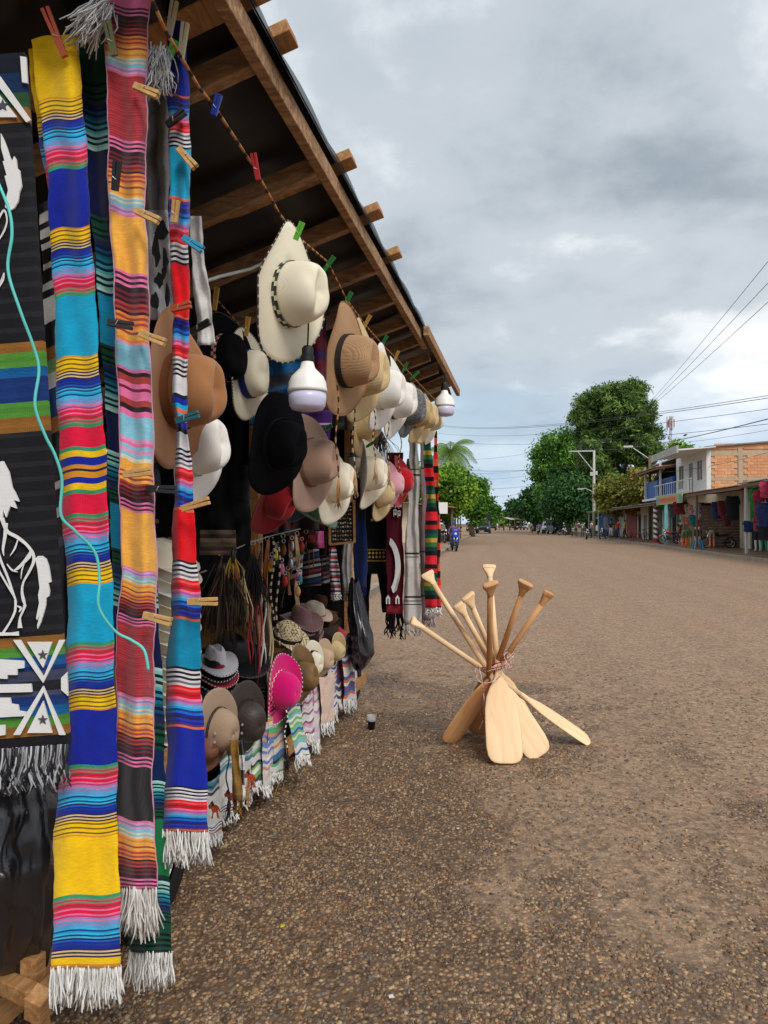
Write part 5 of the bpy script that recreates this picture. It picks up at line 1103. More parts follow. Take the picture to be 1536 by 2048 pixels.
for args in (('orange clothespin gripping the top of the yellow serape', 112, 70, 1.60, 110, o_pin, .10), ('wooden clothespin, highest on the pink serape', 290, 180, 1.60, -28, w_pin), ('wooden clothespin halfway down the upper pink serape', 292, 430, 1.59, -28, w_pin), ('wooden clothespin beside the suede hat on the pink serape', 302, 675, 1.58, -22, w_pin),
             ('wooden clothespin lying level on the orange stripe of the pink serape', 272, 946, 1.57, 6, w_pin), ('pale wooden clothespin low on the pink serape', 312, 1236, 1.56, -12, w_pin), ('black clothespin at the right edge of the pink serape', 320, 978, 1.60, -3, k_pin, .07), ('black clothespin on the upper fold of the pink serape', 232, 355, 1.60, 80, k_pin, .06), ('small black clothespin on the pink serape below the orange stripe', 238, 648, 1.58, -12, k_pin, .06), ('olive clothespin at the head of the pink serape', 222, 80, 1.60, 100, mat('peg_olive', C(96, 96, 60), .5), .07),
             ('wooden clothespin above the red stripe of the red serape', 388, 1010, 1.67, 16, w_pin, .07), ('wooden clothespin on the blue stripes of the red serape', 402, 1203, 1.66, 2, w_pin, .072), ('cyan clothespin on the red serape next to the curtain', 384, 486, 1.70, -35, blu, .06), ('teal clothespin on the red serape over the suede hat', 372, 836, 1.69, 15, mat('peg_teal', C(30, 90, 100), .4), .06), ('wooden clothespin on the cyan stripe of the red serape', 372, 314, 1.71, -50, w_pin, .07), ('tiny wooden clothespin on the middle of the red serape', 350, 425, 1.71, 80, w_pin, .05), ('pale clothespin, left of two at the head of the red serape', 343, 40, 1.74, 75, mat('peg_pale', C(200, 190, 160), .7), .075), ('pale clothespin, right of two at the head of the red serape', 366, 84, 1.73, 78, mat('peg_pale', C(200, 190, 160), .7), .075), ('lime clothespin at the head of the red serape', 342, 104, 1.74, 60, lime, .05), ('black clothespin near the top of the red serape', 350, 238, 1.72, 30, k_pin, .055), ('orange clothespin on the red stripe of the red serape', 360, 614, 1.70, 10, o_pin, .05),
             ('blue clothespin alone on the braided rope', 432, 212, dep(432, .76), 70, b_pin, .05), ('red clothespin alone on the braided rope', 512, 336, dep(510, .75), 100, mat('peg_red', C(180, 24, 30), .4), .07), ('lime green clothespin holding the cream cowboy hat', 597, 464, 2.22, 65, lime, .055), ('green clothespin on the rope right of the cream cowboy hat', 656, 530, dep(655, .75), 50, g_pin, .07), ('green clothespin holding the tan straw hat', 694, 602, dep(694, .75), 60, g_pin, .075), ('yellow clothespin holding the natural straw hat', 733, 645, dep(733, .75), 60, y_pin, .07), ('green clothespin holding the first white hat', 766, 686, dep(766, .75), 60, g_pin, .08), ('yellow clothespin holding the second white hat', 791, 716, dep(791, .75), 65, y_pin, .08), ('dark green clothespin over the tweed hat', 808, 738, dep(808, .75), 60, g_pin, .08), ('green clothespin over the pale straw hat', 828, 752, dep(828, .75), 40, g_pin, .08),
             ('yellow clothespin on the deep cord by the curtain', 431, 600, 2.6, 80, y_pin, .08), ('yellow clothespin over the blue banded straw hat', 494, 655, 2.7, 80, y_pin, .07), ('black clothespin on the white curtain', 398, 655, 1.9, 25, k_pin, .06), ('green clothespin over the cream second row hat', 653, 856, 3.2, 25, g_pin, .05), ('green clothespin on the strap above the ivory hat', 742, 888, 4.0, 30, g_pin, .07)):
    pin(*args)
# ================================================================== bulbs
def bulb(label, px, py, d, k, wire_top):
    """py is the seam between cap and diffuser; k scales a 12 cm lamp"""
    p = P(px, py, d); T = Matrix.Translation(p) @ Matrix.Scale(k, 4); t = thing('light_bulb', label, 'light bulb', p)
    part(t, 'housing', MB().lathe([(.0615, -.003), (.0615, .006), (.060, .010), (.058, .028), (.050, .046), (.036, .060), (.024, .072), (.0195, .088), (.0185, .092)], 32, T), mat('bulb_housing', C(236, 233, 226), .35, .02), True)
    part(t, 'diffuser', MB().lathe([(.058, -.003), (.0585, -.025), (.056, -.045), (.048, -.056), (.03, -.060), (.004, -.061)], 32, T), mat('bulb_diffuser', C(206, 202, 226), .3, .02, sub=.2), True)
    part(t, 'socket', MB().lathe([(.019, .092), (.021, .094), (.021, .112), (.018, .114), (.018, .134), (.012, .142)], 20, T), m_black, auto=40)
    w = [p + UP*.14*k, p + UP*.19*k + RT*.002, P(*wire_top, d)]; part(t, 'cable', MB().tube(w, .003, 6), m_black, True)
bulb('big white light bulb hanging below the nearest cream hat', 615, 783, 2.30, 1.0, (620, 560)); bulb('white light bulb at the far end of the eave', 889, 812, 5.6, 1.28, (893, 745))
# ================================================================== cloths on the stall, far end and counter front
GW, DKG = C(206, 200, 194), C(60, 56, 56)
t, pos = cloth('white cloth with a black horse drawing behind the serapes', [(190, 286, 340, 1.95), (420, 290, 336, 1.95), (640, 292, 352, 1.95)], [(0, C(150, 146, 144)), (420, C(206, 204, 204))], folds=1.3, famp=.02, seed=31)
for k, (x, y, w, h) in enumerate(((322, 462, 14, 22), (312, 500, 9, 34), (330, 520, 6, 30), (318, 560, 10, 16), (334, 590, 6, 26), (308, 600, 9, 18), (326, 545, 4, 12))):
    rr = random.Random(k); mbq = MB().prism([P(x + w*math.cos(a)*rr.uniform(.5, 1.1), y + h*math.sin(a)*rr.uniform(.5, 1.1), 1.885) for a in [6.283*j/11 for j in range(11)]], FW*.01); part(t, 'horse_drawing', mbq, mat('black_ink', C(24, 24, 28), .9))
cloth('narrow white curtain hanging beside the red serape', [(432, 380, 402, 2.15), (560, 386, 416, 2.15), (690, 394, 430, 2.15)], [(0, C(228, 224, 220)), (650, C(222, 218, 214))], name='curtain', cat='curtain', folds=1.2, seed=32, famp=.012)
cloth('black and white patterned blanket edge between the mat and yellow serape', [(400, 78, 118, 1.80), (900, 100, 140, 1.78), (1290, 118, 150, 1.76)], [(0, BM), (420, GW), (440, BM), (452, GW), (470, BM), (480, GW), (492, BM), (520, GW), (532, BM), (560, GW), (575, BM), (590, GW), (640, BM), (690, OCH), (715, C(120, 160, 110)), (740, GW), (770, C(36, 60, 110)), (830, OCH), (860, BM), (960, GW), (975, BM), (1010, GW), (1030, BM), (1070, GY2), (1090, BM)], folds=1, seed=33, slant=-20)
# interior cloths
BD = C(30, 110, 170)
cloth('blue and grey striped cloth hanging behind the cream cowboy hat', [(690, 524, 600, 3.3), (760, 520, 606, 3.3), (850, 498, 560, 3.3)], [(0, BD), (712, ORG), (718, BD), (748, C(80, 80, 88)), (772, BD), (780, C(50, 60, 80)), (784, BD), (792, C(50, 60, 80)), (798, BD), (812, C(50, 60, 80)), (820, BD)], folds=1.6, famp=.04, seed=34, slant=-14)
PLD = lambda a, b, y0, y1: [(y0 + i*(y1-y0)/14, (a if i % 3 else b)) for i in range(14)]
cloth('burgundy and purple plaid cloth hanging behind the bulb', [(640, 600, 655, 3.6), (920, 596, 650, 3.6)], PLD(C(110, 20, 40), C(64, 28, 84), 640, 920), folds=1.4, famp=.03, seed=35)
cloth('grey and green plaid cloth hanging in the shade', [(650, 652, 700, 4.2), (860, 648, 694, 4.2)], PLD(C(64, 76, 60), C(40, 36, 40), 650, 860), folds=1.4, famp=.03, seed=36)
cloth('purple cloth with pale line behind the taupe hat', [(820, 600, 664, 3.5), (930, 604, 660, 3.5)], [(0, C(74, 40, 112)), (846, C(196, 170, 200)), (850, C(74, 40, 112))], folds=1.2, seed=37)
cloth('dark red cloth hanging under the roof', [(560, 520, 600, 4.0), (640, 516, 600, 4.0)], [(0, C(150, 120, 50)), (575, C(110, 20, 30))], folds=1.5, famp=.03, seed=38)
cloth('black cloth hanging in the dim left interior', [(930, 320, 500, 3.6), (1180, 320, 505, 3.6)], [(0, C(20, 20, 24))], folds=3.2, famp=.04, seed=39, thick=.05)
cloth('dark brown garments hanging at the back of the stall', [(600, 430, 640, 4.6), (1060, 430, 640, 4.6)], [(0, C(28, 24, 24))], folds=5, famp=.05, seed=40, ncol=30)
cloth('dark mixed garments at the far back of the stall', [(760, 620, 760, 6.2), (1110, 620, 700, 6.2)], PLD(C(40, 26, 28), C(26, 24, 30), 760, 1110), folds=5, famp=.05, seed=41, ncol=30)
cloth('cream poncho hanging behind the second row hats', [(800, 700, 742, 5.2), (940, 700, 738, 5.2)], [(0, C(206, 196, 180)), (860, C(30, 28, 30)), (866, C(206, 180, 90)), (872, C(30, 28, 30)), (884, C(206, 196, 180)), (905, C(50, 80, 130)), (915, C(206, 196, 180))], folds=1.2, seed=42, fringe=(16, 14, WHT, .005))
cloth('dark red textile folded behind the key rings', [(1040, 580, 650, 5.3), (1098, 578, 652, 5.3)], seq(1040, 1100, [C(110, 20, 30), C(70, 18, 26), C(130, 40, 40), C(40, 24, 30)]), folds=2, famp=.04, seed=55)
cloth('pink textile corner above the woven bags', [(1062, 630, 648, 5.0), (1096, 632, 650, 5.0)], [(0, C(220, 110, 160)), (1085, C(200, 90, 140))], folds=1, seed=56)
cloth('grey and red striped textile in the dim middle of the stall', [(1000, 540, 590, 4.4), (1072, 540, 588, 4.4)], seq(1000, 1075, [C(70, 60, 64), C(96, 30, 36), C(60, 56, 60), C(40, 36, 40)]*2), folds=2, famp=.03, seed=57)
cloth('brown woollen blanket folded in the dim left of the stall', [(1060, 400, 470, 3.2), (1110, 398, 470, 3.2)], seq(1060, 1110, [C(96, 78, 62), C(60, 48, 40), C(120, 100, 80)]*2), folds=1.5, famp=.02, seed=58)
# woven bags
def wbag(label, x0, x1, y0, y1, l, stripes, cordc, seed):
    d = dep((x0+x1)/2, l); t, pos = cloth(label, [(y0, x0+3, x1-3, d), ((y0+y1)/2, x0, x1, d), (y1, x0+2, x1-2, d)], stripes, name='woven_bag', cat='bag', folds=1.0, famp=.012, thick=.07, bulge=.05, seed=seed, slant=-8)
    part(t, 'drawstring', MB().tube([P((x0+x1)/2 + a, b, d-.06) for a, b in ((-4, y1-22), (-5, y0+20), (-3, y0), (0, y0-38), (3, y0), (5, y0+18), (4, y1-26))], .004, 5), m_cord, True); return t
WS = [C(200, 196, 200), C(40, 44, 66), C(170, 60, 60), C(40, 44, 66), C(190, 180, 176), C(36, 52, 84), C(40, 80, 110), C(36, 44, 70), C(150, 120, 110), C(30, 34, 54)]
wbag('striped woven drawstring bag with navy and white bands', 603, 642, 1095, 1172, 1.75, seq(1080, 1180, WS*2), 0, 51)
wbag('striped woven bag with red and slate bands next to the post', 634, 664, 1092, 1168, 1.72, seq(1080, 1180, [WS[(i*3) % 10] for i in range(22)]), 0, 52)
cloth('green, white and red striped cloth beside the woven bags', [(1100, 578, 606, 4.9), (1170, 578, 604, 4.9)], seq(1096, 1172, [C(150, 20, 40), C(40, 120, 60), C(220, 216, 216), C(130, 110, 130), C(220, 216, 216), C(40, 40, 50), C(220, 216, 216), C(160, 24, 44), C(30, 90, 50)]), folds=.8, seed=53, slant=-8)
cloth('plaid scarf in red, white and blue hanging from the far post', [(1095, 658, 672, 5.0), (1150, 662, 680, 5.0), (1190, 662, 684, 5.0)], seq(1095, 1192, [C(190, 40, 50), C(226, 222, 222), C(50, 60, 110), C(226, 222, 222), C(150, 110, 120)]*5), name='scarf', cat='scarf', folds=1.2, seed=54, fringe=(12, 12, WHT, .004))
# board of small metal pins
d = dep(683, 1.32); t = thing('display_board', 'wooden framed board of small metal pins hanging on the far post', 'display board', P(683, 1088, d))
part(t, 'backing', MB().prism([P(x, y, d) for x, y in ((662, 1008), (705, 1004), (707, 1082), (662, 1086))], FW*.01), mat('pin_board', C(46, 36, 30), .9, .3, 60))
for a, b in (((660, 1006), (706, 1002)), ((708, 1000), (709, 1085)), ((708, 1084), (660, 1089)), ((660, 1090), (660, 1004))): part(t, 'frame', MB().bar(P(*a, d-.008), P(*b, d-.008), .016, .03, FW), m_pine)
r = random.Random(6); m_brass = mat('brass', C(176, 150, 100), .35, .2, 40, metal=.9)
for j in range(9):
    for i in range(8):
        x, y = 666 + i*5 + r.uniform(-.8, .8), 1012 + j*8.4 + r.uniform(-1, 1); h = r.uniform(2, 3.4)
        part(t, 'pin', MB().prism([P(x + q*1.5*r.uniform(.7, 1.2), y + w*h*.5, d-.006) for q, w in ((-1, -1), (0, -1.3), (1, -1), (1, 1), (0, 1.3), (-1, 1))], FW*.005), m_brass if r.random() < .6 else m_steel)
# ---- row of scarves across the far end
DE = 6.55
def hang(label, x0, x1, y0, y1, stripes, fr=None, d=DE, dx=0, seed=1, name='scarf', **k): return cloth(label, [(y0, x0, x1, d), ((y0+y1)/2, x0-dx*.5, x1-dx*.5, d), (y1, x0-dx, x1-dx, d)], stripes, name=name, cat='scarf' if name == 'scarf' else 'blanket', fringe=fr, seed=seed, **k)
BG = C(92, 16, 36)
hang('navy blue fringed scarf left of the black and gold one', 706, 733, 950, 1175, [(0, C(22, 26, 44)), (1040, C(22, 40, 88))], (18, 26, [C(26, 44, 92), C(16, 30, 70)], .004), d=6.2, seed=61, folds=1)
hang('black and white striped sash beside the navy scarf', 686, 702, 1085, 1190, [(0, C(206, 204, 200))], (16, 10, [C(206, 204, 200), C(30, 30, 32)], .003), d=5.6, seed=62, folds=2)
t_, pos = hang('black blanket with gold band and gold motifs', 730, 778, 985, 1148, [(0, C(20, 20, 22)), (1098, C(190, 160, 70)), (1101, C(24, 22, 22)), (1120, C(190, 160, 70)), (1123, C(20, 20, 22))], None, d=6.7, seed=63, name='blanket', folds=1)
m_gold = mat('gold_yarn', C(196, 168, 76), .6, .1, 40)
for j in range(6):
    for s in (0, 1):
        x, y = 739 + j*7, 1106 + s*8; part(t_, 'gold_motif', MB().prism([P(x + a*2.6, y + b*3, 6.655) for a, b in ((0, -1), (1, 0), (0, 1), (-1, 0))], FW*.008), m_gold)
for j in range(5): part(t_, 'gold_motif', MB().prism([P(744 + j*6 + a*3, 1040 - j*9 + b*3, 6.655) for a, b in ((-1, -.6), (.6, -1), (1, .4), (-.4, 1))], FW*.008), m_gold)
hang('black shawl corner hanging below the gold banded blanket', 752, 780, 1148, 1225, [(0, C(16, 16, 18))], None, d=6.75, seed=64, dx=-14, folds=1.2)
t_, pos = hang('burgundy scarf with white horseshoe and key pattern', 772, 806, 905, 1228, [(0, BG), (1212, C(150, 40, 56))], (46, 24, [C(18, 16, 18), C(26, 22, 24)], .006), d=6.5, seed=65, folds=.6, famp=.006)
def mk(pts, name='white_motif'): part(t_, name, MB().prism([P(x, y, 6.445) for x, y in pts], FW*.012), m_ivory)
arc = [(770 + 33*math.cos(R(a))*.95, 1134 + 62*math.sin(R(a))) for a in range(-70, 62, 8)]; arc2 = [(770 + 22*math.cos(R(a))*.95, 1134 + 50*math.sin(R(a))) for a in range(54, -72, -8)]
mk(arc + [(794, 1180), (786, 1186)] + arc2, 'horseshoe')
for x in (776, 795): mk([(x-4, 1208), (x-4, 1196), (x, 1190), (x+4, 1196), (x+4, 1208), (x+1.5, 1208), (x+1.5, 1198), (x, 1196), (x-1.5, 1198), (x-1.5, 1208)])
for x, y in ((784, 1010), (793, 1010), (800, 1010), (790, 1026), (798, 1028)):
    mk([(x-3, y-7), (x+3, y-7), (x+3, y+4), (x-1, y+4), (x-1, y-2), (x+.4, y-2), (x+.4, y+1), (x+1.6, y+1), (x+1.6, y-5), (x-1.8, y-5), (x-1.8, y+7), (x-3, y+7)])
cloth('off white scarf with thin black lines', [(880, 817, 836, 6.4), (1050, 814, 838, 6.4), (1248, 806, 842, 6.4)], [(0, C(190, 182, 176)), (938, DKG), (940, GW), (948, DKG), (952, GW), (1105, DKG), (1109, GW), (1113, DKG), (1115, GW), (1192, DKG), (1196, GW), (1201, DKG), (1203, GW), (1208, DKG), (1210, GW)], name='scarf', cat='scarf', fringe=(22, 34, [C(200, 194, 186)], .004), seed=66, folds=1.4, famp=.02)
cloth('mauve grey scarf beside the off white one', [(875, 838, 858, 6.5), (1000, 842, 858, 6.5), (1238, 840, 868, 6.5)], [(0, C(140, 118, 126)), (935, DKG), (938, C(150, 126, 132)), (1102, DKG), (1105, C(160, 140, 142)), (1190, DKG), (1193, C(166, 146, 146))], name='scarf', cat='scarf', folds=1, seed=67, fringe=(16, 20, [C(176, 160, 160)], .005))
RS = [C(14, 12, 14), C(200, 30, 36), C(16, 60, 50), C(16, 90, 70), C(196, 160, 50), C(60, 120, 60), C(16, 60, 50), C(14, 12, 14), C(226, 30, 40), C(226, 40, 50)]
cloth('red, green and yellow striped serape at the far end of the stall', [(872, 848, 862, 6.3), (1000, 852, 872, 6.3), (1100, 848, 874, 6.3), (1215, 852, 876, 6.3)], seq(866, 1216, RS*4), folds=.8, seed=68, fringe=(14, 20, WHT, .005))
cloth('bright red serape edge at the very end of the stall', [(862, 868, 876, 6.6), (1000, 870, 878, 6.6), (1215, 872, 883, 6.6)], [(y, (C(226, 40, 30), C(240, 90, 60), C(20, 16, 16))[k % 3 if k % 5 else 2]) for k, y in enumerate(range(862, 1216, 14))], folds=.6, seed=69, fringe=(18, 12, WHT, .005))
plastic_bag('black plastic bag tied to the far post', [(1160, 700, 716, .05), (1210, 696, 728, .10), (1270, 700, 744, .17), (1310, 702, 750, .18), (1330, 706, 736, .10), (1336, 712, 724, .02)], 5, 5.5)
cloth('dark shawl hanging behind the black bag', [(1000, 715, 738, 6.9), (1150, 715, 744, 6.9), (1240, 716, 738, 6.9), (1290, 720, 728, 6.9)], [(0, C(20, 20, 24))], folds=1, seed=70)
# ---- small fringed towels along the counter front
WT = C(232, 228, 222)
def towel(label, x0, x1, y0, y1, l, cols, seed, lean=0, motif_=None, pattern='stripes', fr=26):
    d0, d1 = dep(x0, l), dep(x1, l); r = random.Random(seed)
    if pattern == 'stripes': stp = seq(y0-30, y1+4, [r.choice(cols) for _ in range(26)])
    else: stp = [(0, WT)] + seq(y0, y0 + (y1-y0)*.30, [r.choice(cols) for _ in range(10)]) + [(y0 + (y1-y0)*.30, WT)] + seq(y1 - 16, y1, [cols[0], WT, C(120, 60, 40), WT, C(150, 60, 40), WT])
    t, pos = cloth(label, [(y0, x0, x1, (d0+d1)/2), (y1, x0+lean, x1+lean, (d0+d1)/2)], stp, name='towel', cat='towel', slant=-(x1-x0)*.55, twist=(d1-d0), famp=.008, folds=1.3, thick=.02, wave=3, seed=seed, fringe=(fr, 24, WHT, .0032), bulge=.006, step=6)
    if motif_:
        xm, ym = motif_; d = dep(xm, l-.05); s = .85
        part(t, 'horse_print', MB().prism([P(xm + a*s, ym + b*s, d) for a, b in ((-12, -4), (-14, -11), (-9, -18), (-5, -22), (-1, -14), (6, -13), (11, -9), (15, 4), (12, 1), (10, -3), (9, 3), (12, 18), (8, 18), (5, 4), (-1, 4), (-3, 18), (-7, 18), (-4, 3), (-7, -5))], FW*.006), mat('print_orange', C(196, 84, 36), .9, .35, 90, col2=C(90, 44, 30)))
        part(t, 'horse_print', MB().prism([P(xm + a*s, ym + b*s, d-.004) for a, b in ((-8, -20), (-4, -23), (0, -14), (-3, -12))], FW*.006), mat('print_black', C(40, 34, 34), .9))
    return t
BLS, TQS = [C(60, 100, 160), WT, C(130, 170, 206), WT, C(60, 150, 150), WT, C(40, 50, 70)], [C(40, 150, 130), WT, C(120, 190, 90), WT, C(30, 30, 36), C(230, 140, 50), WT]
PKS, MXS = [C(226, 150, 140), WT, C(100, 130, 190), WT, C(226, 200, 190)], [C(60, 120, 180), C(240, 150, 60), WT, C(90, 190, 120), WT, C(30, 30, 40)]
towel('white towel with an orange horse below the red serape', 408, 440, 1560, 1668, 1.36, BLS, 71, 4, (428, 1622), 'top'); towel('white towel with blue waves and an orange horse', 438, 482, 1500, 1625, 1.37, BLS, 72, -4, (460, 1598), 'top')
towel('white towel with an orange horse and tan edge stripes', 478, 512, 1490, 1588, 1.36, BLS, 73, -6, (500, 1560), 'top'); towel('green and white striped towel left of the magenta hat', 506, 532, 1470, 1562, 1.35, TQS, 74, -2)
towel('blue and pink striped towel left of the magenta hat', 524, 545, 1440, 1572, 1.34, PKS, 75, 2); towel('bright multicoloured striped towel under the dark leather hat', 534, 566, 1420, 1545, 1.34, MXS, 76, 0)
towel('dark navy towel behind the magenta hat', 556, 572, 1420, 1520, 1.38, [C(24, 28, 44)], 77, 2, fr=4)
towel('white towel with green stripes and a grey foal, swinging out', 572, 598, 1410, 1510, 1.28, [WT, WT, WT, C(120, 190, 190), WT, C(110, 190, 100), C(40, 90, 150)], 78, 22)
towel('pink and white towel right of the magenta hat', 604, 626, 1390, 1468, 1.36, [C(226, 190, 206), WT, C(150, 80, 110), WT, C(226, 160, 190)], 79, 2); towel('violet and white towel below the hide hat', 622, 640, 1375, 1480, 1.36, [C(200, 140, 200), WT, C(226, 200, 226), WT], 80, 0)
towel('pale peach towel with a brown figure', 640, 668, 1350, 1445, 1.34, [C(240, 206, 186), C(240, 206, 186), C(236, 200, 180)], 81, 0); towel('blue patterned towel near the far post', 656, 674, 1330, 1420, 1.36, [C(50, 90, 170), WT, C(90, 150, 206), WT], 82, 2)
towel('wine and blue towel behind the far slat', 670, 684, 1315, 1398, 1.38, [C(120, 40, 60), C(50, 50, 110), WT], 83, 2); towel('white towel with orange and violet hem at the far post', 684, 708, 1270, 1400, 1.34, [WT, WT, C(226, 110, 60), C(90, 60, 130), WT, C(50, 80, 160)], 84, 2)
towel('green hemmed white towel at the far end of the counter', 700, 714, 1290, 1395, 1.36, [WT, C(120, 190, 120), WT], 85, 0)
towel('orange and cream towel on the counter behind the hats', 470, 500, 1400, 1450, 1.5, [C(226, 110, 50), WT], 86, 0)
# sashes hanging from the counter
hang('ochre and black woven sash hanging below the canvas hat', 458, 476, 1480, 1602, [(0, C(140, 104, 40)), (1590, C(110, 80, 30))], (28, 14, [C(140, 104, 40), C(90, 66, 30)], .003), d=2.98, seed=91, folds=1, dx=-8, name='scarf')
hang('black and white narrow sash hanging beside the ochre one', 474, 486, 1480, 1600, seq(1480, 1600, [C(30, 30, 32), C(222, 220, 216)]*2), (22, 8, [C(222, 220, 216), C(30, 30, 32)], .003), d=3.05, seed=92, folds=1.5, dx=-8)
# ---- horsehair tassels, whips, key rings
def hairs(label, name, cat, x, y0, y1, l, spread, n, cols, seed, top=None, rad=.0016):
    r = random.Random(seed); d = dep(x, l); p = P(x, y0, d); t = thing(name, label, cat, p); L_ = (y1-y0)*d/FPX; f = MB()
    for j in range(n):
        f.col = tuple(c*r.uniform(.7, 1.1) for c in r.choice(cols)); a = Vector((r.gauss(0, 1), r.gauss(0, 1), 0))*spread; k = r.uniform(.65, 1.05)
        f.tube([p + a*.2 + UP*r.uniform(-.03, .03), p + a*.45 + UP*(-L_*.25*k) + Vector((r.uniform(-.008, .008), 0, 0)), p + a*.85 + UP*(-L_*.6*k), p + a*r.uniform(.8, 1.2) + UP*(-L_*k)], [rad, rad*1.3, rad*1.2, rad*.5], 4)
    part(t, 'hair', f, m_attr, True, kind='stuff')
    part(t, 'binding', MB().tube([p + UP*.03, p, p - UP*.03], [.008, .012, .01], 8), top or l_black, True); return t
HB, HBL, HBR = [C(24, 22, 22), C(40, 34, 30)], [C(206, 176, 110), C(226, 206, 160)], [C(96, 70, 46), C(70, 50, 36)]
for i, (x, y0, y1, l, sp, n, cl, lab) in enumerate(((448, 1140, 1290, 1.30, .05, 110, HBR + HB, 'brown and black horsehair tassel at the left of the bundle'), (470, 1150, 1270, 1.26, .045, 110, HBR + HB, 'mixed brown horsehair tassel with pale strands'), (484, 1145, 1255, 1.24, .028, 44, HBL + HBR, 'blond horsehair tassel in the middle of the bundle'), (466, 1112, 1160, 1.22, .018, 14, [C(206, 156, 60), C(206, 150, 40)], 'short golden tassel over the horsehair bundle'), (505, 1120, 1215, 1.28, .04, 110, HB, 'black horsehair tassel at the right of the bundle'), (430, 1150, 1250, 1.42, .05, 90, HB, 'black horsehair tassel in the shade'), (760, 868, 935, 1.0, .05, 90, HBR + HB, 'brown horsehair tassel hanging between the hats'), (816, 925, 985, .95, .03, 50, HBR, 'thin brown horsehair tassel beside the red hat'))):
    hairs(lab, 'horsehair_tassel', 'tassel', x, y0, y1, l, sp, n, cl, 200+i)
for i, (x, y0, y1, c, lab) in enumerate(((498, 1200, 1330, C(150, 30, 40), 'wine red leather whip thong'), (508, 1180, 1350, C(30, 28, 30), 'black leather whip thong'), (516, 1170, 1372, C(160, 40, 50), 'long red leather whip thong'), (524, 1190, 1340, C(216, 210, 200), 'pale leather whip thong'), (530, 1170, 1360, C(40, 34, 34), 'dark leather whip thong by the post'), (538, 1210, 1400, C(206, 186, 140), 'long fur covered whip thong by the post'))):
    d = dep(x, 1.33); t = thing('whip', lab, 'whip', P(x, y0, d))
    part(t, 'thong', MB().tube([P(x + 3*math.sin(k*.8+i), y0 + (y1-y0)*k/10, d) for k in range(11)], [.006]*8 + [.005, .004, .002], 5), mat('whip%d' % i, c, .6, .15, 20), True)
    part(t, 'thong', MB().tube([P(x+5 + 3*math.sin(k*.9+i*2), y0 + (y1-y0)*.92*k/10, d+.01) for k in range(11)], [.005]*8 + [.004, .003, .002], 5), mat('whip%d' % i, c, .6), True)
for i, (x, y0, y1) in enumerate(((545, 1075, 1240), (556, 1085, 1290))):
    rope(('black and cream braided lead rope in front of the post', 'long braided lead rope beside the key rings')[i], [PL(x + 4*math.sin(k*.6), y0 + (y1-y0)*k/12, 1.3) for k in range(13)], .006, [C(40, 34, 32), C(200, 184, 156)])
r = random.Random(8); KC = [('yellow', C(220, 190, 40)), ('silver', C(190, 190, 194)), ('red', C(180, 40, 40)), ('brown', C(130, 80, 46)), ('teal', C(60, 130, 140)), ('black', C(34, 32, 32)), ('pink', C(220, 100, 150)), ('tan', C(190, 140, 90))]
rope('wire rail that the key rings hang from', [PL(x, y, 1.36) for x, y in ((455, 1105), (500, 1085), (548, 1070), (600, 1058))], .003, [C(150, 150, 150)])
for i in range(16):
    cn, cc = KC[i % 8]; x, y = r.uniform(536, 604), 1080 + (i//5)*30 + r.uniform(-6, 12); d = dep(x, 1.34 + .03*(i % 3)); p = P(x, y, d)
    t = thing('key_ring', f'{cn} pendant key ring hanging ' + ('high', 'midway', 'low')[min(2, i//6)] + ' in the cluster by the post', 'key ring', p, group='key rings by the post')
    part(t, 'ring', MB().tube([p + RT*.009*math.cos(a) + UP*.011*math.sin(a) for a in [6.283*k/12 for k in range(13)]], .002, 5), m_steel, True)
    q = p - UP*.05; part(t, 'pendant', MB().lathe([(.004, .032), (.012, .022), (.018*r.uniform(.7, 1.1), 0), (.013, -.02), (.003, -.03)], 10, Matrix.Translation(q) @ Matrix.Diagonal((1, .5, 1, 1))), mat('pendant_'+cn, cc, .4, .1, 30, metal=.9 if cn == 'silver' else 0), True)
for i, (x, y0, y1, cc, lab) in enumerate(((506, 1090, 1250, C(150, 84, 46), 'tan leather strap hanging left of the key rings'), (520, 1085, 1230, C(60, 40, 30), 'dark leather strap hanging left of the key rings'), (534, 1080, 1290, C(176, 106, 60), 'orange leather strap hanging against the post'), (566, 1075, 1215, C(40, 34, 34), 'black leather strap among the key rings'), (580, 1072, 1190, C(120, 70, 44), 'brown leather strap among the key rings'), (594, 1070, 1210, C(196, 170, 120), 'pale leather strap right of the key rings'), (612, 1066, 1110, C(60, 40, 36), 'short dark strap above the woven bags'), (440, 1110, 1190, C(90, 60, 40), 'brown strap at the left end of the wire rail'))):
    d = dep(x, 1.42); p0 = P(x, y0, d); t = thing('leather_strap', lab, 'strap', p0); mb = MB(); rows = []
    for k in range(15):
        c = P(x + 2.5*math.sin(k*.6+i), y0 + (y1-y0)*k/14, d); w = RT*.012*math.cos(k*.35+i) - FW*.012*math.sin(k*.35+i); n_ = w.cross(UP).normalized()*.003; rows.append([c-w-n_, c+w-n_, c+w+n_, c-w+n_])
    mb.grid(rows, close=True); mb.face(0, 1, 2, 3); part(t, 'strap', mb, mat('strap_%d' % i, cc, .55, .2, 20))
    part(t, 'ring', MB().tube([p0 + RT*.012*math.cos(a) + UP*(.012*math.sin(a)+.01) for a in [6.283*k/12 for k in range(13)]], .002, 5), m_steel, True)
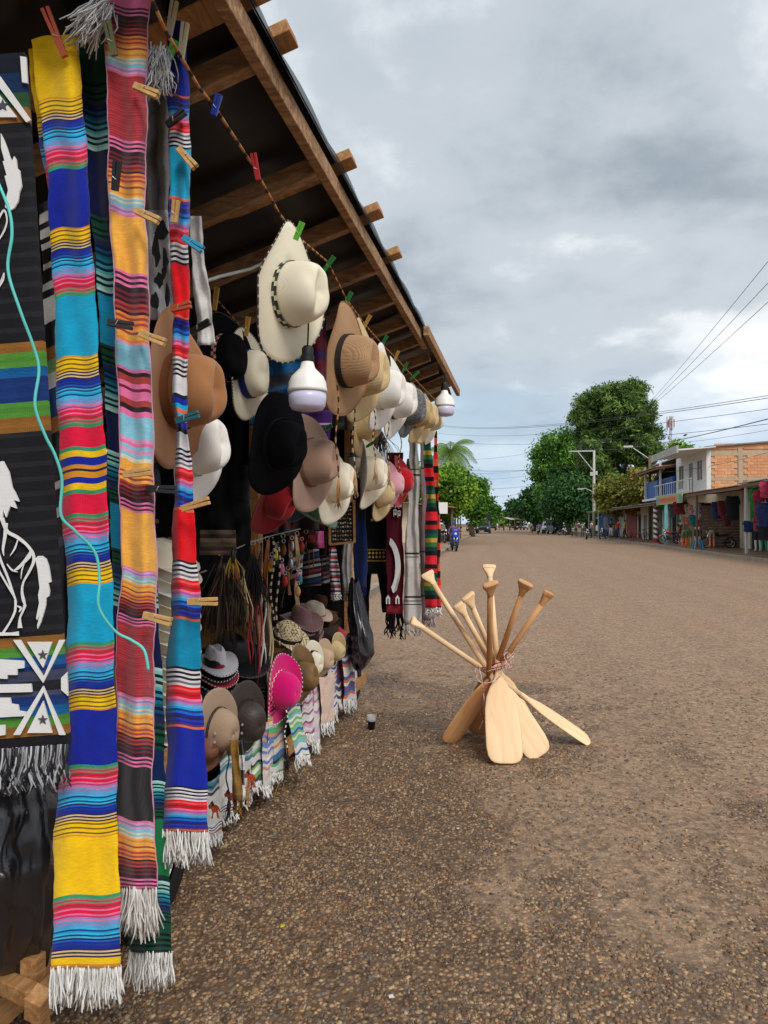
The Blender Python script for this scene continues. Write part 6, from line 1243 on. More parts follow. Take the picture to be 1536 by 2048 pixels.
# ================================================================== paddles
m_pad = mat('carved_wood', C(244, 212, 170), .65, kind='wood', vscale=5, stretch=(3, 3, .4), bump=.05, col2=C(232, 192, 146)); m_pad_shade = mat('carved_wood_shaded', C(214, 164, 116), .65, kind='wood', vscale=5, stretch=(3, 3, .4), bump=.05, col2=C(192, 138, 90))  # second material: same wood, shade of the left and rear paddles put into its colour
def proj_y(p):
    f = FW*math.cos(PITCH) + UP*math.sin(PITCH); u = UP*math.cos(PITCH) - FW*math.sin(PITCH); v = p - Vector((0, 0, EYE)); return 1024 - FPX*v.dot(u)/v.dot(f)
def paddle(label, tip, grip, dq, face, wid, m, bl=.56, q=None):
    T = G(*tip); T.z = 0.008; k = (1335-tip[1])/(grip[1]-tip[1]); qx = q if q else tip[0] + (grip[0]-tip[0])*k; Q = P(qx, 1335, dq); ax = Q - T; lo, hi = 1.0, 4.0
    for _ in range(40):
        mid = (lo+hi)/2
        if proj_y(T + ax*mid) > grip[1]: lo = mid
        else: hi = mid
    ln = ax.length*lo; ax.normalize(); n = Vector(face); n = (n - ax*n.dot(ax)).normalized(); w = ax.cross(n)
    M = Matrix(((w.x, n.x, ax.x, T.x), (w.y, n.y, ax.y, T.y), (w.z, n.z, ax.z, T.z), (0, 0, 0, 1))); t = thing('wooden_paddle', label, 'paddle', M=M)
    prof = [(.0, .34, .004), (.006, .60, .005), (.02, .80, .006), (.05, .94, .007), (.10, 1, .007), (.22, .98, .008), (.34, .92, .009), (.42, .80, .010), (.48, .58, .012), (.53, .34, .014), (.57, .21, .018), (.60, .17, .0195)]
    rows = []
    for z, ww, th in prof:
        hw = ww*wid/2; z *= bl/.56; c = []
        for a in [6.283*j/16 for j in range(16)]:
            ca, sa = math.cos(a), math.sin(a); c.append(Vector((hw*math.copysign(abs(ca)**.75, ca), th*math.copysign(abs(sa)**.8, sa) + .003*math.exp(-(ca*3)**2)*sa, z)))
        rows.append(c)
    mb = MB().grid(rows, close=True); mb.face(*reversed(range(16))); part(t, 'blade', mb, m, True, local=True)
    zb = .595*bl/.56; mb = MB().tube([(0, 0, zb), (0, 0, (zb+ln)/2), (0, 0, ln-.10)], [.0195, .0185, .0185], 12); part(t, 'shaft', mb, m, True, local=True)
    rows = []
    for z, hw, th in ((ln-.102, .0184, .0184), (ln-.075, .024, .018), (ln-.05, .036, .016), (ln-.030, .046, .0145), (ln-.029, .049, .0185), (ln-.008, .051, .020), (ln-.002, .046, .016), (ln, .032, .011)):
        rows.append([Vector((hw*math.copysign(abs(math.cos(a))**.7, math.cos(a)), th*math.copysign(abs(math.sin(a))**.7, math.sin(a)), z)) for a in [6.283*j/16 for j in range(16)]])
    mb = MB().grid(rows, close=True); mb.face(*range(len(mb.v)-16, len(mb.v))); part(t, 'grip', mb, m, local=True, auto=35); return t
TC = -FW
paddle('pale paddle with its wide blade facing the camera in front', (1012, 1530), (978, 1130), 4.93, TC + RT*.05, .235, m_pad)
paddle('paddle with its blade angled beside the front one', (1083, 1514), (908, 1145), 4.96, TC + RT*.35, .20, m_pad, q=972)
paddle('paddle with its blade splayed far out to the right', (1180, 1486), (824, 1240), 4.97, TC*.35 + UP*.8 + RT*.3, .16, m_pad)
paddle('paddle with shade in its colour, its blade edge on at the left', (896, 1488), (1098, 1184), 4.95, RT*.6 + TC*.7, .19, m_pad_shade)
paddle('paddle with its rounded blade behind at the left', (945, 1466), (1051, 1164), 4.99, TC*.8 - RT*.4, .20, m_pad_shade)
paddle('upright paddle with its grip nearest the camera', (976, 1462), (981, 1166), 4.90, RT*.25 + TC, .18, m_pad_shade)
paddle('short gripped paddle behind, right of the leftmost two grips', (1050, 1468), (936, 1190), 5.02, TC + RT*.5, .18, m_pad)
paddle('paddle hidden behind, its grip left of its twin', (1062, 1476), (918, 1206), 5.06, TC + RT*.5, .18, m_pad)
# the cord that ties them
c0 = P(988, 1332, 4.95); cp = []
for k in range(140):
    a = k*.30; j = .006*math.sin(k*1.7); rr = .078 + .008*math.sin(k*.37); cp.append(c0 + RT*(rr*math.cos(a)) - FW*(rr*.9*math.sin(a)) + UP*(.016*math.sin(k*.11) + j*.5 + .02*math.cos(a)))
for k in range(34): a = k*.9; cp.append(P(1018 + 12*math.cos(a)*math.sin(k*.23), 1322 + 15*math.sin(a*.8), 4.84 - .02*math.sin(a)))
for x, y in ((1000, 1352), (975, 1366), (958, 1362), (950, 1345), (956, 1330), (964, 1362), (968, 1400), (966, 1440), (958, 1458)): cp.append(P(x, y, 4.84))
solo('cord', MB().tube(smooth_pts(cp, 3), .0026, 5, cols=[C(226, 190, 176), C(226, 190, 176), C(206, 80, 70), C(240, 226, 216)]), m_attr, 'red and white twisted cord tying the paddles together', 'cord', smooth=True, loc=c0)
# ================================================================== plastic cup
p = G(743, 1458); t = thing('plastic_cup', 'clear plastic cup half full of dark drink on the road', 'cup', p)
m_clear = mat('clear_plastic', C(236, 238, 240), .2, .01); m_clear.node_tree.nodes['Principled BSDF'].inputs['Alpha'].default_value = .22
part(t, 'cup', MB().lathe([(.0308, .060), (.034, .098), (.0358, .1), (.0336, .098), (.0302, .060)], 24, Matrix.Translation(p), cap=False), m_clear, True)
part(t, 'drink', MB().lathe([(.024, .001), (.0305, .059), (.0305, .060)], 24, Matrix.Translation(p)), mat('dark_drink', C(20, 14, 16), .15), True)
cq = PL(560, 1560, 1.36)
solo('wire_loop', MB().tube(smooth_pts([PL(x, y, 1.34) for x, y in ((552, 1540), (546, 1575), (552, 1600), (564, 1604), (571, 1580), (562, 1562), (550, 1590), (558, 1608), (570, 1596), (566, 1566), (556, 1545))], 4), .0016, 4), mat('yellow_wire', C(176, 140, 60), .6), 'loop of thin yellow wire dangling below the striped towels', 'wire', smooth=True, loc=cq)
r = random.Random(3)
for x, y, c, lab in ((916, 1660, C(226, 222, 212), 'tiny scrap of white paper on the road below the paddles'), (806, 1884, C(206, 176, 110), 'bent straw coloured splinter on the near road'), (782, 1998, C(222, 220, 214), 'white scrap on the road at the bottom edge'), (565, 1856, C(196, 186, 60), 'small yellowish leaf on the near road')):
    p = G(x, y); p.z += .006; mb = MB().prism([p + Vector((.010*math.cos(a)*r.uniform(.5, 1.2), .010*math.sin(a)*r.uniform(.5, 1.2), .003*r.random())) for a in [6.283*k/6 for k in range(6)]], Vector((0, 0, .002))); solo('litter', mb, mat('litter_%d' % x, c, .8), lab, 'litter', loc=p)
# ================================================================== people
SK = []
def skin_mesh(name, J, E, Rd, regions, mats, M):
    """one continuous body grown from joints; regions give each joint a material"""
    me = bpy.data.meshes.new(name); bm = bmesh.new(); L_ = bm.verts.layers.skin.verify(); vs = {}
    for k, p in J.items():
        v = bm.verts.new(p); v[L_].radius = Rd[k] if isinstance(Rd[k], tuple) else (Rd[k], Rd[k]); v[L_].use_root = (k == 'pel'); vs[k] = v
    for a, b in E: bm.edges.new((vs[a], vs[b]))
    bm.to_mesh(me); bm.free(); o = bpy.data.objects.new(name, me); link(o); sk = o.modifiers.new('s', 'SKIN'); sk.use_smooth_shade = True; ss = o.modifiers.new('d', 'SUBSURF'); ss.levels = 1; ss.render_levels = 1
    dg = bpy.context.evaluated_depsgraph_get(); out = bpy.data.meshes.new_from_object(o.evaluated_get(dg)); bpy.data.objects.remove(o); bpy.data.meshes.remove(me)
    for m in mats: out.materials.append(m)
    keys = list(J); pts = np.array([J[k] for k in keys], float); seg = [(np.array(J[a], float), np.array(J[b], float), regions[a], regions[b]) for a, b in E]
    for f in out.polygons:
        c = np.array(f.center); best = 9; rg = 0
        for a, b, ra, rb in seg:
            d = b-a; t = min(1, max(0, float(np.dot(c-a, d)/np.dot(d, d)))); q = float(np.linalg.norm(c-(a+d*t)))
            if q < best: best = q; rg = ra if t < .55 else rb
        f.material_index = rg
    return out
m_skin = mat('skin', C(150, 100, 74), .6, .08, 8); m_hair = mat('hair', C(28, 22, 20), .7, .2, 30)
m_shoe = mat('shoe', C(40, 34, 32), .6)
def person(label, base, yaw, shirt, trousers, pose='stand', h=1.68, skin=None, cap=None, bald=False, cat='person', name='person', group=None):
    s = h/1.7; J = dict(pel=(0, 0, .93), wai=(0, 0, 1.06), che=(0, .01, 1.28), nec=(0, 0, 1.44), hea=(0, .02, 1.54), cro=(0, .01, 1.64))
    for n, x in (('l', -1), ('r', 1)):
        J.update({n+'hip': (.09*x, 0, .88), n+'kne': (.10*x, .02, .49), n+'ank': (.10*x, -.02, .09), n+'toe': (.11*x, .13, .04), n+'sho': (.17*x, 0, 1.39), n+'elb': (.23*x, -.02, 1.12), n+'wri': (.23*x, .06, .88), n+'han': (.22*x, .10, .80)})
    if pose == 'walk': J.update(lkne=(-.10, .14, .50), lank=(-.10, .12, .10), ltoe=(-.1, .26, .05), rkne=(.10, -.02, .50), rank=(.1, -.26, .14), rtoe=(.1, -.16, .05), lwri=(-.23, -.08, .88), lhan=(-.23, -.08, .80), rwri=(.23, .16, .92), rhan=(.22, .2, .85))
    if pose == 'ride':
        for n, x in (('l', -1), ('r', 1)): J.update({n+'hip': (.10*x, .04, .86), n+'kne': (.20*x, .42, .76), n+'ank': (.17*x, .30, .33), n+'toe': (.17*x, .44, .28), n+'elb': (.30*x, .22, 1.16), n+'wri': (.33*x, .46, 1.06), n+'han': (.33*x, .54, 1.05)})
    Rd = dict(pel=(.15, .10), wai=(.135, .09), che=(.165, .105), nec=.055, hea=(.075, .092), cro=(.062, .075)); reg = dict(pel=2, wai=1, che=1, nec=0, hea=0, cro=0)
    for n in 'lr':
        Rd.update({n+'hip': .085, n+'kne': .058, n+'ank': .04, n+'toe': .035, n+'sho': .062, n+'elb': .043, n+'wri': .030, n+'han': .036}); reg.update({n+'hip': 2, n+'kne': 2, n+'ank': 3, n+'toe': 3, n+'sho': 1, n+'elb': 0 if pose != 'ride' else 1, n+'wri': 0, n+'han': 0})
    E = [('pel', 'wai'), ('wai', 'che'), ('che', 'nec'), ('nec', 'hea'), ('hea', 'cro')] + [e for n in 'lr' for e in (('pel', n+'hip'), (n+'hip', n+'kne'), (n+'kne', n+'ank'), (n+'ank', n+'toe'), ('che', n+'sho'), (n+'sho', n+'elb'), (n+'elb', n+'wri'), (n+'wri', n+'han'))]
    M = Matrix.Translation(Vector(base)) @ Matrix.Rotation(yaw, 4, 'Z') @ Matrix.Scale(s, 4); t = thing(name, label, cat, M=M, group=group)
    me = skin_mesh('body', J, E, Rd, reg, [skin or m_skin, shirt, trousers, m_shoe], M); o = link(bpy.data.objects.new('body', me)); o.parent = t
    if cap: part(t, 'cap', MB().lathe([(.098, 1.60), (.100, 1.63), (.085, 1.69), (.03, 1.725)], 14).box((-.07, .07, 1.60), (.07, .19, 1.615)), cap, True, local=True)
    elif not bald: part(t, 'hair', MB().lathe([(.080, 1.585), (.096, 1.62), (.086, 1.69), (.03, 1.722)], 14, Matrix.Translation((0, -.012, 0))), m_hair, True, local=True)
    return t
def cl(n, c): return mat('cloth_'+n, c, .9, .12, 12)
GP = lambda px, py, z=0.0: G(px, py, z)
def face_cam(p): return math.atan2(p.x, -p.y) + math.pi     # turns local +Y towards the camera
m_bluej = cl('jeans', C(50, 66, 96)); m_dkt = cl('dark', C(34, 32, 36))
p = GP(1236, 1079, .13); person('person in a red striped shirt and jeans walking on the pavement', p, 0.3, cl('red', C(176, 34, 36)), m_bluej, 'walk')
p = GP(1222, 1077, .13); person('person in black with white trousers beside the blue shop', p, 2.6, cl('black', C(24, 24, 28)), cl('white', C(206, 204, 200)))
p = GP(1360, 1089, .13); person('person in a black football shirt with white number by the clothes shop', p, .4, cl('black', C(24, 24, 28)), cl('maroon', C(90, 26, 30)), 'walk', 1.6)
p = GP(1316, 1083, .13); person('person in a grey shirt standing by the teal post', p, 2.0, cl('grey', C(150, 150, 150)), m_bluej)
p = GP(1250, 1079, .13); person('person in a yellow shirt on the pavement by the bicycle', p, 1.2, cl('yellow', C(200, 170, 80)), m_dkt, 'walk')
p = GP(1183, 1076, .13); person('person in a white shirt right of the concrete pole', p, 1.8, cl('white', C(206, 204, 200)), m_bluej)
# mannequins in front of the clothes shop
s_pale, s_or, s_gr, s_wh = mat('mannequin_pale', C(206, 196, 170), .5, .04), mat('mannequin_orange', C(232, 92, 50), .45, .05), mat('mannequin_green', C(36, 150, 110), .45, .05), mat('mannequin_white', C(214, 206, 196), .5, .04)
p = GP(1446, 1088, .13); person('pale mannequin in a white shirt behind the black scooter', p, face_cam(p)+.9, cl('white', C(206, 210, 220)), m_dkt, 'stand', 1.72, s_pale, bald=True, cat='mannequin', name='mannequin')
p = GP(1415, 1088, .13); person('mannequin in a white top and red skirt at the shop front', p, face_cam(p), cl('lilac', C(190, 186, 200)), cl('brick', C(120, 50, 44)), 'stand', 1.66, s_wh, bald=True, cat='mannequin', name='mannequin')
p = GP(1400, 1086, .13); person('mannequin in maroon in the shade of the shop front', p, face_cam(p), cl('maroon', C(90, 26, 30)), cl('dark', C(34, 32, 36)), 'stand', 1.7, s_wh, bald=True, cat='mannequin', name='mannequin')
def legs(label, p, yaw, m_leg, m_shorts):
    J = dict(pel=(0, 0, .92), top=(0, 0, 1.04)); Rd = dict(pel=(.16, .12), top=(.15, .11)); reg = dict(pel=1, top=1); E = [('pel', 'top')]
    for n, x in (('l', -1), ('r', 1)):
        J.update({n+'hip': (.09*x, 0, .84), n+'mid': (.10*x, .01, .64), n+'kne': (.10*x, .02, .48), n+'ank': (.10*x, -.02, .09), n+'toe': (.11*x, .15, .04)}); Rd.update({n+'hip': .1, n+'mid': .085, n+'kne': .062, n+'ank': .045, n+'toe': .036}); reg.update({n+'hip': 1, n+'mid': 1, n+'kne': 0, n+'ank': 0, n+'toe': 0}); E += [('pel', n+'hip'), (n+'hip', n+'mid'), (n+'mid', n+'kne'), (n+'kne', n+'ank'), (n+'ank', n+'toe')]
    M = Matrix.Translation(p) @ Matrix.Rotation(yaw, 4, 'Z'); t = thing('mannequin', label, 'mannequin', M=M); o = link(bpy.data.objects.new('legs', skin_mesh('legs', J, E, Rd, reg, [m_leg, m_shorts], M))); o.parent = t
for px, py, ml, ms, lab in ((1369, 1096, s_or, cl('olive', C(90, 110, 70)), 'pair of orange mannequin legs in green shorts'), (1378, 1093, mat('mannequin_amber', C(236, 150, 60), .45), cl('olive', C(90, 110, 70)), 'pair of amber mannequin legs behind the orange ones'), (1394, 1090, s_pale, cl('camo', C(70, 56, 50)), 'pale mannequin legs in dark shorts beside the blue stool'), (1424, 1097, mat('mannequin_coral', C(222, 120, 90), .45), cl('khaki', C(140, 130, 100)), 'coral mannequin legs in khaki shorts by the scooter'), (1528, 1104, s_gr, cl('plaid', C(110, 50, 56)), 'green mannequin legs in plaid shorts at the right edge'), (1516, 1103, s_wh, cl('dark', C(34, 32, 36)), 'white mannequin legs beside the green ones')):
    q = GP(px, py, .13); legs(lab, q, face_cam(q) + .3, ml, ms)
# garments hanging under the awnings
def garment(label, px, py, d, w, h, m, cat='garment', sl=.3, seed=0):
    """T-shirt shape on a hanger, folded a little"""
    p = P(px, py, d); t = thing('garment', label, cat, p); mb = MB(); r = random.Random(seed); rows = []
    for i in range(10):
        k = i/9; ww = w*(.34 + .16*min(1, k*4) + (.12 if k < .38 else 0))
        rows.append([p + RT*ww*math.cos(a) - FW*(.07 + .02*math.sin(3*a+k*4+seed))*math.sin(a) - UP*h*k + UP*.02*math.cos(2*a) for a in [6.283*j/18 for j in range(18)]])
    mb.grid(rows, close=True); mb.face(*range(18)); mb.face(*reversed(range(len(mb.v)-18, len(mb.v)))); part(t, 'cloth', mb, m, True)
    part(t, 'hanger', MB().tube([p + UP*.12, p + UP*.06 + RT*.03, p + UP*.02, p - RT*w*.3, p + RT*w*.3, p + UP*.02], .008, 5), m_steel); return t
for i, (px, py, d, w, h, c, lab) in enumerate(((1361, 1004, 46, .9, .75, C(120, 40, 52), 'maroon striped shirt hung at the awning edge'), (1385, 1010, 45, .5, .9, C(206, 150, 140), 'pink top hung in the clothes shop'), (1398, 1005, 44, .6, 1.0, C(190, 190, 196), 'white and grey shirt hung in the clothes shop'), (1412, 1006, 43.5, .6, 1.1, C(60, 40, 56), 'plum shirt hung in the clothes shop'), (1387, 1030, 44, .5, .6, C(40, 130, 130), 'teal top low on the rail'), (1424, 1012, 43, .6, .9, C(90, 70, 80), 'grey violet shirt hung in the clothes shop'), (1465, 992, 37, .65, 1.2, C(28, 32, 36), 'black tracksuit hung near the brick partition'), (1508, 975, 33, .35, 1.55, C(20, 130, 60), 'long bright green dress hung at the cream shop'), (1524, 980, 31.5, .7, 1.1, C(150, 40, 60), 'red patterned blouse hung at the right edge'), (1530, 1005, 31, .7, 1.0, C(50, 60, 110), 'blue and red patterned skirt hung at the right edge'), (1498, 1042, 34, .5, .5, C(40, 60, 110), 'blue shorts hung below the green dress'), (1345, 1012, 52, .5, .8, C(90, 90, 96), 'grey shirt hung beside the teal post'), (1530, 1042, 31, .6, .8, C(40, 40, 48), 'black shirt hung low at the right edge'), (1408, 1036, 43.5, .5, .6, C(150, 60, 80), 'rose blouse hung low in the clothes shop'), (1373, 1008, 46, .45, .8, C(206, 190, 170), 'cream shirt hung behind the maroon one'), (1392, 1030, 44.5, .45, .7, C(170, 90, 60), 'rust coloured top on the lower rail'), (1418, 1034, 43, .45, .6, C(190, 190, 186), 'white top on the lower rail by the mannequins'), (1432, 1004, 42, .5, .9, C(60, 80, 120), 'slate blue shirt hung at the inner rail'), (1444, 1002, 41, .45, .8, C(140, 50, 60), 'crimson shirt hung at the inner rail'), (1377, 1034, 45.5, .4, .5, C(206, 110, 60), 'orange top hung low by the post'), (1516, 1034, 32, .4, .6, C(170, 60, 80), 'rose skirt hung under the patterned blouse'), (1534, 962, 31, .6, .7, C(196, 60, 90), 'pink patterned shawl at the very right edge'), (1454, 1030, 40, .4, .6, C(110, 40, 46), 'wine coloured shorts by the white shirted mannequin'))):
    garment(lab, px, py, d, w, h, mat('garment_%d' % i, c, .9, .3, 9), seed=i)
# blue stool
p = GP(1396, 1098, .13); t = thing('stool', 'small blue plastic stool on the pavement', 'stool', p); m_bp = mat('blue_plastic', C(60, 140, 176), .4)
part(t, 'seat', MB().prism([p + Vector((.19*a, .19*b, .42)) for a, b in ((-1, -.8), (-.8, -1), (.8, -1), (1, -.8), (1, .8), (.8, 1), (-.8, 1), (-1, .8))], Vector((0, 0, .05))), m_bp)
for a in (-1, 1):
    for b in (-1, 1): part(t, 'leg', MB().bar(p + Vector((.22*a, .22*b, 0)), p + Vector((.15*a, .15*b, .42)), .07, .05), m_bp)
p = GP(1275, 1076, .13); t = thing('plastic_chair', 'red plastic chair outside the low shops', 'chair', p); m_rp = mat('red_plastic', C(180, 30, 34), .4)
part(t, 'seat', MB().box(tuple(p + Vector((-.24, -.24, .42))), tuple(p + Vector((.24, .24, .46)))), m_rp); part(t, 'backrest', MB().bar(p + Vector((.2, 0, .46)), p + Vector((.32, 0, .9)), .44, .03, Vector((1, 0, 0))), m_rp)
for a in (-1, 1):
    for b in (-1, 1): part(t, 'leg', MB().bar(p + Vector((.25*a, .25*b, 0)), p + Vector((.2*a, .2*b, .42)), .04, .04), m_rp)
# ================================================================== motorcycles
m_mblk, m_chr, m_tank = mat('moto_black', C(28, 28, 31), .35, .1, 8), mat('chrome', C(190, 190, 194), .2, .05, metal=.95), mat('moto_paint', C(140, 24, 28), .3, .05)
def make_moto(label, M):
    t = thing('motorcycle', label, 'motorcycle', M=M, group='motorcycles along the street')
    def lathe_y(prof, c): return MB().lathe(prof, 20, Matrix.Translation(c) @ Matrix.Rotation(R(90), 4, 'X'))
    for x in (.64, -.62):
        w = part(t, 'wheel', lathe_y([(.03, -.05), (.04, .05)], (x, 0, .30)), m_mblk, True, local=True)
        ty = MB(); n, k = 24, 8; rows = [[Vector((x + (.265 + .038*math.cos(b))*math.cos(a), .048*math.sin(b), .30 + (.265 + .038*math.cos(b))*math.sin(a))) for b in [6.283*j/k for j in range(k)]] for a in [6.283*i/n for i in range(n+1)]]
        ty.grid(rows, close=True); part(w, 'tyre', ty, m_black, True, local=True)
        sp = MB(); 
        for i in range(8): a = 6.283*i/8; sp.tube([(x, 0, .3), (x + .235*math.cos(a), 0, .3 + .235*math.sin(a))], .008, 4)
        sp.tube([(x + .235*math.cos(6.283*i/20), 0, .3 + .235*math.sin(6.283*i/20)) for i in range(21)], .014, 6); part(w, 'rim', sp, m_chr, True, local=True)
    part(t, 'frame', MB().tube([(.42, 0, .82), (.2, 0, .35), (-.2, 0, .30), (-.62, 0, .30)], .03, 6).tube([(.42, 0, .84), (0, 0, .66), (-.6, 0, .72)], .03, 6).tube([(-.62, .1, .3), (-.4, .1, .66)], .025, 6).tube([(-.62, -.1, .3), (-.4, -.1, .66)], .025, 6), m_mblk, True, local=True)
    part(t, 'engine', MB().box((-.16, -.13, .28), (.18, .13, .50)).lathe([(.10, 0), (.11, .04), (.10, .2)], 12, Matrix.Translation((.1, 0, .42)) @ Matrix.Rotation(R(35), 4, 'Y')), mat('engine_metal', C(96, 96, 98), .45, .2, 10, metal=.6), local=True, bevel=.02)
    rows = [[Vector((x, wd*math.cos(a), z + hh*math.sin(a))) for a in [6.283*j/14 for j in range(14)]] for x, wd, z, hh in ((.40, .04, .80, .04), (.34, .12, .80, .11), (.18, .14, .79, .13), (.0, .11, .76, .10), (-.08, .06, .74, .05))]
    mb = MB().grid(rows, close=True); mb.face(*range(14)); mb.face(*reversed(range(len(mb.v)-14, len(mb.v)))); part(t, 'fuel_tank', mb, m_tank, True, local=True)
    part(t, 'seat', MB().prism([(x, -.11, z) for x, z in ((-.04, .74), (-.08, .80), (-.3, .79), (-.62, .87), (-.70, .86), (-.66, .80), (-.3, .71))], (0, .22, 0)), m_mblk, local=True, bevel=.03)
    part(t, 'fork', MB().tube([(.64, .075, .30), (.46, .075, .92)], .022, 6).tube([(.64, -.075, .30), (.46, -.075, .92)], .022, 6), m_chr, True, local=True)
    part(t, 'handlebar', MB().tube([(.36, -.36, 1.03), (.42, -.22, 1.04), (.46, -.08, .96), (.46, .08, .96), (.42, .22, 1.04), (.36, .36, 1.03)], .016, 6), m_mblk, True, local=True)
    for s in (-1, 1): part(t, 'mirror', MB().tube([(.42, .22*s, 1.04), (.42, .30*s, 1.2)], .007, 5).lathe([(.0, -.008), (.05, 0), (.0, .008)], 10, Matrix.Translation((.42, .31*s, 1.22)) @ Matrix.Rotation(R(90), 4, 'Y'), cap=False), m_mblk, local=True)
    hl = part(t, 'headlight', MB().lathe([(.05, -.06), (.085, -.02), (.09, .03)], 14, Matrix.Translation((.52, 0, .90)) @ Matrix.Rotation(R(90), 4, 'Y')), m_mblk, True, local=True)
    part(hl, 'lens', MB().lathe([(.082, 0), (.05, .02), (.004, .026)], 14, Matrix.Translation((.551, 0, .90)) @ Matrix.Rotation(R(90), 4, 'Y')), mat('lens', C(226, 226, 222), .1), True, local=True)
    fd = MB()
    for x0, a0, a1 in ((.64, 40, 130), (-.62, 60, 170)):
        rows = [[Vector((x0 + .335*math.cos(R(a)), y, .30 + .335*math.sin(R(a)) - abs(y)*.2)) for y in (-.07, -.04, 0, .04, .07)] for a in range(a0, a1, 10)]; fd.grid(rows); fd.grid([[p + Vector((0, 0, .006)) for p in q] for q in rows], flip=True)
    part(t, 'mudguard', fd, m_tank, True, local=True)
    part(t, 'exhaust', MB().tube([(.15, -.14, .36), (.05, -.15, .24), (-.2, -.16, .26), (-.75, -.17, .36)], [.025, .025, .045, .05], 8), m_chr, True, local=True)
    part(t, 'tail_lamp', MB().box((-.76, -.05, .76), (-.70, .05, .83)), mat('tail_red', C(170, 16, 20), .3), local=True)
    return t
def mm(px, py, yaw, z=0.0, k=1.0, lean=-.14):
    p = GP(px, py, z); return Matrix.Translation(p) @ Matrix.Rotation(yaw, 4, 'Z') @ Matrix.Rotation(lean, 4, 'X') @ Matrix.Scale(k, 4)
paints = {n: mat('moto_paint_'+n, c, .3, .05) for n, c in dict(blue=C(30, 60, 170), black=C(24, 24, 28), white=C(200, 200, 204), orange=C(190, 80, 30), red=C(170, 24, 28)).items()}
toc = R(-97)                                # facing the camera
m0 = make_moto('blue motorcycle ridden towards the camera by the left kerb', mm(908, 1102, R(-78), 0, 1.05, 0))
for s in [o for o in bpy.data.objects if o.parent == m0 and o.data and o.data.materials[0].name == 'moto_paint']: s.material_slots[0].link = 'OBJECT'; s.material_slots[0].material = paints['blue']
part(m0, 'fairing', MB().prism([(.56, a, b) for a, b in ((-.16, .74), (-.2, .9), (-.12, 1.12), (.12, 1.12), (.2, .9), (.16, .74), (0, .68))], (-.16, 0, 0)), paints['blue'], local=True, bevel=.04)
p = GP(908, 1102); q = p + Vector((-.02, -.1, -.10)); person('rider in blue cap and purple shirt on the blue motorcycle', q, R(-78)-R(90), cl('purple', C(96, 80, 130)), m_bluej, 'ride', 1.72, cap=mat('cap_blue', C(40, 70, 180), .7))
for px, py, yaw, z, col, lab in ((1173, 1079, R(-100), 0, 'white', 'motorcycle with bright fork parked by the pole'), (1144, 1073, R(-95), 0, 'black', 'black motorcycle parked left of the pole'), (1124, 1071, R(-60), 0, 'white', 'pale motorcycle parked before the dark jeep'), (1206, 1078, R(-120), .13, 'black', 'black motorcycle behind the people on the pavement'), (1436, 1096, R(165), .13, 'black', 'black scooter like motorcycle outside the clothes shop'), (1338, 1088, R(-150), .13, 'red', 'dark motorcycle with red tank under the sign'), (884, 1086, R(-70), .13, 'black', 'motorcycle parked by the left awning'), (894, 1080, R(-80), .13, 'red', 'motorcycle with red tank on the left pavement'), (1076, 1068, R(-100), 0, 'blue', 'far motorcycle carrying people in pale shirts'), (1064, 1065, R(-90), 0, 'black', 'far motorcycle at the right kerb')):
    clone(m0, mm(px, py, yaw, z), lab, recolor={'moto_paint': paints[col], 'moto_paint_blue': paints[col]})
for c_ in [o for o in bpy.data.objects if o.parent and o.name.startswith('fairing.')]: bpy.data.objects.remove(c_)
for o in [o for o in bpy.data.objects if o.name.startswith('motorcycle.')]:
    pc = {'white': 'white', 'pale': 'white', 'red': 'red', 'far motorcycle carrying': 'blue'}; lab = o['label']; pm = next((paints[v] for k, v in pc.items() if k in lab), paints['black'])
    for ch in o.children:
        if ch.name.split('.')[0] in ('fuel_tank', 'mudguard'): ch.material_slots[0].link = 'OBJECT'; ch.material_slots[0].material = pm
for px, py, pose, sh, tr, lab in ((1078, 1068, 'ride', C(170, 150, 196), C(60, 70, 100), 'rider in a lilac shirt on the far motorcycle'), (1086, 1067, 'stand', C(196, 186, 200), C(90, 90, 110), 'person in a pale shirt standing by the far motorcycle'), (1062, 1064, 'stand', C(214, 214, 214), C(50, 50, 60), 'far person in white at the right kerb'), (995, 1059, 'stand', C(220, 220, 222), C(200, 200, 204), 'far person in white in the middle of the street end'), (1152, 1074, 'stand', C(110, 90, 96), C(50, 50, 60), 'person in a grey red shirt behind the parked motorcycles'), (1165, 1074, 'stand', C(150, 170, 160), C(70, 80, 90), 'person in a pale green shirt by the pole')):
    q = GP(px, py); q.z = -.1 if pose == 'ride' else 0; person(lab, q, 2.9, cl('c%d' % px, sh), cl('t%d' % px, tr), pose, 1.7)
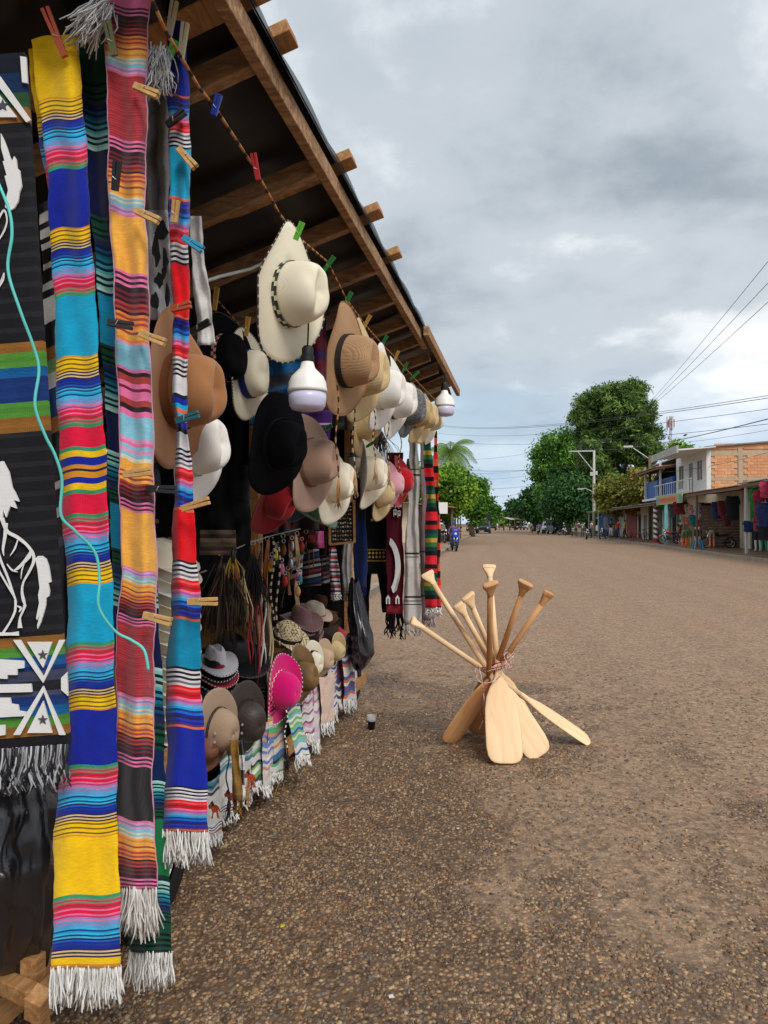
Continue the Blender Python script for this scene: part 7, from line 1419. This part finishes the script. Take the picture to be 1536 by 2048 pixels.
# bicycles at the low shops
def bicycle(label, M):
    t = thing('bicycle', label, 'bicycle', M=M)
    for x in (.52, -.52):
        w = part(t, 'wheel', MB().tube([(x + .31*math.cos(6.283*i/20), 0, .33 + .31*math.sin(6.283*i/20)) for i in range(21)], .02, 6), m_black, True, local=True)
        sp = MB()
        for i in range(8): a = 6.283*i/8; sp.tube([(x, 0, .33), (x + .3*math.cos(a), 0, .33 + .3*math.sin(a))], .004, 4)
        part(w, 'spoke', sp, m_chr, local=True, kind='stuff')
    part(t, 'frame', MB().tube([(-.52, 0, .33), (-.05, 0, .30), (.36, 0, .78), (-.18, 0, .80), (-.05, 0, .30)], .018, 6).tube([(-.52, 0, .33), (-.18, 0, .8)], .014, 6).tube([(.52, 0, .33), (.36, 0, .78), (.33, 0, .95)], .018, 6), m_tank, True, local=True)
    part(t, 'handlebar', MB().tube([(.2, -.28, .98), (.34, -.1, .97), (.34, .1, .97), (.2, .28, .98)], .012, 6), m_mblk, True, local=True); part(t, 'saddle', MB().prism([(-.3, -.08, .86), (-.05, -.02, .86), (-.05, .02, .86), (-.3, .08, .86)], (0, 0, .05)), m_mblk, local=True)
bicycle('bicycle leaning before the red shop front', mm(1264, 1083, R(70), .13)); bicycle('bicycle next to the striped barber post', mm(1292, 1083, R(60), .13))
# ================================================================== vehicles
m_vglass = mat('vehicle_glass', C(30, 36, 40), .1)
def vehicle(label, p, yaw, L_, W, H, m, name, canopy=None, hood=.28, cat='car', pick=False):
    M = Matrix.Translation(p) @ Matrix.Rotation(yaw, 4, 'Z'); t = thing(name, label, cat, M=M); hl = L_/2; zb, zh = .38*H/1.5, .62*H
    prof = [(-hl, zb), (hl, zb), (hl+.02, zh*.8), (hl-.12, zh), (hl-L_*hood, zh+.05)]
    if pick: prof += [(hl-L_*hood-.25, H), (-.05, H), (-.12, zh+.05), (-hl, zh+.05)]
    else: prof += [(hl-L_*hood-.35, H), (-hl+.35, H), (-hl+.02, zh+.05)]
    part(t, 'body', MB().prism([(x, -W/2, z) for x, z in prof], (0, W, 0)), m, local=True, bevel=.06)
    x1 = hl - L_*hood; part(t, 'windscreen', MB().prism([(x1+.01, -W*.42, zh+.10), (x1-.27, -W*.38, H-.08), (x1-.27, W*.38, H-.08), (x1+.01, W*.42, zh+.10)], (.03, 0, .02)), m_vglass, local=True)
    for s in (-1, 1): part(t, 'side_window', MB().prism([(x, s*(W/2-.01), z) for x, z in ((x1-.15, zh+.12), (x1-.42, H-.1), (0 if pick else -hl+.6, H-.1), (0 if pick else -hl+.4, zh+.12))], (0, s*.02, 0)), m_vglass, local=True)
    part(t, 'bumper', MB().box((hl-.05, -W/2, zb), (hl+.1, W/2, zb+.16)), m_mblk, local=True, bevel=.03); part(t, 'grille', MB().box((hl, -W*.26, zb+.2), (hl+.03, W*.26, zh*.8)), m_mblk, local=True)
    for s in (-1, 1): part(t, 'headlight', MB().lathe([(.10, 0), (.09, .03), (.02, .045)], 12, Matrix.Translation((hl-.01, s*W*.37, zh*.72)) @ Matrix.Rotation(R(90), 4, 'Y')), mat('lens', None), True, local=True)
    for x in (hl*.62, -hl*.62):
        for s in (-1, 1):
            T = Matrix.Translation((x, s*(W/2-.08), .32)) @ Matrix.Rotation(R(90), 4, 'X'); w = part(t, 'wheel', MB().lathe([(.2, -.1), (.2, .1)], 14, T), m_chr, True, local=True); part(w, 'tyre', MB().lathe([(.2, -.11), (.3, -.11), (.33, -.06), (.33, .06), (.3, .11), (.2, .11)], 18, T, cap=False), m_black, True, local=True)
    if canopy:
        z0, z1, mc = canopy; part(t, 'canopy', MB().prism([(-hl, a, z) for a, z in ((-W*.5, z0), (-W*.54, z1-.15), (-W*.4, z1), (W*.4, z1), (W*.54, z1-.15), (W*.5, z0))], (L_*.62, 0, 0)), mc, local=True)
    return t
v = lambda n, c: mat('car_paint_'+n, c, .3, .05, spec=.6)
q = GP(967, 1067); vehicle('dark open sided truck with a tall canopy coming up the street', q, R(-92), 5.0, 2.0, 1.9, v('grey', C(50, 60, 64)), 'truck', (1.8, 3.0, mat('canopy_black', C(34, 34, 36), .7)), .2, 'truck')
q = GP(945, 1064); vehicle('dark red car parked beside the left kerb', q, R(-96), 4.0, 1.7, 1.45, v('red', C(90, 36, 34)), 'parked_car')
q = GP(1112, 1068); vehicle('dark jeep with canvas canopy parked on the right', q, R(-80), 4.2, 1.8, 1.8, v('dark', C(40, 42, 44)), 'jeep', (1.4, 2.1, mat('canopy_black', C(34, 34, 36), .7)), .3, 'jeep')
q = GP(1099, 1067); vehicle('white pickup parked behind the dark jeep', q, R(-100), 4.6, 1.8, 1.75, v('white', C(206, 206, 204)), 'pickup', None, .3, 'pickup', True)
q = GP(1197, 1070); vehicle('white van parked behind the concrete pole', q + Vector((2.0, 4, 0)), R(180), 4.6, 1.8, 1.9, v('white', C(206, 206, 204)), 'van', None, .2, 'van')
for i, (px, c) in enumerate(((985, C(40, 44, 50)), (1040, C(60, 60, 64)), (1048, C(150, 150, 150)))):
    q = GP(px, 1060); vehicle(['far dark car at the left of the street end', 'far dark car at the right of the street end', 'far grey car at the right of the street end'][i], q, R(-92), 4.2, 1.75, 1.6, v('far%d' % i, c), 'parked_car')
# ================================================================== stalls and umbrellas at the street end, awning on the left
def awning_stall(label, px, py, w, dep_, h, m, group=None):
    q = GP(px, py); t = thing('market_stall', label, 'market stall', q)
    part(t, 'awning', MB().prism([(q.x-w/2, q.y-dep_/2, h), (q.x+w/2, q.y-dep_/2, h), (q.x+w/2, q.y-dep_/2, h+.06), (q.x, q.y-dep_/2, h+.55), (q.x-w/2, q.y-dep_/2, h+.06)], (0, dep_, 0)), m)
    for a in (-1, 1):
        for b in (-1, 1): part(t, 'post', MB().box((q.x+a*(w/2-.1)-.05, q.y+b*(dep_/2-.1)-.05, 0), (q.x+a*(w/2-.1)+.05, q.y+b*(dep_/2-.1)+.05, h)), m_timber)
    part(t, 'table', MB().box((q.x-w/2+.2, q.y-.5, .7), (q.x+w/2-.2, q.y+.5, .8)), m_pine)
    return t
dkc = mat('awning_dark', C(56, 58, 64), .8); 
for i, (px, w, c, lab) in enumerate(((1000, 4.5, dkc, 'far stall with a dark awning, leftmost at the street end'), (1014, 3.5, mat('awning_white', C(206, 204, 200), .8), 'far stall with a white awning at the street end'), (1024, 4.2, mat('awning_brown', C(116, 90, 80), .8), 'far stall with a brown awning at the street end'), (1034, 3.6, dkc, 'far stall with a dark awning, rightmost at the street end'))):
    awning_stall(lab, px, 1060, w, 3, 2.4, c)
for i, (px, c) in enumerate(((990, C(150, 90, 80)), (1008, C(60, 70, 110)), (1020, C(180, 180, 170)), (1030, C(90, 60, 60)))): q = GP(px, 1062); person(['far person in a rose shirt left of the street end stalls', 'far person in blue before the street end stalls', 'far person in cream before the street end stalls', 'far person in brown right of the street end stalls'][i], q, 2, cl('f%d' % i, c), m_dkt)
q = GP(886, 1086, .13); t = thing('shop_building', 'low dark shop with a tin awning on the left pavement', 'shop', q)
part(t, 'wall', MB().box((q.x-6, q.y, .13), (q.x-2.2, q.y+14, 3.0)), m_cream); part(t, 'roof', roof_sheet(q.x+.9, 2.62, q.x-6, 3.3, q.y-1, q.y+15), m_rust)
for k in range(4): part(t, 'post', MB().box((q.x+.6, q.y-.6+k*4.5, .13), (q.x+.72, q.y-.48+k*4.5, 2.6)), m_timber)
b = P(879, 1016, 46); solo('hanging_sign', MB().box((b.x-.05, b.y, b.z-.35), (b.x+.5, b.y+.08, b.z+.35)), m_white, 'white hanging sign over the left awning', 'sign', loc=b)
